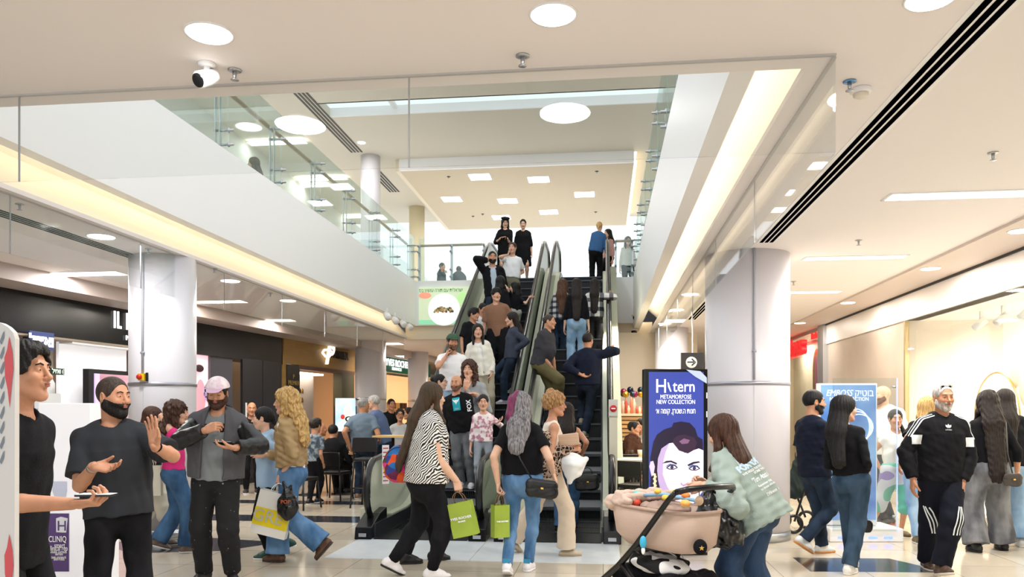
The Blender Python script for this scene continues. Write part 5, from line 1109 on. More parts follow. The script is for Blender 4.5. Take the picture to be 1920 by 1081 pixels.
part('handle', r, 459, 461, 1.35, 1.65, M_WHITE, .03, .02); part('plinth', r, 366, 528, 0, .1, M_BLACK, .03)
# gold shop
r = empty('storefront', onwall(595, 0), label='gold shop front with a cursive black and white sign', cat='shop front'); O = V(*r.location)
zb0 = zl(560, 684); part('fascia', r, 531, 722, zb0, 3.1, M_GOLDW, .02, .3)
part('pier', r, 531, 536, 0, zb0, M_GOLDW, .02, .2); part('black_board', r, 535, 558, .3, zb0-.02, mat('board_black', '#141311', .3), .04, .06)
part('frame', r, 558, 560, 0, zb0, mat('khaki_frame', '#5f5a42', .4), .03, .2); part('lintel', r, 558, 663, zb0-.09, zb0, mat('bronze', '#6b4a3a', .4), .03, .2)
part('pier', r, 640, 663, 0, zb0-.05, mat('khaki_frame', '#5f5a42', .4), .02, .25)
part('curtain', r, 560, 612, 0, zb0-.1, mat('curtain_brown', '#8a7466', .6, var=.35, vs=(9, 9, .1)), -.9, .1)
part('white_panel', r, 612, 641, 0, zb0-.1, mat('panel_pinkwhite', '#d9cdca', .4), -.8, .1)
sh = part('shelf_unit', r, 578, 606, .7, 1.95, mat('shelf_back', '#a1795a', .5), -.7, .05)
for i in range(6):
    z = .75+i*.23; s_ = part('shelf', r, 578, 606, z, z+.02, M_WHITE, -.5, .25)
    for j in range(6): a_ = onwall(580+j*4.4, z+.07, -.5); thing('bottle', MB().lathe([(.03, -.05), (.03, .03), (.012, .05), (.012, .07)], (0, 0, 0), 10), mat('bottle_%d' % (j % 3), ['#d8c9a8', '#3a2a22', '#b8892f'][j % 3], .3), 'small bottle on the shelves inside the gold shop', 'bottle', 'bottles on the gold shop shelves', base=a_)
part('brass_counter', r, 560, 590, 0, 1.1, mat('counter_gold', '#9a7430', .35, .3), -.35, .4)
part('floor_light', r, 560, 640, zb0-.14, zb0-.1, M_LAMPW, -.5, .3)
text('emblem', 'P', .75, mat('letters_lit', '#fffbe8', .4, em=.9), onwall(612, zl(612, 666), .06), WD, NUP, r, rel=O, bold=.0, ext=.03, shear=.35)
MB().tube([onwall(599, zl(599, 661), .08)-O, onwall(602, zl(602, 656), .08)-O, onwall(612, zl(612, 655), .08)-O, onwall(618, zl(618, 660), .08)-O, onwall(612, zl(612, 668), .08)-O, onwall(605, zl(605, 668), .08)-O, onwall(599, zl(599, 661), .08)-O], .03, 8).build('emblem_swash', mat('letters_lit', '#fffbe8', .4, em=.9), r)
text('lettering', 'PREMIER', .28, M_BLACK, onwall(633, zl(633, 666), .06), WD, NUP, r, rel=O, bold=.006, ext=.008, width=1.05)
text('small_lettering', 'P\nPREMIER', .14, mat('letters_gold', '#b99a4a', .4), onwall(546, zl(546, 712), .065), WD, NUP, r, rel=O, ext=.003)
# screen stand before the gold shop
q0 = onwall(609, 0, .55); t = empty('display_screen', q0, label='slim standing screen with a pale close-up picture in front of the gold shop', cat='screen')
O = q0; ax = nrm(RC*.98+FC*.2); nx = np.cross(ax, NUP); D0 = q0@FC; sc_ = D0/FP
MB().obox((0, 0, .98), ax, nx, NUP, 20.5*sc_, .03, .62).build('housing', M_BLACK, t)
zc_ = EYE+(HZ-777)*sc_; MB().obox(nx*.035+V(0, 0, zc_), ax, nx, NUP, 18.5*sc_, .004, 31*sc_).build('screen', mat('screen_pale', '#cfe0ee', .3, em=1.0, col2='#8fb2cf', vs=(3, 3, 2)), t)
pp = lambda x, y: nx*.042+ax*x*sc_+V(0, 0, zc_-y*sc_)
MB().ell(pp(5, -2), (.10, .006, .24), (ax, nx, NUP)).build('picture_face', mat('pic_skin', '#e9dcdc', .5, em=.7), t); MB().ell(pp(6, 8)+nx*.004, (.09, .006, .07), (ax, nx, NUP)).build('picture_ring', M_BLACK, t); MB().ell(pp(7, 8)+nx*.008, (.065, .006, .045), (ax, nx, NUP)).build('picture_compact', mat('pic_mint', '#cfe8d8', .5, em=.7), t); MB().ell(pp(-5, 4)+nx*.004, (.05, .006, .06), (ax, nx, NUP)).build('picture_lips', mat('pic_red', '#d23a2a', .5, em=.6), t)
# green-signed shop
r = empty('storefront', onwall(740, 0), label='glowing peach shop with a green Latin sign between the two distant columns', cat='shop front'); O = V(*r.location)
a_ = onwall(715); b_ = onwall(806); ax = nrm(b_-a_); nx = V(ax[1], -ax[0], 0); cc = (a_+b_)/2; Lh = np.linalg.norm(b_-a_)/2
MB().obox(cc+V(0, 0, 2.93)-nx*.1, ax, nx, NUP, Lh, .12, .27).build('fascia', mat('sign_green', '#17644c', .35, em=.15), r, rel=O)
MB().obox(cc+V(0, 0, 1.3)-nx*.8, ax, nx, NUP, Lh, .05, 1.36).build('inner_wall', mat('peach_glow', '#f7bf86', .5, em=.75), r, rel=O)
MB().obox(a_+V(0, 0, 1.3), ax, nx, NUP, .12, .12, 1.36).obox(b_+V(0, 0, 1.3), ax, nx, NUP, .12, .12, 1.36).build('frame', M_CREAM, r, rel=O)
text('lettering', 'YVES ROCHER', .3, LET, onwall(721, zl(738, 681), .04), ax, NUP, r, rel=O, bold=.003, ext=.01, width=2.1, align='LEFT')
text('small_lettering', 'FRANCE', .13, LET, onwall(733, zl(742, 692), .04), ax, NUP, r, rel=O, bold=.001, ext=.01, width=.8, align='LEFT')
for j in range(10):
    y_ = 22.8+j*.35; thing('product_box', MB().box(-.06, .06, -.06, .06, 0, .2), mat('prod_%d' % (j % 3), ['#5a2f1d', '#d9b36a', '#2d2a26'][j % 3], .4), 'small product on the lit shelf of the green-signed shop', 'product', 'products in the green-signed shop', base=a_+ax*(.5+j*.35)-nx*.6+V(0, 0, 1.55))
MB().obox(cc+V(0, 0, 1.5)-nx*.6, ax, nx, NUP, Lh*.9, .12, .04).build('shelf', M_WOOD, r, rel=O)
# ================================================================ far end of the opening: food billboard
GRN = mat('sign_mint', '#8fd4ac', .4, em=.5); ORG = mat('sign_text_green', '#3f8f45', .4, em=.2)
bb = empty('billboard', (-3.9, Y1-.02, 4.05), label='backlit billboard of a white plate of food with green lettering beside the escalator', cat='billboard')
MB().box(-.66, .62, -.03, 0, -.42, .5).build('panel', mat('bill_white', '#dfeecb', .4, em=.3), bb)
MB().box(-.66, .62, -.036, -.03, -.42, -.31).build('green_band', GRN, bb)
m_ = MB(); m_.lathe([(.40, 0), (.39, .012), (.2, .006)], (-.02, -.034, -.06), 40, (0, -1, 0)); m_.build('plate', mat('plate_white', '#ffffff', .4, em=.5), bb)
m_ = MB(); rr_ = random.Random(3)
for k in range(70): a_ = rr_.random()*6.28; q_ = rr_.random()**.5; m_.cur = k % 5; m_.ell((-.02+.24*q_*math.cos(a_), -.05, -.1+.13*q_*abs(math.sin(a_))-.02), (.03, .012, .025), nu=6, nv=4)
tag(m_.build('food', [mat('food%d' % i, c_, .6, em=.35) for i, c_ in enumerate(('#8b6a4e', '#6f8c4a', '#c98f5a', '#4c3b33', '#b9a884'))], bb), kind='stuff')
MB().ell((-.5, -.035, .3), (.16, .01, .08)).build('tomato', mat('food_red', '#e38d76', .5, em=.7), bb); MB().ell((.45, -.035, .22), (.14, .01, .16)).build('herbs', mat('food_green', '#a9cf8f', .5, em=.7), bb)
text('lettering', 'ישראלית עם תורה עושיון בס'[::-1], .13, ORG, (-4.0, Y1-.055, 4.47), (1, 0, 0), (0, 0, 1), bb, rel=V(-3.9, Y1-.02, 4.05), width=1.1, ext=.002)
# ================================================================ right side: shops and window
r = empty('shop_window', (4.7, 10, 0), label='brightly lit shop window with a gold ring, along the right wall', cat='shop window'); O = V(4.7, 10, 0)
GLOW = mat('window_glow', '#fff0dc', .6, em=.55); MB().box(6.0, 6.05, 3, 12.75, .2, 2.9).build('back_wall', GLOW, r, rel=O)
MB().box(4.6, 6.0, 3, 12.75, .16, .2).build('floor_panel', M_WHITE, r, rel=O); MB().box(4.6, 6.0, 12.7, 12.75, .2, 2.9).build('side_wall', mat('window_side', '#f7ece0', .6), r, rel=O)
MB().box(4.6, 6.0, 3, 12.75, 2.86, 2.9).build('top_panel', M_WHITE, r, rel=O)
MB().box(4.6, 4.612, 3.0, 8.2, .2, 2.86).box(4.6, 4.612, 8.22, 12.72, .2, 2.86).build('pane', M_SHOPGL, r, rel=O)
MB().box(4.58, 4.64, 12.66, 12.72, .2, 2.86).box(4.595, 4.62, 8.2, 8.22, .2, 2.86).build('frame', mat('brass_frame', '#c9b48a', .3, .7), r, rel=O)
for i, y_ in enumerate((11.6, 11.0, 10.4, 9.8, 9.2, 8.6)):
    s_ = empty('track_spotlight', (5.2, y_, 2.7), label='white track spotlight at the top of the right shop window', cat='spotlight', group='spotlights in the right window'); MB().lathe([(.05, -.12), (.055, .06)], (0, 0, 0), 14, (.6, 0, .5)).build('head', M_WHITE, s_); MB().box(-.02, .02, -.02, .02, .05, .16).build('mount', M_WHITE, s_)
    if i % 2 == 0: area_light('lamp', (5.1, y_, 2.55), .4, .4, 30, (1, .92, .8), (0, math.radians(-20), 0))
cy, cz, R_ = 11.4, 1.38, .62
thing('gold_ring', MB().tube([(0, R_*math.cos(k*math.pi/32), R_*math.sin(k*math.pi/32)) for k in range(64)], .012, 8, closed=True), GOLD, 'thin large gold ring hanging in the lit window above the white-haired man', 'ring', base=(5.3, cy, cz))
for k, (y_, z_, a_) in enumerate(((11.0, 2.0, .2), (10.75, 1.75, -.3), (10.5, 2.05, .5), (10.6, 1.55, .1))):
    thing('paper_petal', MB().ell((0, 0, 0), (.03, .16, .24), ((1, 0, 0), (0, math.cos(a_), math.sin(a_)), (0, -math.sin(a_), math.cos(a_)))), mat('petal', '#f4cdb0', .6, em=.25), 'peach paper petal in the lit window at right', 'decoration', 'peach petals in the lit window', base=(5.35, y_, z_))
# red letter shop
r = empty('storefront', (4.6, 18, 0), label='cream shop with a red letter sign right of the right column', cat='shop front'); O = V(4.6, 18, 0)
MB().box(5.3, 5.4, 17, 23, 0, 3.25).build('inner_wall', mat('shop_cream', '#f3e6c9', .6, var=.06, vs=(3, 3, 3)), r, rel=O); MB().box(4.62, 5.3, 22.9, 23, 0, 3.25).build('side_wall', mat('shop_cream2', '#d9c7a8', .5), r, rel=O)
MB().box(4.6, 4.615, 17.3, 23, 0.05, 3.2).build('pane', M_SHOPGL, r, rel=O); MB().box(4.58, 4.62, 17.3, 23, 3.2, 3.27).build('header', M_STEEL, r, rel=O)
RED = mat('sign_red', '#e3242b', .35, em=.5)
text('lettering', 'havaianas', .62, RED, (4.5, 19.85, 2.98), (0, -1, 0), (0, 0, 1), r, rel=O, bold=.02, ext=.06, width=2.9)
text('small_lettering', 'havaianas', .2, RED, (4.57, 17.75, 3.12), (0, -1, 0), (0, 0, 1), r, rel=O, bold=.006, ext=.02, width=.6)
for y_ in (17.8, 19.5, 21.3): area_light('lamp', (4.95, y_, 3.2), .4, .9, 40, (1, .92, .8))  # bare area lights without fittings, added to brighten the shop interior
fl_ = empty('flip_flop_display', (4.92, 19.0, 2.05), label='tall colourful flip-flop shaped display in the cream shop window', cat='display')
def arch(r0, r1, h): return [(r1*math.cos(a), r1*1.35*math.sin(a)) for a in np.linspace(0, math.pi, 17)]+[(-r1, -h), (-r0, -h)]+[(r0*math.cos(a), r0*1.35*math.sin(a)) for a in np.linspace(math.pi, 0, 17)]+[(r0, -h), (r1, -h)]
for nm_, r0, r1, c_, q_ in (('outer_arch', .24, .36, '#e07a3a', 0), ('middle_arch', .13, .24, '#8fae5a', -.01)): MB().prism(arch(r0, r1, .5), .05, (q_, 0, .4), (0, -1, 0), (0, 0, 1), (1, 0, 0)).build(nm_, mat('flip_'+nm_, c_, .4), fl_)
MB().prism([(-.12, -1), (.12, -1), (.13, .3), (.08, .55), (0, .62), (-.08, .55), (-.13, .3)], .05, (-.02, 0, .1), (0, -1, 0), (0, 0, 1), (1, 0, 0)).build('sole_board', mat('flip_pink', '#e58fc0', .4), fl_)
rk = empty('display_rack', (4.2, 15.2, 0), label='thin dark wire rack hung with small items beside the right column', cat='rack')
MB().tube([(0, -.35, 0), (0, -.35, 1.75), (0, -.28, 1.85), (0, .28, 1.85), (0, .35, 1.75), (0, .35, 0)], .012, 8).build('frame', M_DARKM, rk)
for i in range(7):
    z_ = .6+i*.16
    MB().tube([(0, -.35, z_), (-.12, -.2, z_)], .006, 6).tube([(0, .2, z_+.05), (-.12, .1, z_+.05)], .006, 6).build('hook', M_STEEL, rk)
    MB().ell((-.08, -.2+.1*(i % 3), z_-.04), (.02, .05, .035)).build('item', mat('item_%d' % (i % 3), ['#d9d4cc', '#6d6a66', '#b9a27c'][i % 3], .4), rk)
# ================================================================ tall blue totem
TB = PX(1265, 8.15); axT = nrm(RC*.985+FC*.04); nT = nrm(np.cross(axT, NUP)); kT = 8.15/FP
BLUE = mat('totem_blue', '#39479c', .18, em=.42)
to = empty('advertising_totem', TB, label='tall blue illuminated totem with a portrait of a dark-haired woman', cat='advertising totem')
tp = lambda px, py, o=0.: axT*((px-1265)*kT)+V(0, 0, EYE+(HZ-py)*kT)+nT*o
MB().obox(V(0, 0, .955), axT, nT, NUP, 59.5*kT, .06, .955).build('housing', M_BGLOSS, to, bevel=.006)
MB().obox(tp(1265, 0, .062)*V(1, 1, 0)+V(0, 0, .98), axT, nT, NUP, 51.5*kT, .003, .90).build('screen', BLUE, to)
def poly(name, pts, m, o, root=to, f=tp):
    q_ = [f(x, y, o) for x, y in pts]; n_ = len(q_); b = MB(); b.add(q_, [tuple(range(n_))]); return b.build(name, m, root)
cr = lambda pts: [(1140+x*.3711, 680+y*.3711) for x, y in pts]              # outlines noted on an enlarged view
POR = lambda n_, c_: mat('portrait_'+n_, c_, .18, em=.42)
poly('portrait_hair', cr([(205, 620), (210, 520), (205, 480), (215, 430), (222, 395), (240, 360), (275, 335), (315, 322), (322, 302), (360, 295), (405, 302), (432, 330), (445, 370), (470, 385), (473, 440), (455, 470), (230, 640)]), POR('hair', '#231c33'), .068)
poly('portrait_face', cr([(262, 660), (245, 590), (240, 540), (244, 480), (262, 430), (300, 404), (325, 400), (345, 430), (380, 452), (420, 440), (450, 430), (474, 440), (474, 640), (430, 700), (390, 725), (330, 700)]), POR('face', '#e9dff0'), .070)
poly('portrait_shade', cr([(262, 660), (245, 590), (240, 540), (244, 480), (262, 430), (300, 404), (282, 450), (270, 500), (268, 560), (290, 620), (330, 680), (330, 700)]), POR('shade', '#b9a3cf'), .071)
poly('portrait_ear', cr([(200, 520), (206, 495), (220, 492), (228, 520), (222, 560), (212, 570)]), POR('ear', '#d9c3d9'), .071)
poly('portrait_quiff', cr([(318, 400), (322, 380), (345, 365), (380, 360), (425, 375), (442, 400), (430, 435), (395, 455), (350, 440)]), POR('quiff', '#37263a'), .073)
poly('portrait_quiff_shine', cr([(350, 395), (375, 380), (405, 388), (395, 405), (365, 408)]), POR('shine', '#7d5b7c'), .074)
for nm_, pts in (('portrait_brow', [(265, 505), (285, 492), (310, 490), (340, 503), (338, 511), (308, 498), (285, 502)]), ('portrait_brow', [(392, 512), (420, 498), (450, 494), (458, 500), (425, 507), (398, 519)])): poly(nm_, cr(pts), POR('brow', '#2c2030'), .073)
for ex, ey in ((314, 523), (427, 528)):
    poly('portrait_lid', cr([(ex-34, ey-2), (ex-10, ey-18), (ex+18, ey-12), (ex+30, ey+2), (ex, ey-4)]), POR('lid', '#6d78b0'), .072)
    poly('portrait_eye_outline', cr([(ex-30, ey+4), (ex-8, ey-12), (ex+14, ey-11), (ex+30, ey+4), (ex+8, ey+13), (ex-14, ey+12)]), POR('outline', '#251b2a'), .073)
    poly('portrait_eye_white', cr([(ex-22, ey+3), (ex-6, ey-7), (ex+12, ey-6), (ex+23, ey+3), (ex+6, ey+9), (ex-12, ey+8)]), POR('eye', '#f4f0fa'), .074)
    poly('portrait_iris', cr([(ex+9*math.cos(t), ey+1+9*math.sin(t)) for t in np.linspace(0, 6.28, 14)[:-1]]), POR('iris', '#3a3560'), .075)
poly('portrait_nose', cr([(360, 598), (370, 612), (384, 606), (398, 598), (392, 612), (372, 620), (358, 610)]), POR('nose', '#b08fb0'), .073)
poly('portrait_lips', cr([(328, 640), (350, 630), (366, 633), (382, 629), (404, 636), (385, 655), (358, 664), (338, 655)]), POR('lip', '#b3223c'), .073)
for i in range(7): poly('earring', cr([(226+8*math.cos(t)+(i % 2)*4, 560+i*11+7*math.sin(t)) for t in np.linspace(0, 6.28, 8)[:-1]]), POR('gold', '#f2dcae'), .073)
TW = mat('totem_white', '#ffffff', .3, em=.8)
for s_, px_, py_, w_, sz in (('H', 1236.5, 725, 18, .2), ('tern', 1279.5, 725, 41, .2), ('METAMORFOSE', 1264, 744, 58, .06), ('NEW COLLECTION', 1264, 753.5, 72, .06), ("חנות ה.שטרן, קומה א׳"[::-1], 1264, 770.5, 74, .075)):
    text('lettering', s_, sz if s_ != 'tern' else .165, TW, TB+tp(px_, py_, .07), axT, NUP, to, rel=TB, width=w_*kT, ext=.001, bold=.001 if len(s_) < 8 else 0)
poly('lettering_stroke', [(1248.5, 717), (1250.5, 717), (1254, 729), (1256, 734), (1253.5, 734), (1249.5, 725)], TW, .071)
poly('screen_reflection', [(1283, 693), (1300, 706), (1322, 719), (1322, 708), (1310, 696)], mat('reflect_pale', '#a9b6cf', .2, em=.5), .075)
for y_ in (741, 776): MB().obox(tp(1322.5, y_, .064), axT, nT, NUP, 1*kT, .003, 5.5*kT).build('side_label', M_WHITE, to)
# ================================================================ blue illuminated stand with glass
EB = PX(1588, 9.2); kE = 9.2/FP; es = empty('advertising_stand', EB, label='blue illuminated stand with glass screen on a white base, behind the couple', cat='advertising stand')
ep = lambda px, py, o=0.: RC*((px-1588)*kE)+V(0, 0, EYE+(HZ-py)*kE)-FC*o
MB().obox(ep(1605, 0)*V(1, 1, 0)+V(0, 0, .075), RC, FC, NUP, 67*kE, .28, .075).build('base', M_WHITE, es, bevel=.01)
MB().obox(ep(1587, 0)*V(1, 1, 0)+V(0, 0, .98), RC, FC, NUP, 54*kE, .05, .82).build('housing', M_WHITE, es, bevel=.004)
EBL = mat('stand_blue', '#2f62b0', .3, em=.45, col2='#86b0dc', vs=(1.2, 1.2, 1.6)); MB().obox(ep(1587, 0, .055)*V(1, 1, 0)+V(0, 0, 1.0), RC, FC, NUP, 51*kE, .004, .78).build('screen', EBL, es)
for s_, px_, py_, w_, sz, sh_r in (('EMBOSS', 1569, 737, 50, .1, .3), ('בוטיק'[::-1], 1616, 737, 34, .11, 0), ('NEW COLLECTION', 1588, 748, 72, .06, 0)): text('lettering', s_, sz, TW, EB+ep(px_, py_, .062), RC, NUP, es, rel=EB, width=w_*kE, ext=.001, bold=0, shear=sh_r)
for k in range(3): MB().tube([ep(1600+26*math.cos(t)+k*3, 800+ (34-k*5)*math.sin(t), .064) for t in np.linspace(.3*k, 6.28+.3*k, 24)][:-1], .006, 6, closed=True).build('picture_swirl', mat('swirl', '#d8ecfb', .3, em=1.1), es)
MB().obox(ep(1598, 0, .33)*V(1, 1, 0)+V(0, 0, .99), RC, FC, NUP, 58*kE, .006, .86).build('glass_pane', M_SHOPGL, es)
MB().obox(ep(1656, 0, .33)*V(1, 1, 0)+V(0, 0, .99), RC, FC, NUP, .003, .008, .86).build('glass_edge', mat('edge_blue', '#9fb8f2', .3, em=.9), es)
for z_ in (.3, 1.75): MB().lathe([(.015, 0), (.015, .03)], ep(1648, 0, .345)*V(1, 1, 0)+V(0, 0, z_), 12, -FC).build('glass_fixing', M_STEEL, es)
for k in range(4): MB().obox(ep(1560+k*28, 0, .285)*V(1, 1, 0)+V(0, 0, .05), RC, FC, NUP, 8*kE, .002, .01).build('base_light', mat('base_led', '#5f7ff0', .3, em=2), es)
# ================================================================ white stand at left (purple product) and the floral board
CB = PX(160, 5.7); kC = 5.7/FP; cs = empty('advertising_stand', CB, label='white advertising stand with a purple bottle picture behind the bearded man', cat='advertising stand')
cpt = lambda px, py, o=0.: RC*((px-160)*kC)+V(0, 0, EYE+(HZ-py)*kC)-FC*o
MB().obox(cpt(150, 0)*V(1, 1, 0)+V(0, 0, .77), RC, FC, NUP, 48*kC, .2, .765).build('body', mat('stand_white', '#f0f0f5', .35, em=.15), cs, bevel=.008)
VIO = mat('violet', '#6a3f9c', .4); VD = mat('violet_deep', '#4c2a6e', .25)
def cpoly(n_, pts, m, o=.204): return poly(n_, [(x*.4823, 560+y*.4818) for x, y in pts], m, o, cs, cpt)
cpoly('bottle_picture', [(246, 820), (246, 1030), (256, 1038), (330, 1038), (330, 820)], VD); cpoly('bottle_cap_picture', [(268, 700), (268, 735), (276, 760), (318, 760), (322, 735), (322, 700)], mat('cap_silver', '#b9bccb', .2, .4))
cpoly('bottle_window_picture', [(282, 838), (282, 890), (320, 892), (326, 838), (300, 832)], mat('silver_white', '#dcdce6', .3), .206)
for bx, by, sc in ((232, 718, 22), (232, 1005, 42), (228, 945, 20)):
    for sx, sy in ((-1, -1), (1, -.7), (-1, .7), (1, .8)): cpoly('butterfly_picture', [(bx, by), (bx+sc*.5*sx, by+sc*.9*sy), (bx+sc*sx, by+sc*.7*sy), (bx+sc*.8*sx, by+sc*.1*sy)], VIO if by != 945 else mat('violet_line', '#8f7fae', .4))
for s_, x_, y_, w_, sz, mm in (('H', 251, 498, 28, .09, VIO), ('H', 240, 543, 28, .09, VIO), ('H', 304, 868, 30, .1, VD), ('CLINIQ', 288, 917, 66, .06, M_WHITE), ('smart', 296, 940, 40, .05, M_WHITE), ('clinical rep', 290, 951, 72, .05, M_WHITE), ('wrinkle correcti', 290, 964, 64, .03, M_WHITE), ('serum', 294, 972, 28, .03, M_WHITE), ('cum correcti', 292, 984, 56, .03, M_WHITE), ('anti-rides', 294, 991, 40, .03, M_WHITE)):
    text('lettering', s_, sz, mm, CB+cpt(x_*.4823, 560+y_*.4818, .208), RC, NUP, cs, rel=CB, width=w_*.4823*kC, ext=.001)
C2 = PX(90, 6.3); c2 = empty('product_tester_stand', C2, label='pale grey glass display column with mirrored letters at far left', cat='display stand')
k2 = 6.3/FP; MB().obox(V(0, 0, .75), RC, FC, NUP, 14*k2, .15, .75).build('body', mat('display_grey', '#c3cbd8', .2), c2, bevel=.01); MB().obox(V(0, 0, 1.56), RC, FC, NUP, 11*k2, .1, .06).build('top_box', M_WHITE, c2); MB().lathe([(.05, 1.62), (.05, 1.7), (.03, 1.74)], n=16).build('cap', M_WHITE, c2)
for s_, y_ in (('ɘ', 793), ('.w', 806), ('ƨɘɿ', 832)): text('lettering', s_, .08, mat('grey_text', '#6d7685', .4), C2+RC*.02+V(0, 0, EYE+(HZ-y_)*k2)-FC*.152, RC, NUP, c2, rel=C2, ext=.001)
FBD = PX(-12, 2.15); kF = 2.15/FP; fb = empty('floral_board', FBD, label='white board with painted red flowers cut off by the left edge', cat='board')
fp = lambda px, py, o=0.: RC*((px+12)*kF)+V(0, 0, EYE+(HZ-py)*kF)-FC*o
q_ = [fp(-60, 590), fp(2, 605), fp(14, 612), fp(24, 622), fp(28, 634), fp(27, 1160), fp(-60, 1160)]
b = MB(); n_ = len(q_); b.add([v for v in q_]+[v+FC*.02 for v in q_], [tuple(range(n_)), tuple(range(2*n_-1, n_-1, -1))]+[(i, i+n_, (i+1) % n_+n_, (i+1) % n_) for i in range(n_)]); b.build('board', mat('board_white', '#dfdedd', .5), fb)
FR = mat('flower_red', '#d9545c', .5); LG = mat('leaf_grey', '#7d8a96', .5)
for i, y_ in enumerate((700, 1070)): poly('flower', [(18, y_-70), (24, y_-40), (26, y_-10), (22, y_+25), (19, y_+65), (15, y_+30), (10, y_+5), (9, y_-30), (14, y_-45)], FR, .002, fb, fp)
for i in range(9): y_ = 640+i*28; poly('leaf', [(0, y_), (6, y_-16), (9, y_-20), (8, y_-6), (3, y_+6)], LG, .002, fb, fp); poly('leaf', [(0, y_+10), (-6, y_-6), (-9, y_-10), (-8, y_+4)], LG, .002, fb, fp)
# ================================================================ prints and stripes on the clothes
tx = cloth('print_white', '#e4e9ea', .6); CY = cloth('print_cyan', '#25a8b8', .6)
def frame_of(S, back=False):
    return (S.tl if not back else -S.tl), S.tu          # reading direction and up, seen from outside
def rect_mesh(w, h, n=5):
    vs = [(-w/2+w*i/n, -h/2+h*j/n, 0) for j in range(n+1) for i in range(n+1)]; f = [(j*(n+1)+i, j*(n+1)+i+1, (j+1)*(n+1)+i+1, (j+1)*(n+1)+i) for j in range(n) for i in range(n)]
    return npmesh('print', vs, f), np.array(vs)
ax_, up_ = frame_of(fx); c = fx.at(.72)+fx.tf*.1
print_on(fx, fx.sweater, 'print_panel', '', 0, CY, c, ax_, up_, mesh=rect_mesh(.11, .19))
def shape_mesh(pts):
    me = bpy.data.meshes.new('print'); me.from_pydata([(x, y, 0) for x, y in pts], [], [tuple(range(len(pts)))]); return me, np.array([(x, y, 0) for x, y in pts])
FXH = [(-.055, .045), (-.02, .028), (0, .034), (.02, .028), (.055, .045), (.035, .008), (.012, -.01), (0, -.035), (-.012, -.01), (-.035, .008)]
print_on(fx, fx.sweater, 'print_emblem', '', 0, tx, c+up_*.03, ax_, up_, mesh=shape_mesh(FXH), off=.008)
print_on(fx, fx.sweater, 'print_small', 'FOX', .03, tx, c-up_*.07, ax_, up_, off=.008)
sl0, sl1 = fx.sh[1], fx.e[1]; d_ = nrm(sl1-sl0)
print_on(fx, fx.sweater, 'print_sleeve', 'FOX', .085, tx, (sl0*.6+sl1*.4), -d_, nrm(np.cross(-FC, -d_)), bold=.003, off=.006)
# hoodie with three shoulder stripes
for g in (1, -1):
    A0 = ad.nb+ad.tl*g*.075-ad.tu*.005; A1 = ad.sh[g]+ad.tl*g*.02+UP*.06; A2 = ad.sh[g]+(ad.e[g]-ad.sh[g])*.42+ad.tl*g*.07
    for k in (-1, 0, 1): stripe_on(ad, ad.hoodie, 'shoulder_stripe', [A0-FC*(.02+k*.026), A1-FC*(.028+k*.028), A2-FC*(.03+k*.028)-UP*.0], .012, tx, n=18)
    me_, co_ = rect_mesh(.085, .085, 8); print_on(ad, ad.hoodie, 'sleeve_patch', '', 0, tx, ad.sh[g]+(ad.e[g]-ad.sh[g])*.52+ad.tl*g*.0, -nrm(np.cross(UP, -FC)) if False else RC, UP, mesh=(me_, co_))
    K = ad.kn[g]+ad.tl*g*.04-FC*.08; stripes = [K+UP*.14+ad.tl*g*.03, K-ad.tl*g*.02, K-UP*.12-ad.tl*g*.05]
    for k in (-1, 0, 1): stripe_on(ad, ad.pants, 'trouser_stripe', [q_-RC*k*.028 for q_ in stripes], .012, tx, n=12)
c = ad.at(.80)+ad.tf*.1
for a_ in (-38, 0, 38):
    t_ = math.radians(a_); q_ = [(x*math.cos(t_)+y*math.sin(t_), -x*math.sin(t_)+y*math.cos(t_)) for x, y in ((-.003, .006), (-.010, .024), (0, .040), (.010, .024), (.003, .006))]
    print_on(ad, ad.hoodie, 'emblem_leaf', '', 0, tx, c, ad.tl, ad.tu, mesh=shape_mesh(q_), off=.006)
print_on(ad, ad.hoodie, 'emblem_name', 'adidas', .022, tx, c-ad.tu*.012, ad.tl, ad.tu, off=.006)
MB().tube([ad.nb+ad.tl*.07*math.cos(t)-FC*(.03+.04*math.sin(t))+UP*(.02-.03*math.sin(t))-ad.O for t in np.linspace(0, math.pi, 9)], .014, 8).build('collar', WHT, ad.root)
# sage hoodie lettering on the back
ax_, up_ = frame_of(ho, True); cc = ho.at(.60)-ho.tf*.2+ax_*.0
for s_, dy, w_, sz, bo_, sh_r, m_ in (("Don't ...", .085, .26, .10, .001, .35, mat('print_blue', '#bcd3e4', .7)), ('FOR CHANGE', .035, .34, .06, .004, 0, mat('print_blue', '#bcd3e4', .7)), ('WE HOLD THE POWER TO MAKE', -.005, .33, .022, .001, 0, tx), ('SOME THINGS', -.028, .17, .022, .001, 0, tx), ('"Turn Attention Into"', -.07, .30, .05, .001, .3, tx), ('Remember things that matter', -.115, .28, .022, .0006, 0, tx), ('to those who never change it', -.14, .28, .022, .0006, 0, tx), ('Différence     Lettres', -.185, .25, .03, .001, 0, tx)):
    print_on(ho, ho.hoodie, 'print_lettering', s_, sz, m_, cc+up_*dy+ax_*(-dy*.1), ax_, up_, width=w_, bold=bo_, shear=sh_r)
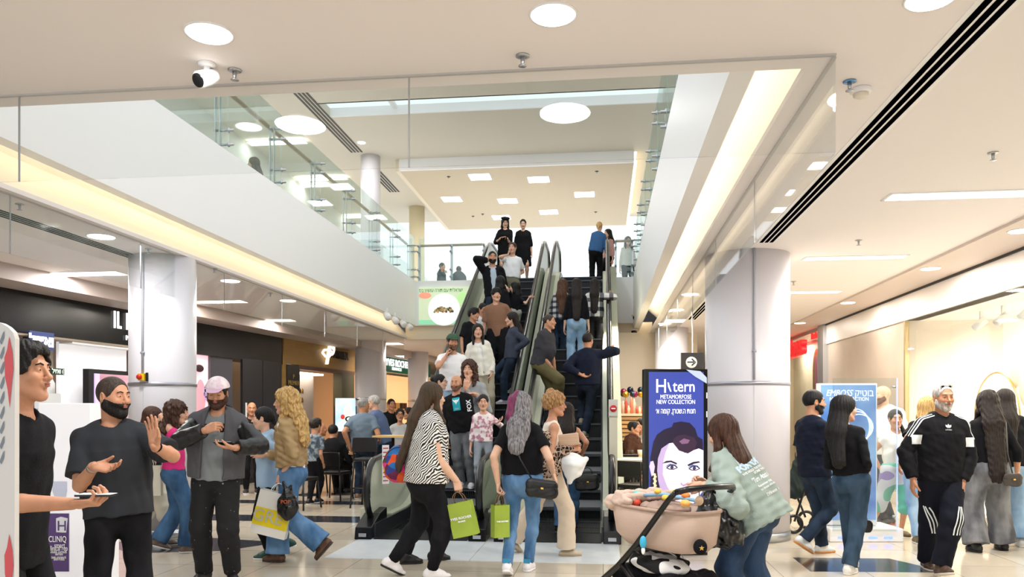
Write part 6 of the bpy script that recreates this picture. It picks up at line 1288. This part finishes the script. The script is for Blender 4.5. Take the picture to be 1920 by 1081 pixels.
# tee and trouser details
HM = mat('hair_magenta', '#8c2a5e', .45, col2='#5c1c44', vs=(90, 90, 9), bump=.5, bs=150)
q = lambda S, x, u, f: S.hc+(S.hL*x+S.hU*u+S.hF*f)*S.hs
smesh('hair_streak', [sdf([cap(q(bg_, .028, .125, -.065), q(bg_, .070, .06, -.095), .026, .038, .02), cap(q(bg_, .070, .06, -.095), q(bg_, .082, -.09, -.115), .042, .044, .02), cap(q(bg_, .082, -.09, -.115), q(bg_, .10, -.21, -.12), .044, .018, .02)], .005, strands(bg_.hc, UP, .003, 26))], HM, bg_.root, bg_.O)
for S_, g in ((bg_, 1), (bg_, -1)):
    MB().obox(S_.an[g]-S_.toe[g]*.055+UP*.02-S_.O, S_.toe[g], np.cross(UP, S_.toe[g]), UP, .012, .03, .018).build('heel_tab', mat('heel_blue', '#2f8fb5', .5), S_.root)
MB().tube([gl.hc*0+q(gl, .07, -.05, -.05)-gl.O, q(gl, .10, -.16, .0)-gl.O, q(gl, .11, -.26, .02)-gl.O], [.02, .026, .012], 10).build('plait', hairmat('black'), gl.root)
MB().tube([bw_.sh[-1]+UP*.06-FC*.05-bw_.O, bw_.at(.7)-FC*.19-bw_.O, bw_.at(.35)+bw_.tl*.17-FC*.12-bw_.O], .022, 8, flat=.6).build('strap', BLK, bw_.root)
for S_ in (be,):
    for k, c_ in ((0, M_STEEL), (1, mat('beads', '#8a7a66', .5))):
        w_ = S_.w[-1]-nrm(S_.w[-1]-S_.e[-1])*(.02+.02*k); dd = nrm(S_.w[-1]-S_.e[-1]); x_ = nrm(np.cross(dd, UP)); y_ = np.cross(dd, x_)
        MB().tube([w_+(x_*math.cos(t)*.030+y_*math.sin(t)*.027)-S_.O for t in np.linspace(0, 6.28, 18)[:-1]], .004, 6, closed=True).build('bracelet', c_, S_.root)
    w_ = S_.w[1]-nrm(S_.w[1]-S_.e[1])*.02; dd = nrm(S_.w[1]-S_.e[1]); x_ = nrm(np.cross(dd, FC)); y_ = np.cross(dd, x_)
    MB().tube([w_+(x_*math.cos(t)*.030+y_*math.sin(t)*.027)-S_.O for t in np.linspace(0, 6.28, 18)[:-1]], .006, 6, closed=True).build('watch_strap', BLK, S_.root)
# ================================================================ phones, bags and other held things
def phone(S, g, label, n=None, d=None, screen=False, up=.0):
    dd, nn, tt = S.__dict__['hd%d' % g]; c_ = S.palm[g]+nn*(.012+up)+dd*.02; ax = nrm(d if d is not None else dd); n_ = nrm(n if n is not None else nn); n_ = nrm(n_-ax*(n_@ax)); sd = np.cross(ax, n_)
    r_ = empty('phone', c_, label=label, cat='phone'); MB().obox((0, 0, 0), ax, sd, n_, .074, .036, .0045).build('case', M_BGLOSS, r_, bevel=.003)
    if screen: MB().obox(n_*.005, ax, sd, n_, .069, .032, .0008).build('screen', M_SCREEN, r_)
phone(yg, -1, 'phone with a glowing screen held out by the young man at the left edge', n=UP, d=RC, screen=True)
phone(cp, 1, 'phone held by the man in the pink cap', n=UP*.9+FC*.3, d=-RC, screen=True)
phone(ws, 1, 'pale phone in the hand of the woman in the open white shirt'); phone(gc, -1, 'phone at the ear of the man in the green cap')
phone(w1, -1, 'red phone held by the woman in the black beret')
def sbag(label, px, py, D, w, h, d, m, yaw=0, tilt=0, txt=None, handle='paper', tm=None, name='shopping_bag', cat='bag'):
    c_ = P(px, py, D); r_ = empty(name, c_-UP*h, label=label, cat=cat); yr = math.radians(yaw); x_ = nrm(RC*math.cos(yr)+FC*math.sin(yr)); y_ = np.cross(UP, x_); z_ = UP
    tr_ = math.radians(tilt); x2 = x_*math.cos(tr_)+z_*math.sin(tr_); z2 = np.cross(x2, y_); f = lambda a, b, c: UP*h+x2*a+y_*b+z2*(c-h)
    rows = []
    for t in (0, .15, .5, .85, 1): 
        s_ = 1-.02*t; g_ = .25*t
        rows.append([f(-w/2*s_, -d/2, h*t), f(0, -d/2*(1+.1*(1-t)), h*t), f(w/2*s_, -d/2, h*t), f(w/2*(s_-g_*.12), 0, h*t), f(w/2*s_, d/2, h*t), f(-w/2*s_, d/2, h*t), f(-w/2*(s_-g_*.12), 0, h*t)])
    v = [p_ for r2 in rows for p_ in r2]; fs = [tuple(range(7))[::-1]]
    for i in range(4):
        for j in range(7): fs.append((i*7+j, i*7+(j+1) % 7, (i+1)*7+(j+1) % 7, (i+1)*7+j))
    o_ = MB().add(v, fs).build('body', m, r_); sm_ = o_.modifiers.new('thick', 'SOLIDIFY'); sm_.thickness = .002
    for s in (-1, 1):
        pts = [f(w*.25*math.cos(t)*(1 if handle == 'paper' else .8), s*d*.45*(1-.5*math.sin(t)), h-.01+.10*math.sin(t)) for t in np.linspace(0, math.pi, 11)]
        MB().tube(pts, .004, 6).build('handle', mat('twine', '#8a6a4a', .7) if handle == 'paper' else m, r_)
    if txt:
        for (s_, ox, oz, sz) in txt: text('lettering', s_, sz, tm or M_WHITE, f(ox, -d/2*1.12-(.002 if handle == 'paper' else .008), h*oz), x2, z2, r_, ext=.0006, bold=.001)
    return r_
GB = mat('bag_green', '#9bb23c', .6, var=.05, vs=(8, 8, 8))
def held(S, g): q_ = S.palm[g]; D_ = q_@FC; return 960+FP*(q_@RC)/D_, HZ-FP*(q_[2]-EYE)/D_, D_
x_, y_, D_ = held(zb, -1); sbag('green paper bag held by the woman in the zebra-striped top', x_+3, y_+FP/D_*.12, D_, .22, .30, .10, GB, yaw=-12, tilt=13, txt=[('YVES ROCHER', 0, .55, .03), ('FRANCE', 0, .45, .018)])
x_, y_, D_ = held(bg_, 1); sbag('small green paper bag held by the woman with grey and magenta hair', x_, y_+FP/D_*.12, D_, .15, .29, .09, GB, yaw=25, txt=[('YVES ROCHER', 0, .5, .018)])
x_, y_, D_ = held(bl, 1); YL = mat('bag_yellow_white', '#f0eee8', .35)
r_ = sbag('white and yellow shopping bag with a big grey word, held by the curly blonde woman', x_-2, y_+FP/D_*.10, D_-.02, .34, .42, .10, YL, yaw=0, tilt=-14, handle='plastic', txt=[('GRE', -.03, .42, .16)], tm=mat('bag_letter', '#c4c2b4', .5))
tr_ = math.radians(-14); x2 = nrm(RC*math.cos(tr_)+UP*math.sin(tr_)); z2 = nrm(np.cross(x2, FC)); MB().obox(UP*.42-z2*.25-FC*.056, x2, FC, z2, .168, .001, .085).build('yellow_band', mat('bag_yellow', '#f0d816', .4), r_)
BP = mat('plastic_black', '#0d0d0f', .25)
c_ = P(x_+14, y_+34, D_-.12); b_ = empty('plastic_bag', c_, label='black plastic bag held beside the white and yellow bag', cat='bag')
smesh('body', [sdf([ell((0, 0, -.06), (.10, .05, .13), (RC, FC, UP), k=.04), cap((0, 0, .04), V(-.04, 0, .17), .03, .012, .05), cap((0, 0, .04), V(.03, 0, .14), .03, .010, .05)], .006, wrinkle(.006, .09, 3))], BP, b_, (0, 0, 0)); text('lettering', 'POP', .05, mat('orange_print', '#e0622a', .5), -FC*.064-UP*.01, RC, UP, b_, ext=.001)
# white tote beside the curly-haired woman
tb_ = sbag('cream canvas tote bag beside the woman in pink', 281, 872, 8.45, .26, .32, .06, mat('canvas', '#e6e0cf', .8), yaw=0, handle='plastic', txt=[('▦', -.03, .5, .12)], tm=mat('tote_print', '#55504c', .7), name='tote_bag')
MB().tube([V(*(P(272, 868, 8.45)-V(*tb_.location))), sh_.sh[-1]+UP*.05-V(*tb_.location), V(*(P(292, 868, 8.45)-V(*tb_.location)))], .008, 6).build('strap', mat('canvas', '#e6e0cf', .8), tb_)
# items of the woman with the bun
x_, y_, D_ = held(bn, -1)
r_ = empty('plastic_bag', P(1074, 872, 7.9), label='crumpled white plastic bag with black marks held by the woman with the bun', cat='bag')
smesh('body', [sdf([ell((0, 0, 0), (.12, .04, .13), (nrm(RC+UP*.4), FC, nrm(UP-RC*.4)), k=.03), cap((0, 0, 0), RC*.13+UP*.06, .07, .03, .04), cap((0, 0, 0), -UP*.16+RC*-.03, .08, .03, .04)], .006, wrinkle(.005, .12, 5))], mat('plastic_white', '#f3f3f2', .35), r_, (0, 0, 0))
text('lettering', 'JL', .09, M_BLACK, -FC*.062-UP*.0, nrm(RC+UP*.25), nrm(UP-RC*.25), r_, ext=.001)
thing('clutch_bag', MB().obox((0, 0, 0), nrm(RC+UP*.12), FC, nrm(UP-RC*.12), .105, .03, .062), mat('clutch_beige', '#cdae92', .5, var=.1, vs=(2, 2, 60)), 'beige pleated clutch bag held against the woman with the bun', 'bag', base=None, bevel=.01).location = P(1066, 824, 8.0).tolist()
r_ = empty('leopard_jacket', P(1034, 848, 7.95), label='leopard-print jacket draped over the arm of the woman with the bun', cat='jacket')
smesh('cloth', [sdf([cap((-.05, 0, .15), (.0, -.03, -.16), .07, .09, .05), cap((.02, -.02, .0), (.17, -.02, .03), .06, .045, .03), cap((.0, 0, -.1), (.13, 0, -.16), .06, .04, .05), cap((-.09, 0, .1), (-.09, 0, -.2), .05, .06, .05)], .006, wrinkle(.010, .08, 9))], LEO, r_, (0, 0, 0))
def handbag(label, c_, w, h, d, m, x=RC, strap=None, flap=True, name='handbag', gold=False):
    r_ = empty(name, c_, label=label, cat='bag'); y_ = nrm(np.cross(UP, x))
    smesh('body', [sdf([cap(-x*w*.38-UP*h*.25, x*w*.38-UP*h*.25, h*.28, None, .02, y_, d/h), cap(-x*w*.36+UP*h*.12, x*w*.36+UP*h*.12, h*.3, None, .03, y_, d/h*.9)], .006, wrinkle(.003, .08, 4))], m, r_, (0, 0, 0))
    if flap: smesh('flap', [sdf([cap(-x*w*.36+UP*h*.14-y_*d*.12*np.sign(y_@-FC)*-1, x*w*.36+UP*h*.14, h*.31, None, .02, y_, d/h), half(-UP*h*.02, -UP)], .006)], m, r_, (0, 0, 0))
    if strap: MB().tube([np.array(s_)-c_ for s_ in strap], .007, 6).build('strap', GOLD if gold else m, r_)
    else: MB().tube([x*w*.25*math.cos(t)+UP*(h*.38+h*.45*math.sin(t)) for t in np.linspace(0, math.pi, 11)], .007, 6).build('handle', m, r_)
    MB().obox(-y_*0-FC*d*.55, x, FC, UP, .012, .004, .008).build('clasp', GOLD, r_); return r_
c_ = P(1016, 914, 6.98); s0 = bg_.sh[1]+UP*.055
handbag('black crossbody bag on the hip of the woman with magenta and grey hair', c_, .26, .17, .08, HANDB, x=nrm(RC-UP*.12), strap=[c_-RC*.09+UP*.08, P(975, 860, 7.0), P(962, 822, 7.03), s0-FC*.02])
handbag('black handbag at the side of the woman in the black tank top', P(1101, 902, 9.35), .24, .20, .1, HANDB)
c_ = P(1899, 898, 8.05); handbag('tiny dark bag on a thin chain at the hip of the woman with waist-length hair', c_, .15, .14, .05, mat('bag_brown', '#3a322e', .4), strap=[c_+UP*.05, P(1889, 850, 8.1), P(1886, 790, 8.12)])
x_, y_, D_ = held(lw_, -1); handbag('small black pouch in the hand of the woman with straight black hair', P(1619, 985, 7.45), .13, .12, .05, HANDB)
# backpack
c_ = P(752, 868, 7.1); r_ = empty('backpack', c_, label='round backpack with a colourful patchwork pattern behind the zebra-top woman', cat='backpack'); S_ = (RC, FC, UP)
smesh('body', [sdf([ell((0, 0, 0), (.155, .115, .165), S_, k=.03), ell((0, 0, -.06), (.15, .12, .11), S_, k=.05)], .006, wrinkle(.006, .1, 2))], MPCK, r_, (0, 0, 0))
MB().tube([RC*.03+UP*.13-FC*.03, RC*.09+UP*.20-FC*.02, RC*.17+UP*.16, RC*.21+UP*.02], .014, 8, flat=1.6).build('strap', blot('strap_black_white', [(0, '#101010'), (.5, '#ececec')], 45, 0), r_)
MB().tube([V(0, 0, .0)+RC*.145*math.cos(t)-FC*.075+UP*.15*math.sin(t) for t in np.linspace(.3, 2.9, 14)], .005, 6).build('zip', M_BLACK, r_)
# ================================================================ stroller
SA = PX(1178, 5.42); SB = PX(1322, 4.78); SU = nrm(SB-SA); SV = np.cross(UP, SU); S0 = (SA+SB)/2
st = empty('stroller', S0, label='beige baby stroller with a carrycot and black frame in front of the blue totem', cat='stroller')
BEI = cloth('stroller_beige', '#cdb5a6'); fz = lambda u, v, z: SU*u+SV*v+UP*z
def ring(z, L, W, sh=0): return [fz(sh+L*math.copysign(abs(math.cos(t))**.55, math.cos(t)), W*math.copysign(abs(math.sin(t))**.6, math.sin(t)), z+.05*(math.cos(t) < -.3)*(abs(math.cos(t))-.3)) for t in np.linspace(0, 2*math.pi, 33)[:-1]]
def loft(rs): 
    n_ = len(rs[0]); v = [p_ for r2 in rs for p_ in r2]; return MB().add(v, [(i*n_+j, i*n_+(j+1) % n_, (i+1)*n_+(j+1) % n_, (i+1)*n_+j) for i in range(len(rs)-1) for j in range(n_)], True)
b_ = loft([ring(.60, .22, .10), ring(.61, .32, .15), ring(.66, .37, .185), ring(.78, .39, .20), ring(.86, .395, .205), ring(.87, .385, .195), ring(.80, .36, .18), ring(.72, .34, .17), ring(.70, .10, .05)]).build('carrycot', BEI, st)
MB().tube(ring(.865, .395, .205), .012, 8, closed=True).build('rim', cloth('stroller_beige_dark', '#b59c8d'), st)
hp = MB()
smesh('hood', [sdf([cap(fz(-.33, -.16, .87), fz(-.33, .16, .87), .055, None, .03), cap(fz(-.25, -.17, .92), fz(-.25, .17, .92), .035, None, .03), cap(fz(-.17, -.18, .915), fz(-.17, .18, .915), .026, None, .03), cap(fz(-.33, -.18, .87), fz(-.10, -.20, .90), .03, .018, .03), cap(fz(-.33, .18, .87), fz(-.10, .20, .90), .03, .018, .03)], .006, wrinkle(.007, .07, 6))], BEI, st, (0, 0, 0))
MB().ell(fz(0.05, 0, .80), (.30, .15, .05), (SU, SV, UP)).build('mattress', mat('bedding', '#e4dad3', .8), st)
smesh('blanket', [sdf([ell(fz(.0, 0, .86), (.2, .12, .03), (SU, SV, UP), k=.03)], .007, wrinkle(.01, .09, 8))], mat('blanket_taupe', '#a58c80', .9), st, (0, 0, 0))
for k, v_ in enumerate((-.235, .235)):
    MB().tube([fz(.37, v_, 1.0), fz(.31, v_, .95), fz(.0, v_, .63), fz(-.18, v_, .47), fz(-.42, v_, .30), fz(-.50, v_*.8, .16)], [.016, .018, .020, .022, .022, .018], 10).build('frame_tube', M_RUB, st)
    MB().tube([fz(-.15, v_, .50), fz(.10, v_, .32), fz(.36, v_*1.1, .17)], .018, 10).build('rear_leg', M_RUB, st)
    MB().tube([fz(.0, v_, .63), fz(.0, v_*.8, .60)], .03, 10).build('hinge', M_RUB, st)
    for (u_, r_2, v2) in ((-.50, .10, v_*.8), (.38, .145, v_*1.15)):
        w_ = MB().lathe([(r_2*.6, -.018), (r_2*.95, -.022), (r_2, -.012), (r_2, .012), (r_2*.95, .022), (r_2*.6, .018)], fz(u_, v2, r_2), 28, SV).build('wheel', M_RUB, st)
        MB().lathe([(r_2*.58, -.024), (r_2*.55, .024)], fz(u_, v2, r_2), 20, SV).build('hub', mat('hub_grey', '#44464a', .4), w_)
MB().tube([fz(.37, -.235, 1.0), fz(.42, -.18, 1.02), fz(.43, 0, 1.025), fz(.42, .18, 1.02), fz(.37, .235, 1.0)], .019, 10).build('handlebar', M_RUB, st)
smesh('basket', [sdf([cap(fz(-.25, -.12, .38), fz(-.25, .12, .38), .09, None, .05), cap(fz(.2, -.15, .36), fz(.2, .15, .36), .12, None, .05), cap(fz(-.2, 0, .36), fz(.2, 0, .34), .12, None, .05), half(fz(0, 0, .47), UP)], .008, wrinkle(.006, .12, 3))], BLK, st, (0, 0, 0))
smesh('basket_cloth', [sdf([ell(fz(-.02, -.03, .50), (.24, .15, .06), (SU, SV, UP), k=.03)], .008, wrinkle(.012, .1, 5))], blot('monochrome_print', [(0, '#101012'), (.5, '#f2f2f2')], 9, 0), st, (0, 0, 0))
toy = empty('toy_arch', S0+fz(.02, 0, .93), label='bar of colourful baby toys lying across the stroller carrycot', cat='toy')
MB().tube([fz(-.20, -.05, -.01), fz(0, -.02, .015), fz(.26, .03, -.005)], .012, 8).build('bar', mat('toy_blue', '#86b7d8', .4), toy)
for k, (u_, v_, z_, r_3, c_) in enumerate(((-.22, -.06, 0, .028, '#5fc2c0'), (-.19, -.10, -.05, .034, '#d84a34'), (-.05, -.03, .03, .022, '#eec04a'), (.05, -.05, .0, .024, '#e9c34d'), (.16, .02, .02, .026, '#e88a3c'), (.22, -.04, -.02, .03, '#f0b65a'), (.02, .05, .03, .02, '#e7c558'))): MB().ell(fz(u_, v_, z_), (r_3*1.2, r_3, r_3*.8), (SU, SV, UP)).build('toy', mat('toy%d' % k, c_, .45), toy)
cl = empty('pacifier_clip', P(1206, 1016, 4.82), label='blue and white clip hanging on the stroller frame tube', cat='clip'); MB().ell((0, 0, 0), (.022, .015, .04)).build('clip', mat('clip_blue', '#3fb1d8', .4), cl); MB().ell((0, 0, -.05), (.012, .01, .025)).build('tip', M_WHITE, cl)
c_ = P(1342, 975, 4.98); r_ = empty('handbag', c_, label='big slouchy black bag hanging from the stroller handle beside the sage hoodie', cat='bag')
smesh('body', [sdf([ell((0, 0, -.03), (.15, .10, .13), (nrm(RC-UP*.2), FC, nrm(UP+RC*.2)), k=.05), ell(RC*.03-UP*.08, (.16, .10, .09), (RC, FC, UP), k=.05), cap(UP*.05-RC*.05, UP*.18-RC*.05, .07, .03, .05)], .006, wrinkle(.014, .09, 12))], HANDB, r_, (0, 0, 0))
for s_ in (-1, 1): MB().tube([-RC*.07+UP*.06-FC*.06*s_, -RC*.06+UP*.17-FC*.03*s_, -RC*.03+UP*.20, RC*.05+UP*.12-FC*.05*s_], .010, 8).build('handle', HANDB, r_)
for k in range(4): MB().lathe([(.011, -.002), (.011, .002)], -RC*.055-FC*.10+UP*(.06-k*.022)+RC*.006*(k % 2), 10, FC).build('charm', GOLD, r_)
r_ = empty('pompom_charm', P(1311, 938, 4.72), label='beige round charm hanging at the stroller handle', cat='charm'); MB().ell((0, 0, 0), (.026, .026, .03)).build('ball', mat('charm_beige', '#c9ac8e', .6), r_); MB().tube([(0, 0, .03), (0, 0, .08)], .003, 6).build('cord', M_BLACK, r_)
r_ = empty('pouch', P(1313, 1025, 4.70), label='small round black pouch with a gold star hanging from the stroller', cat='pouch'); MB().ell((0, 0, 0), (.042, .03, .048)).build('body', BLK, r_)
stp = [((.017 if k % 2 == 0 else .007)*math.sin(k*math.pi/5), (.017 if k % 2 == 0 else .007)*math.cos(k*math.pi/5)) for k in range(10)]; MB().prism(stp, .003, tuple(-FC*.034), tuple(RC), (0, 0, 1), tuple(-FC)).build('star', GOLD, r_)
# grey stroller parked by the red-lettered shop
s2_ = empty('stroller', PX(1497, 9.7), label='grey and black stroller half hidden behind the right column', cat='stroller')
for v_ in (-.2, .2):
    MB().tube([RC*.18+FC*v_+UP*.95, RC*.02+FC*v_+UP*.6, RC*-.12+FC*v_+UP*.15], .014, 8).build('frame_tube', M_RUB, s2_); MB().tube([RC*.0+FC*v_+UP*.55, RC*.16+FC*v_+UP*.15], .014, 8).build('rear_leg', M_RUB, s2_)
    for u_ in (-.13, .17): MB().tube([RC*(u_+.1*math.cos(t))+FC*v_+UP*(.12+.1*math.sin(t)) for t in np.linspace(0, 6.28, 20)[:-1]], .02, 8, closed=True).build('wheel', M_RUB, s2_)
smesh('seat', [sdf([cap(RC*-.05+UP*.55, RC*.08+UP*.9, .10, .12, .05), cap(RC*-.16+UP*.5, UP*.5, .09, .1, .05)], .01, wrinkle(.008, .1))], cloth('dark_green_grey', '#2f3a38'), s2_, (0, 0, 0))
# ================================================================ cafe furniture
def chair_proto(loc, rz, label, group, high=False):
    h = .74 if high else .46; r_ = empty('bar_stool' if high else 'cafe_chair', loc, rz, label=label, cat='chair', group=group)
    MB().box(-.2, .2, -.2, .2, h-.03, h+.02).build('seat', LEA, r_, bevel=.015)
    MB().prism([(-.2, h+.12), (.2, h+.12), (.19, h+.34), (-.19, h+.34)], .025, (0, .19, 0), (1, 0, 0), (0, 0, 1), (0, 1, 0)).build('backrest', LEA, r_, bevel=.008)
    for sx in (-1, 1):
        for sy in (-1, 1): MB().tube([(sx*.18, sy*.18, h-.02), (sx*.22, sy*.23, 0)], .014, 8).build('leg', M_BLACK, r_)
        MB().tube([(sx*.18, .19, h-.02), (sx*.18, .205, h+.34)], .012, 8).build('back_post', M_BLACK, r_)
    if high: MB().tube([(-.2, -.2, .3), (.2, -.2, .3), (.2, .2, .3), (-.2, .2, .3)], .01, 6, closed=True).build('foot_rest', M_BLACK, r_)
    return r_
c0 = chair_proto(PX(628, 13.2), 3.0, 'black cafe chair under the seated man in black', 'cafe chairs at left')
for px_, D_, rz, lb in ((597, 14.0, 2.2, 'black cafe chair behind the boy in the camouflage tee'), (652, 14.6, -1.2, 'black cafe chair left of the man in the blue-grey T-shirt'), (700, 15.2, .5, 'black cafe chair beyond the two greeting men'), (752, 14.7, .2, 'black cafe chair of the woman with round glasses'), (563, 12.0, 2.9, 'black cafe chair behind the girl in the pale blue hoodie'), (780, 16.5, -.6, 'black cafe chair farthest at left near the distant column')):
    o_ = copy_tree(c0); o_.location = PX(px_, D_); o_.rotation_euler = (0, 0, rz); o_['label'] = lb
chair_proto(PX(693, 12.2), 3.05, 'tall black bar stool with backrest beside the left escalator', None, True)
def table(loc, h, w, label, top=M_WOOD, round_=False):
    r_ = empty('cafe_table', loc, label=label, cat='table')
    (MB().lathe([(w/2, h-.03), (w/2, h)], n=28) if round_ else MB().box(-w/2, w/2, -w/2, w/2, h-.03, h)).build('tabletop', top, r_)
    MB().lathe([(.025, .02), (.025, h-.03)], n=14).build('post', M_BLACK, r_); MB().lathe([(.2, 0), (.2, .015), (.03, .03)], n=24).build('base', M_BLACK, r_); return r_
table(PX(642, 14.1), .75, .65, 'low cafe table beside the seated man in black'); table(PX(737, 13.0), 1.08, .55, 'tall cafe table with a pale edge by the woman with glasses', mat('table_pale', '#dcb878', .4)); table(PX(580, 13.9), .75, .65, 'low cafe table behind the boy in the camouflage tee')
for px_, D_, z_, lb in ((640, 14.0, .75, 'drinking glass on the low cafe table'), (650, 14.15, .75, 'second drinking glass on the low cafe table, to its right')):
    thing('drinking_glass', MB().lathe([(.03, 0), (.035, .12), (.033, .12), (.028, .005)], n=14), M_SHOPGL, lb, 'glass', base=PX(px_, D_, z_))
# right cafe
c1 = copy_tree(c0); c1.location = PX(1192, 10.9); c1.rotation_euler = (0, 0, 2.6); c1['label'] = 'black cafe chair right of the escalator, nearest one'; c1['group'] = 'cafe chairs at right'
for px_, D_, rz, lb in ((1188, 13.2, 1.6, 'black cafe chair under the brown fur coat'), (1175, 12.2, 0, 'black cafe chair right of the escalator, second nearest'), (1208, 14.4, 3, 'black cafe chair of the person in cream')):
    o_ = copy_tree(c1); o_.location = PX(px_, D_); o_.rotation_euler = (0, 0, rz); o_['label'] = lb
table(PX(1186, 11.6), .78, .55, 'cafe table with a white top right of the escalator', mat('table_white', '#e9e4da', .4)); table(PX(1192, 12.6), .76, .6, 'cafe table with a pale wooden edge before the brown fur coat', mat('table_pale', '#dcb878', .4))
for px_, py_, D_, c_, lb in ((1183, 0, 12.55, '#3b2b22', 'dark paper cup on the right cafe table'), (1200, 0, 12.6, '#e6e2da', 'white cup on the right cafe table')): thing('cup', MB().lathe([(.03, 0), (.042, .1), (.038, .1), (.028, .01)], n=14), mat('cup'+c_, c_, .5), lb, 'cup', base=PX(px_, D_, .76))
ct = empty('cafe_counter', PX(1192, 16.2), TH, label='cafe counter with horizontal wooden slats right of the escalators', cat='counter')
MB().box(-.9, .9, -.3, .3, 0, 1.38).build('body', mat('counter_core', '#7a5a34', .5), ct)
slm = MB()
for k in range(16): slm.box(-.92, .92, -.33, -.3, .06+k*.083, .115+k*.083)
slm.build('slat_front', mat('slat_wood', '#c79a5f', .5, var=.15, vs=(2, 2, 30)), ct); MB().box(-.95, .95, -.36, .34, 1.38, 1.43).build('worktop', mat('counter_top', '#d9c4a4', .4), ct)
rr_ = random.Random(5)
for k in range(9):
    px_ = 1163+k*5.2; h_ = rr_.choice((.30, .34, .26, .16)) if k < 6 else rr_.choice((.14, .18)); w_ = .035
    thing('bottle', MB().lathe([(w_, 0), (w_, h_*.7), (w_*.5, h_*.8), (w_*.4, h_)], n=14), mat('btl%d' % (k % 4), ['#e07a5f', '#c9b9a6', '#b8432f', '#e8c7a8'][k % 4], .2), 'slim bottle on the cafe counter, in the row right of the escalator', 'bottle', 'bottles on the cafe counter', base=PX(px_, 16.0, 1.43))
bq = empty('balloon_bunch', PX(1185, 16.4, 1.43), label='bunch of shiny dark and gold foil balloons above the cafe counter', cat='balloons')
for k in range(9):
    a_ = rr_.random()*6.28; q_ = V(.18*math.cos(a_), .1*math.sin(a_), .38+.12*rr_.random()); MB().ell(q_, .07).build('balloon', mat('foil%d' % (k % 4), ['#3a4656', '#8c2f55', '#c9a13c', '#26303f'][k % 4], .15, .7), bq); 
    if k < 3: MB().tube([(0, 0, 0), q_], .004, 5).build('stick', M_STEEL, bq)
struct('wall_cafe', MB().obox(PX(1210, 18.4, 1.65), RC, FC, UP, 1.2, .05, 1.65), mat('cafe_wall', '#e6dac6', .5))
area_light('lamp', PX(1190, 15.2, 3.2), 1.2, .5, 60, (1, .88, .72))
# signs and notices
r_ = empty('no_entry_sign', PX(1150, 9.6, EYE+.03), label='round red no-entry sign on a slim post beside the right escalator', cat='sign')
MB().lathe([(.042, 0), (.042, .006)], (0, 0, 0), 28, -FC).build('disc', mat('sign_red_flat', '#d2262c', .4), r_); MB().obox(-FC*.008, RC, FC, UP, .026, .002, .007).build('bar', M_WHITE, r_)
MB().obox(FC*.012-UP*.0, RC, FC, UP, .055, .006, .11).build('plate', mat('plate_pale', '#d8d8cf', .4), r_); MB().obox(FC*.012-UP*.79, RC, FC, UP, .05, .006, .70).build('post', mat('plate_cream', '#dcd9c5', .4), r_)
r_ = empty('hanging_sign', PX(1298, 14.0, EYE+(HZ-679)/FP*14.0), label='small black square sign with a white arrow in a circle near the right column', cat='sign')
MB().obox((0, 0, 0), RC, FC, UP, .2, .02, .17).build('board', M_BLACK, r_); MB().lathe([(.1, 0), (.1, .004)], -FC*.021-RC*.02, 28, -FC).build('circle', M_WHITE, r_); text('arrow', '→', .2, M_BLACK, -FC*.03-RC*.02, RC, UP, r_, ext=.001, bold=.004)
MB().obox(UP*.63, RC, FC, UP, .01, .01, .47).build('hanger', M_STEEL, r_)
r_ = empty('notice', PX(723, 9.75, .82), label='white paper notice with red text on the glass of the left escalator', cat='notice'); nz = nrm(RC*.85+FC*.5)
MB().obox((0, 0, 0), nz, np.cross(nz, UP), UP, .045, .001, .24).build('paper', mat('paper', '#eeeaea', .6), r_)
for k in range(9): MB().obox(UP*(.2-k*.05)+np.cross(nz, UP)*.0018, nz, np.cross(nz, UP), UP, .034, .0005, .008).build('text_line', mat('text_red', '#b8555f', .6), r_)
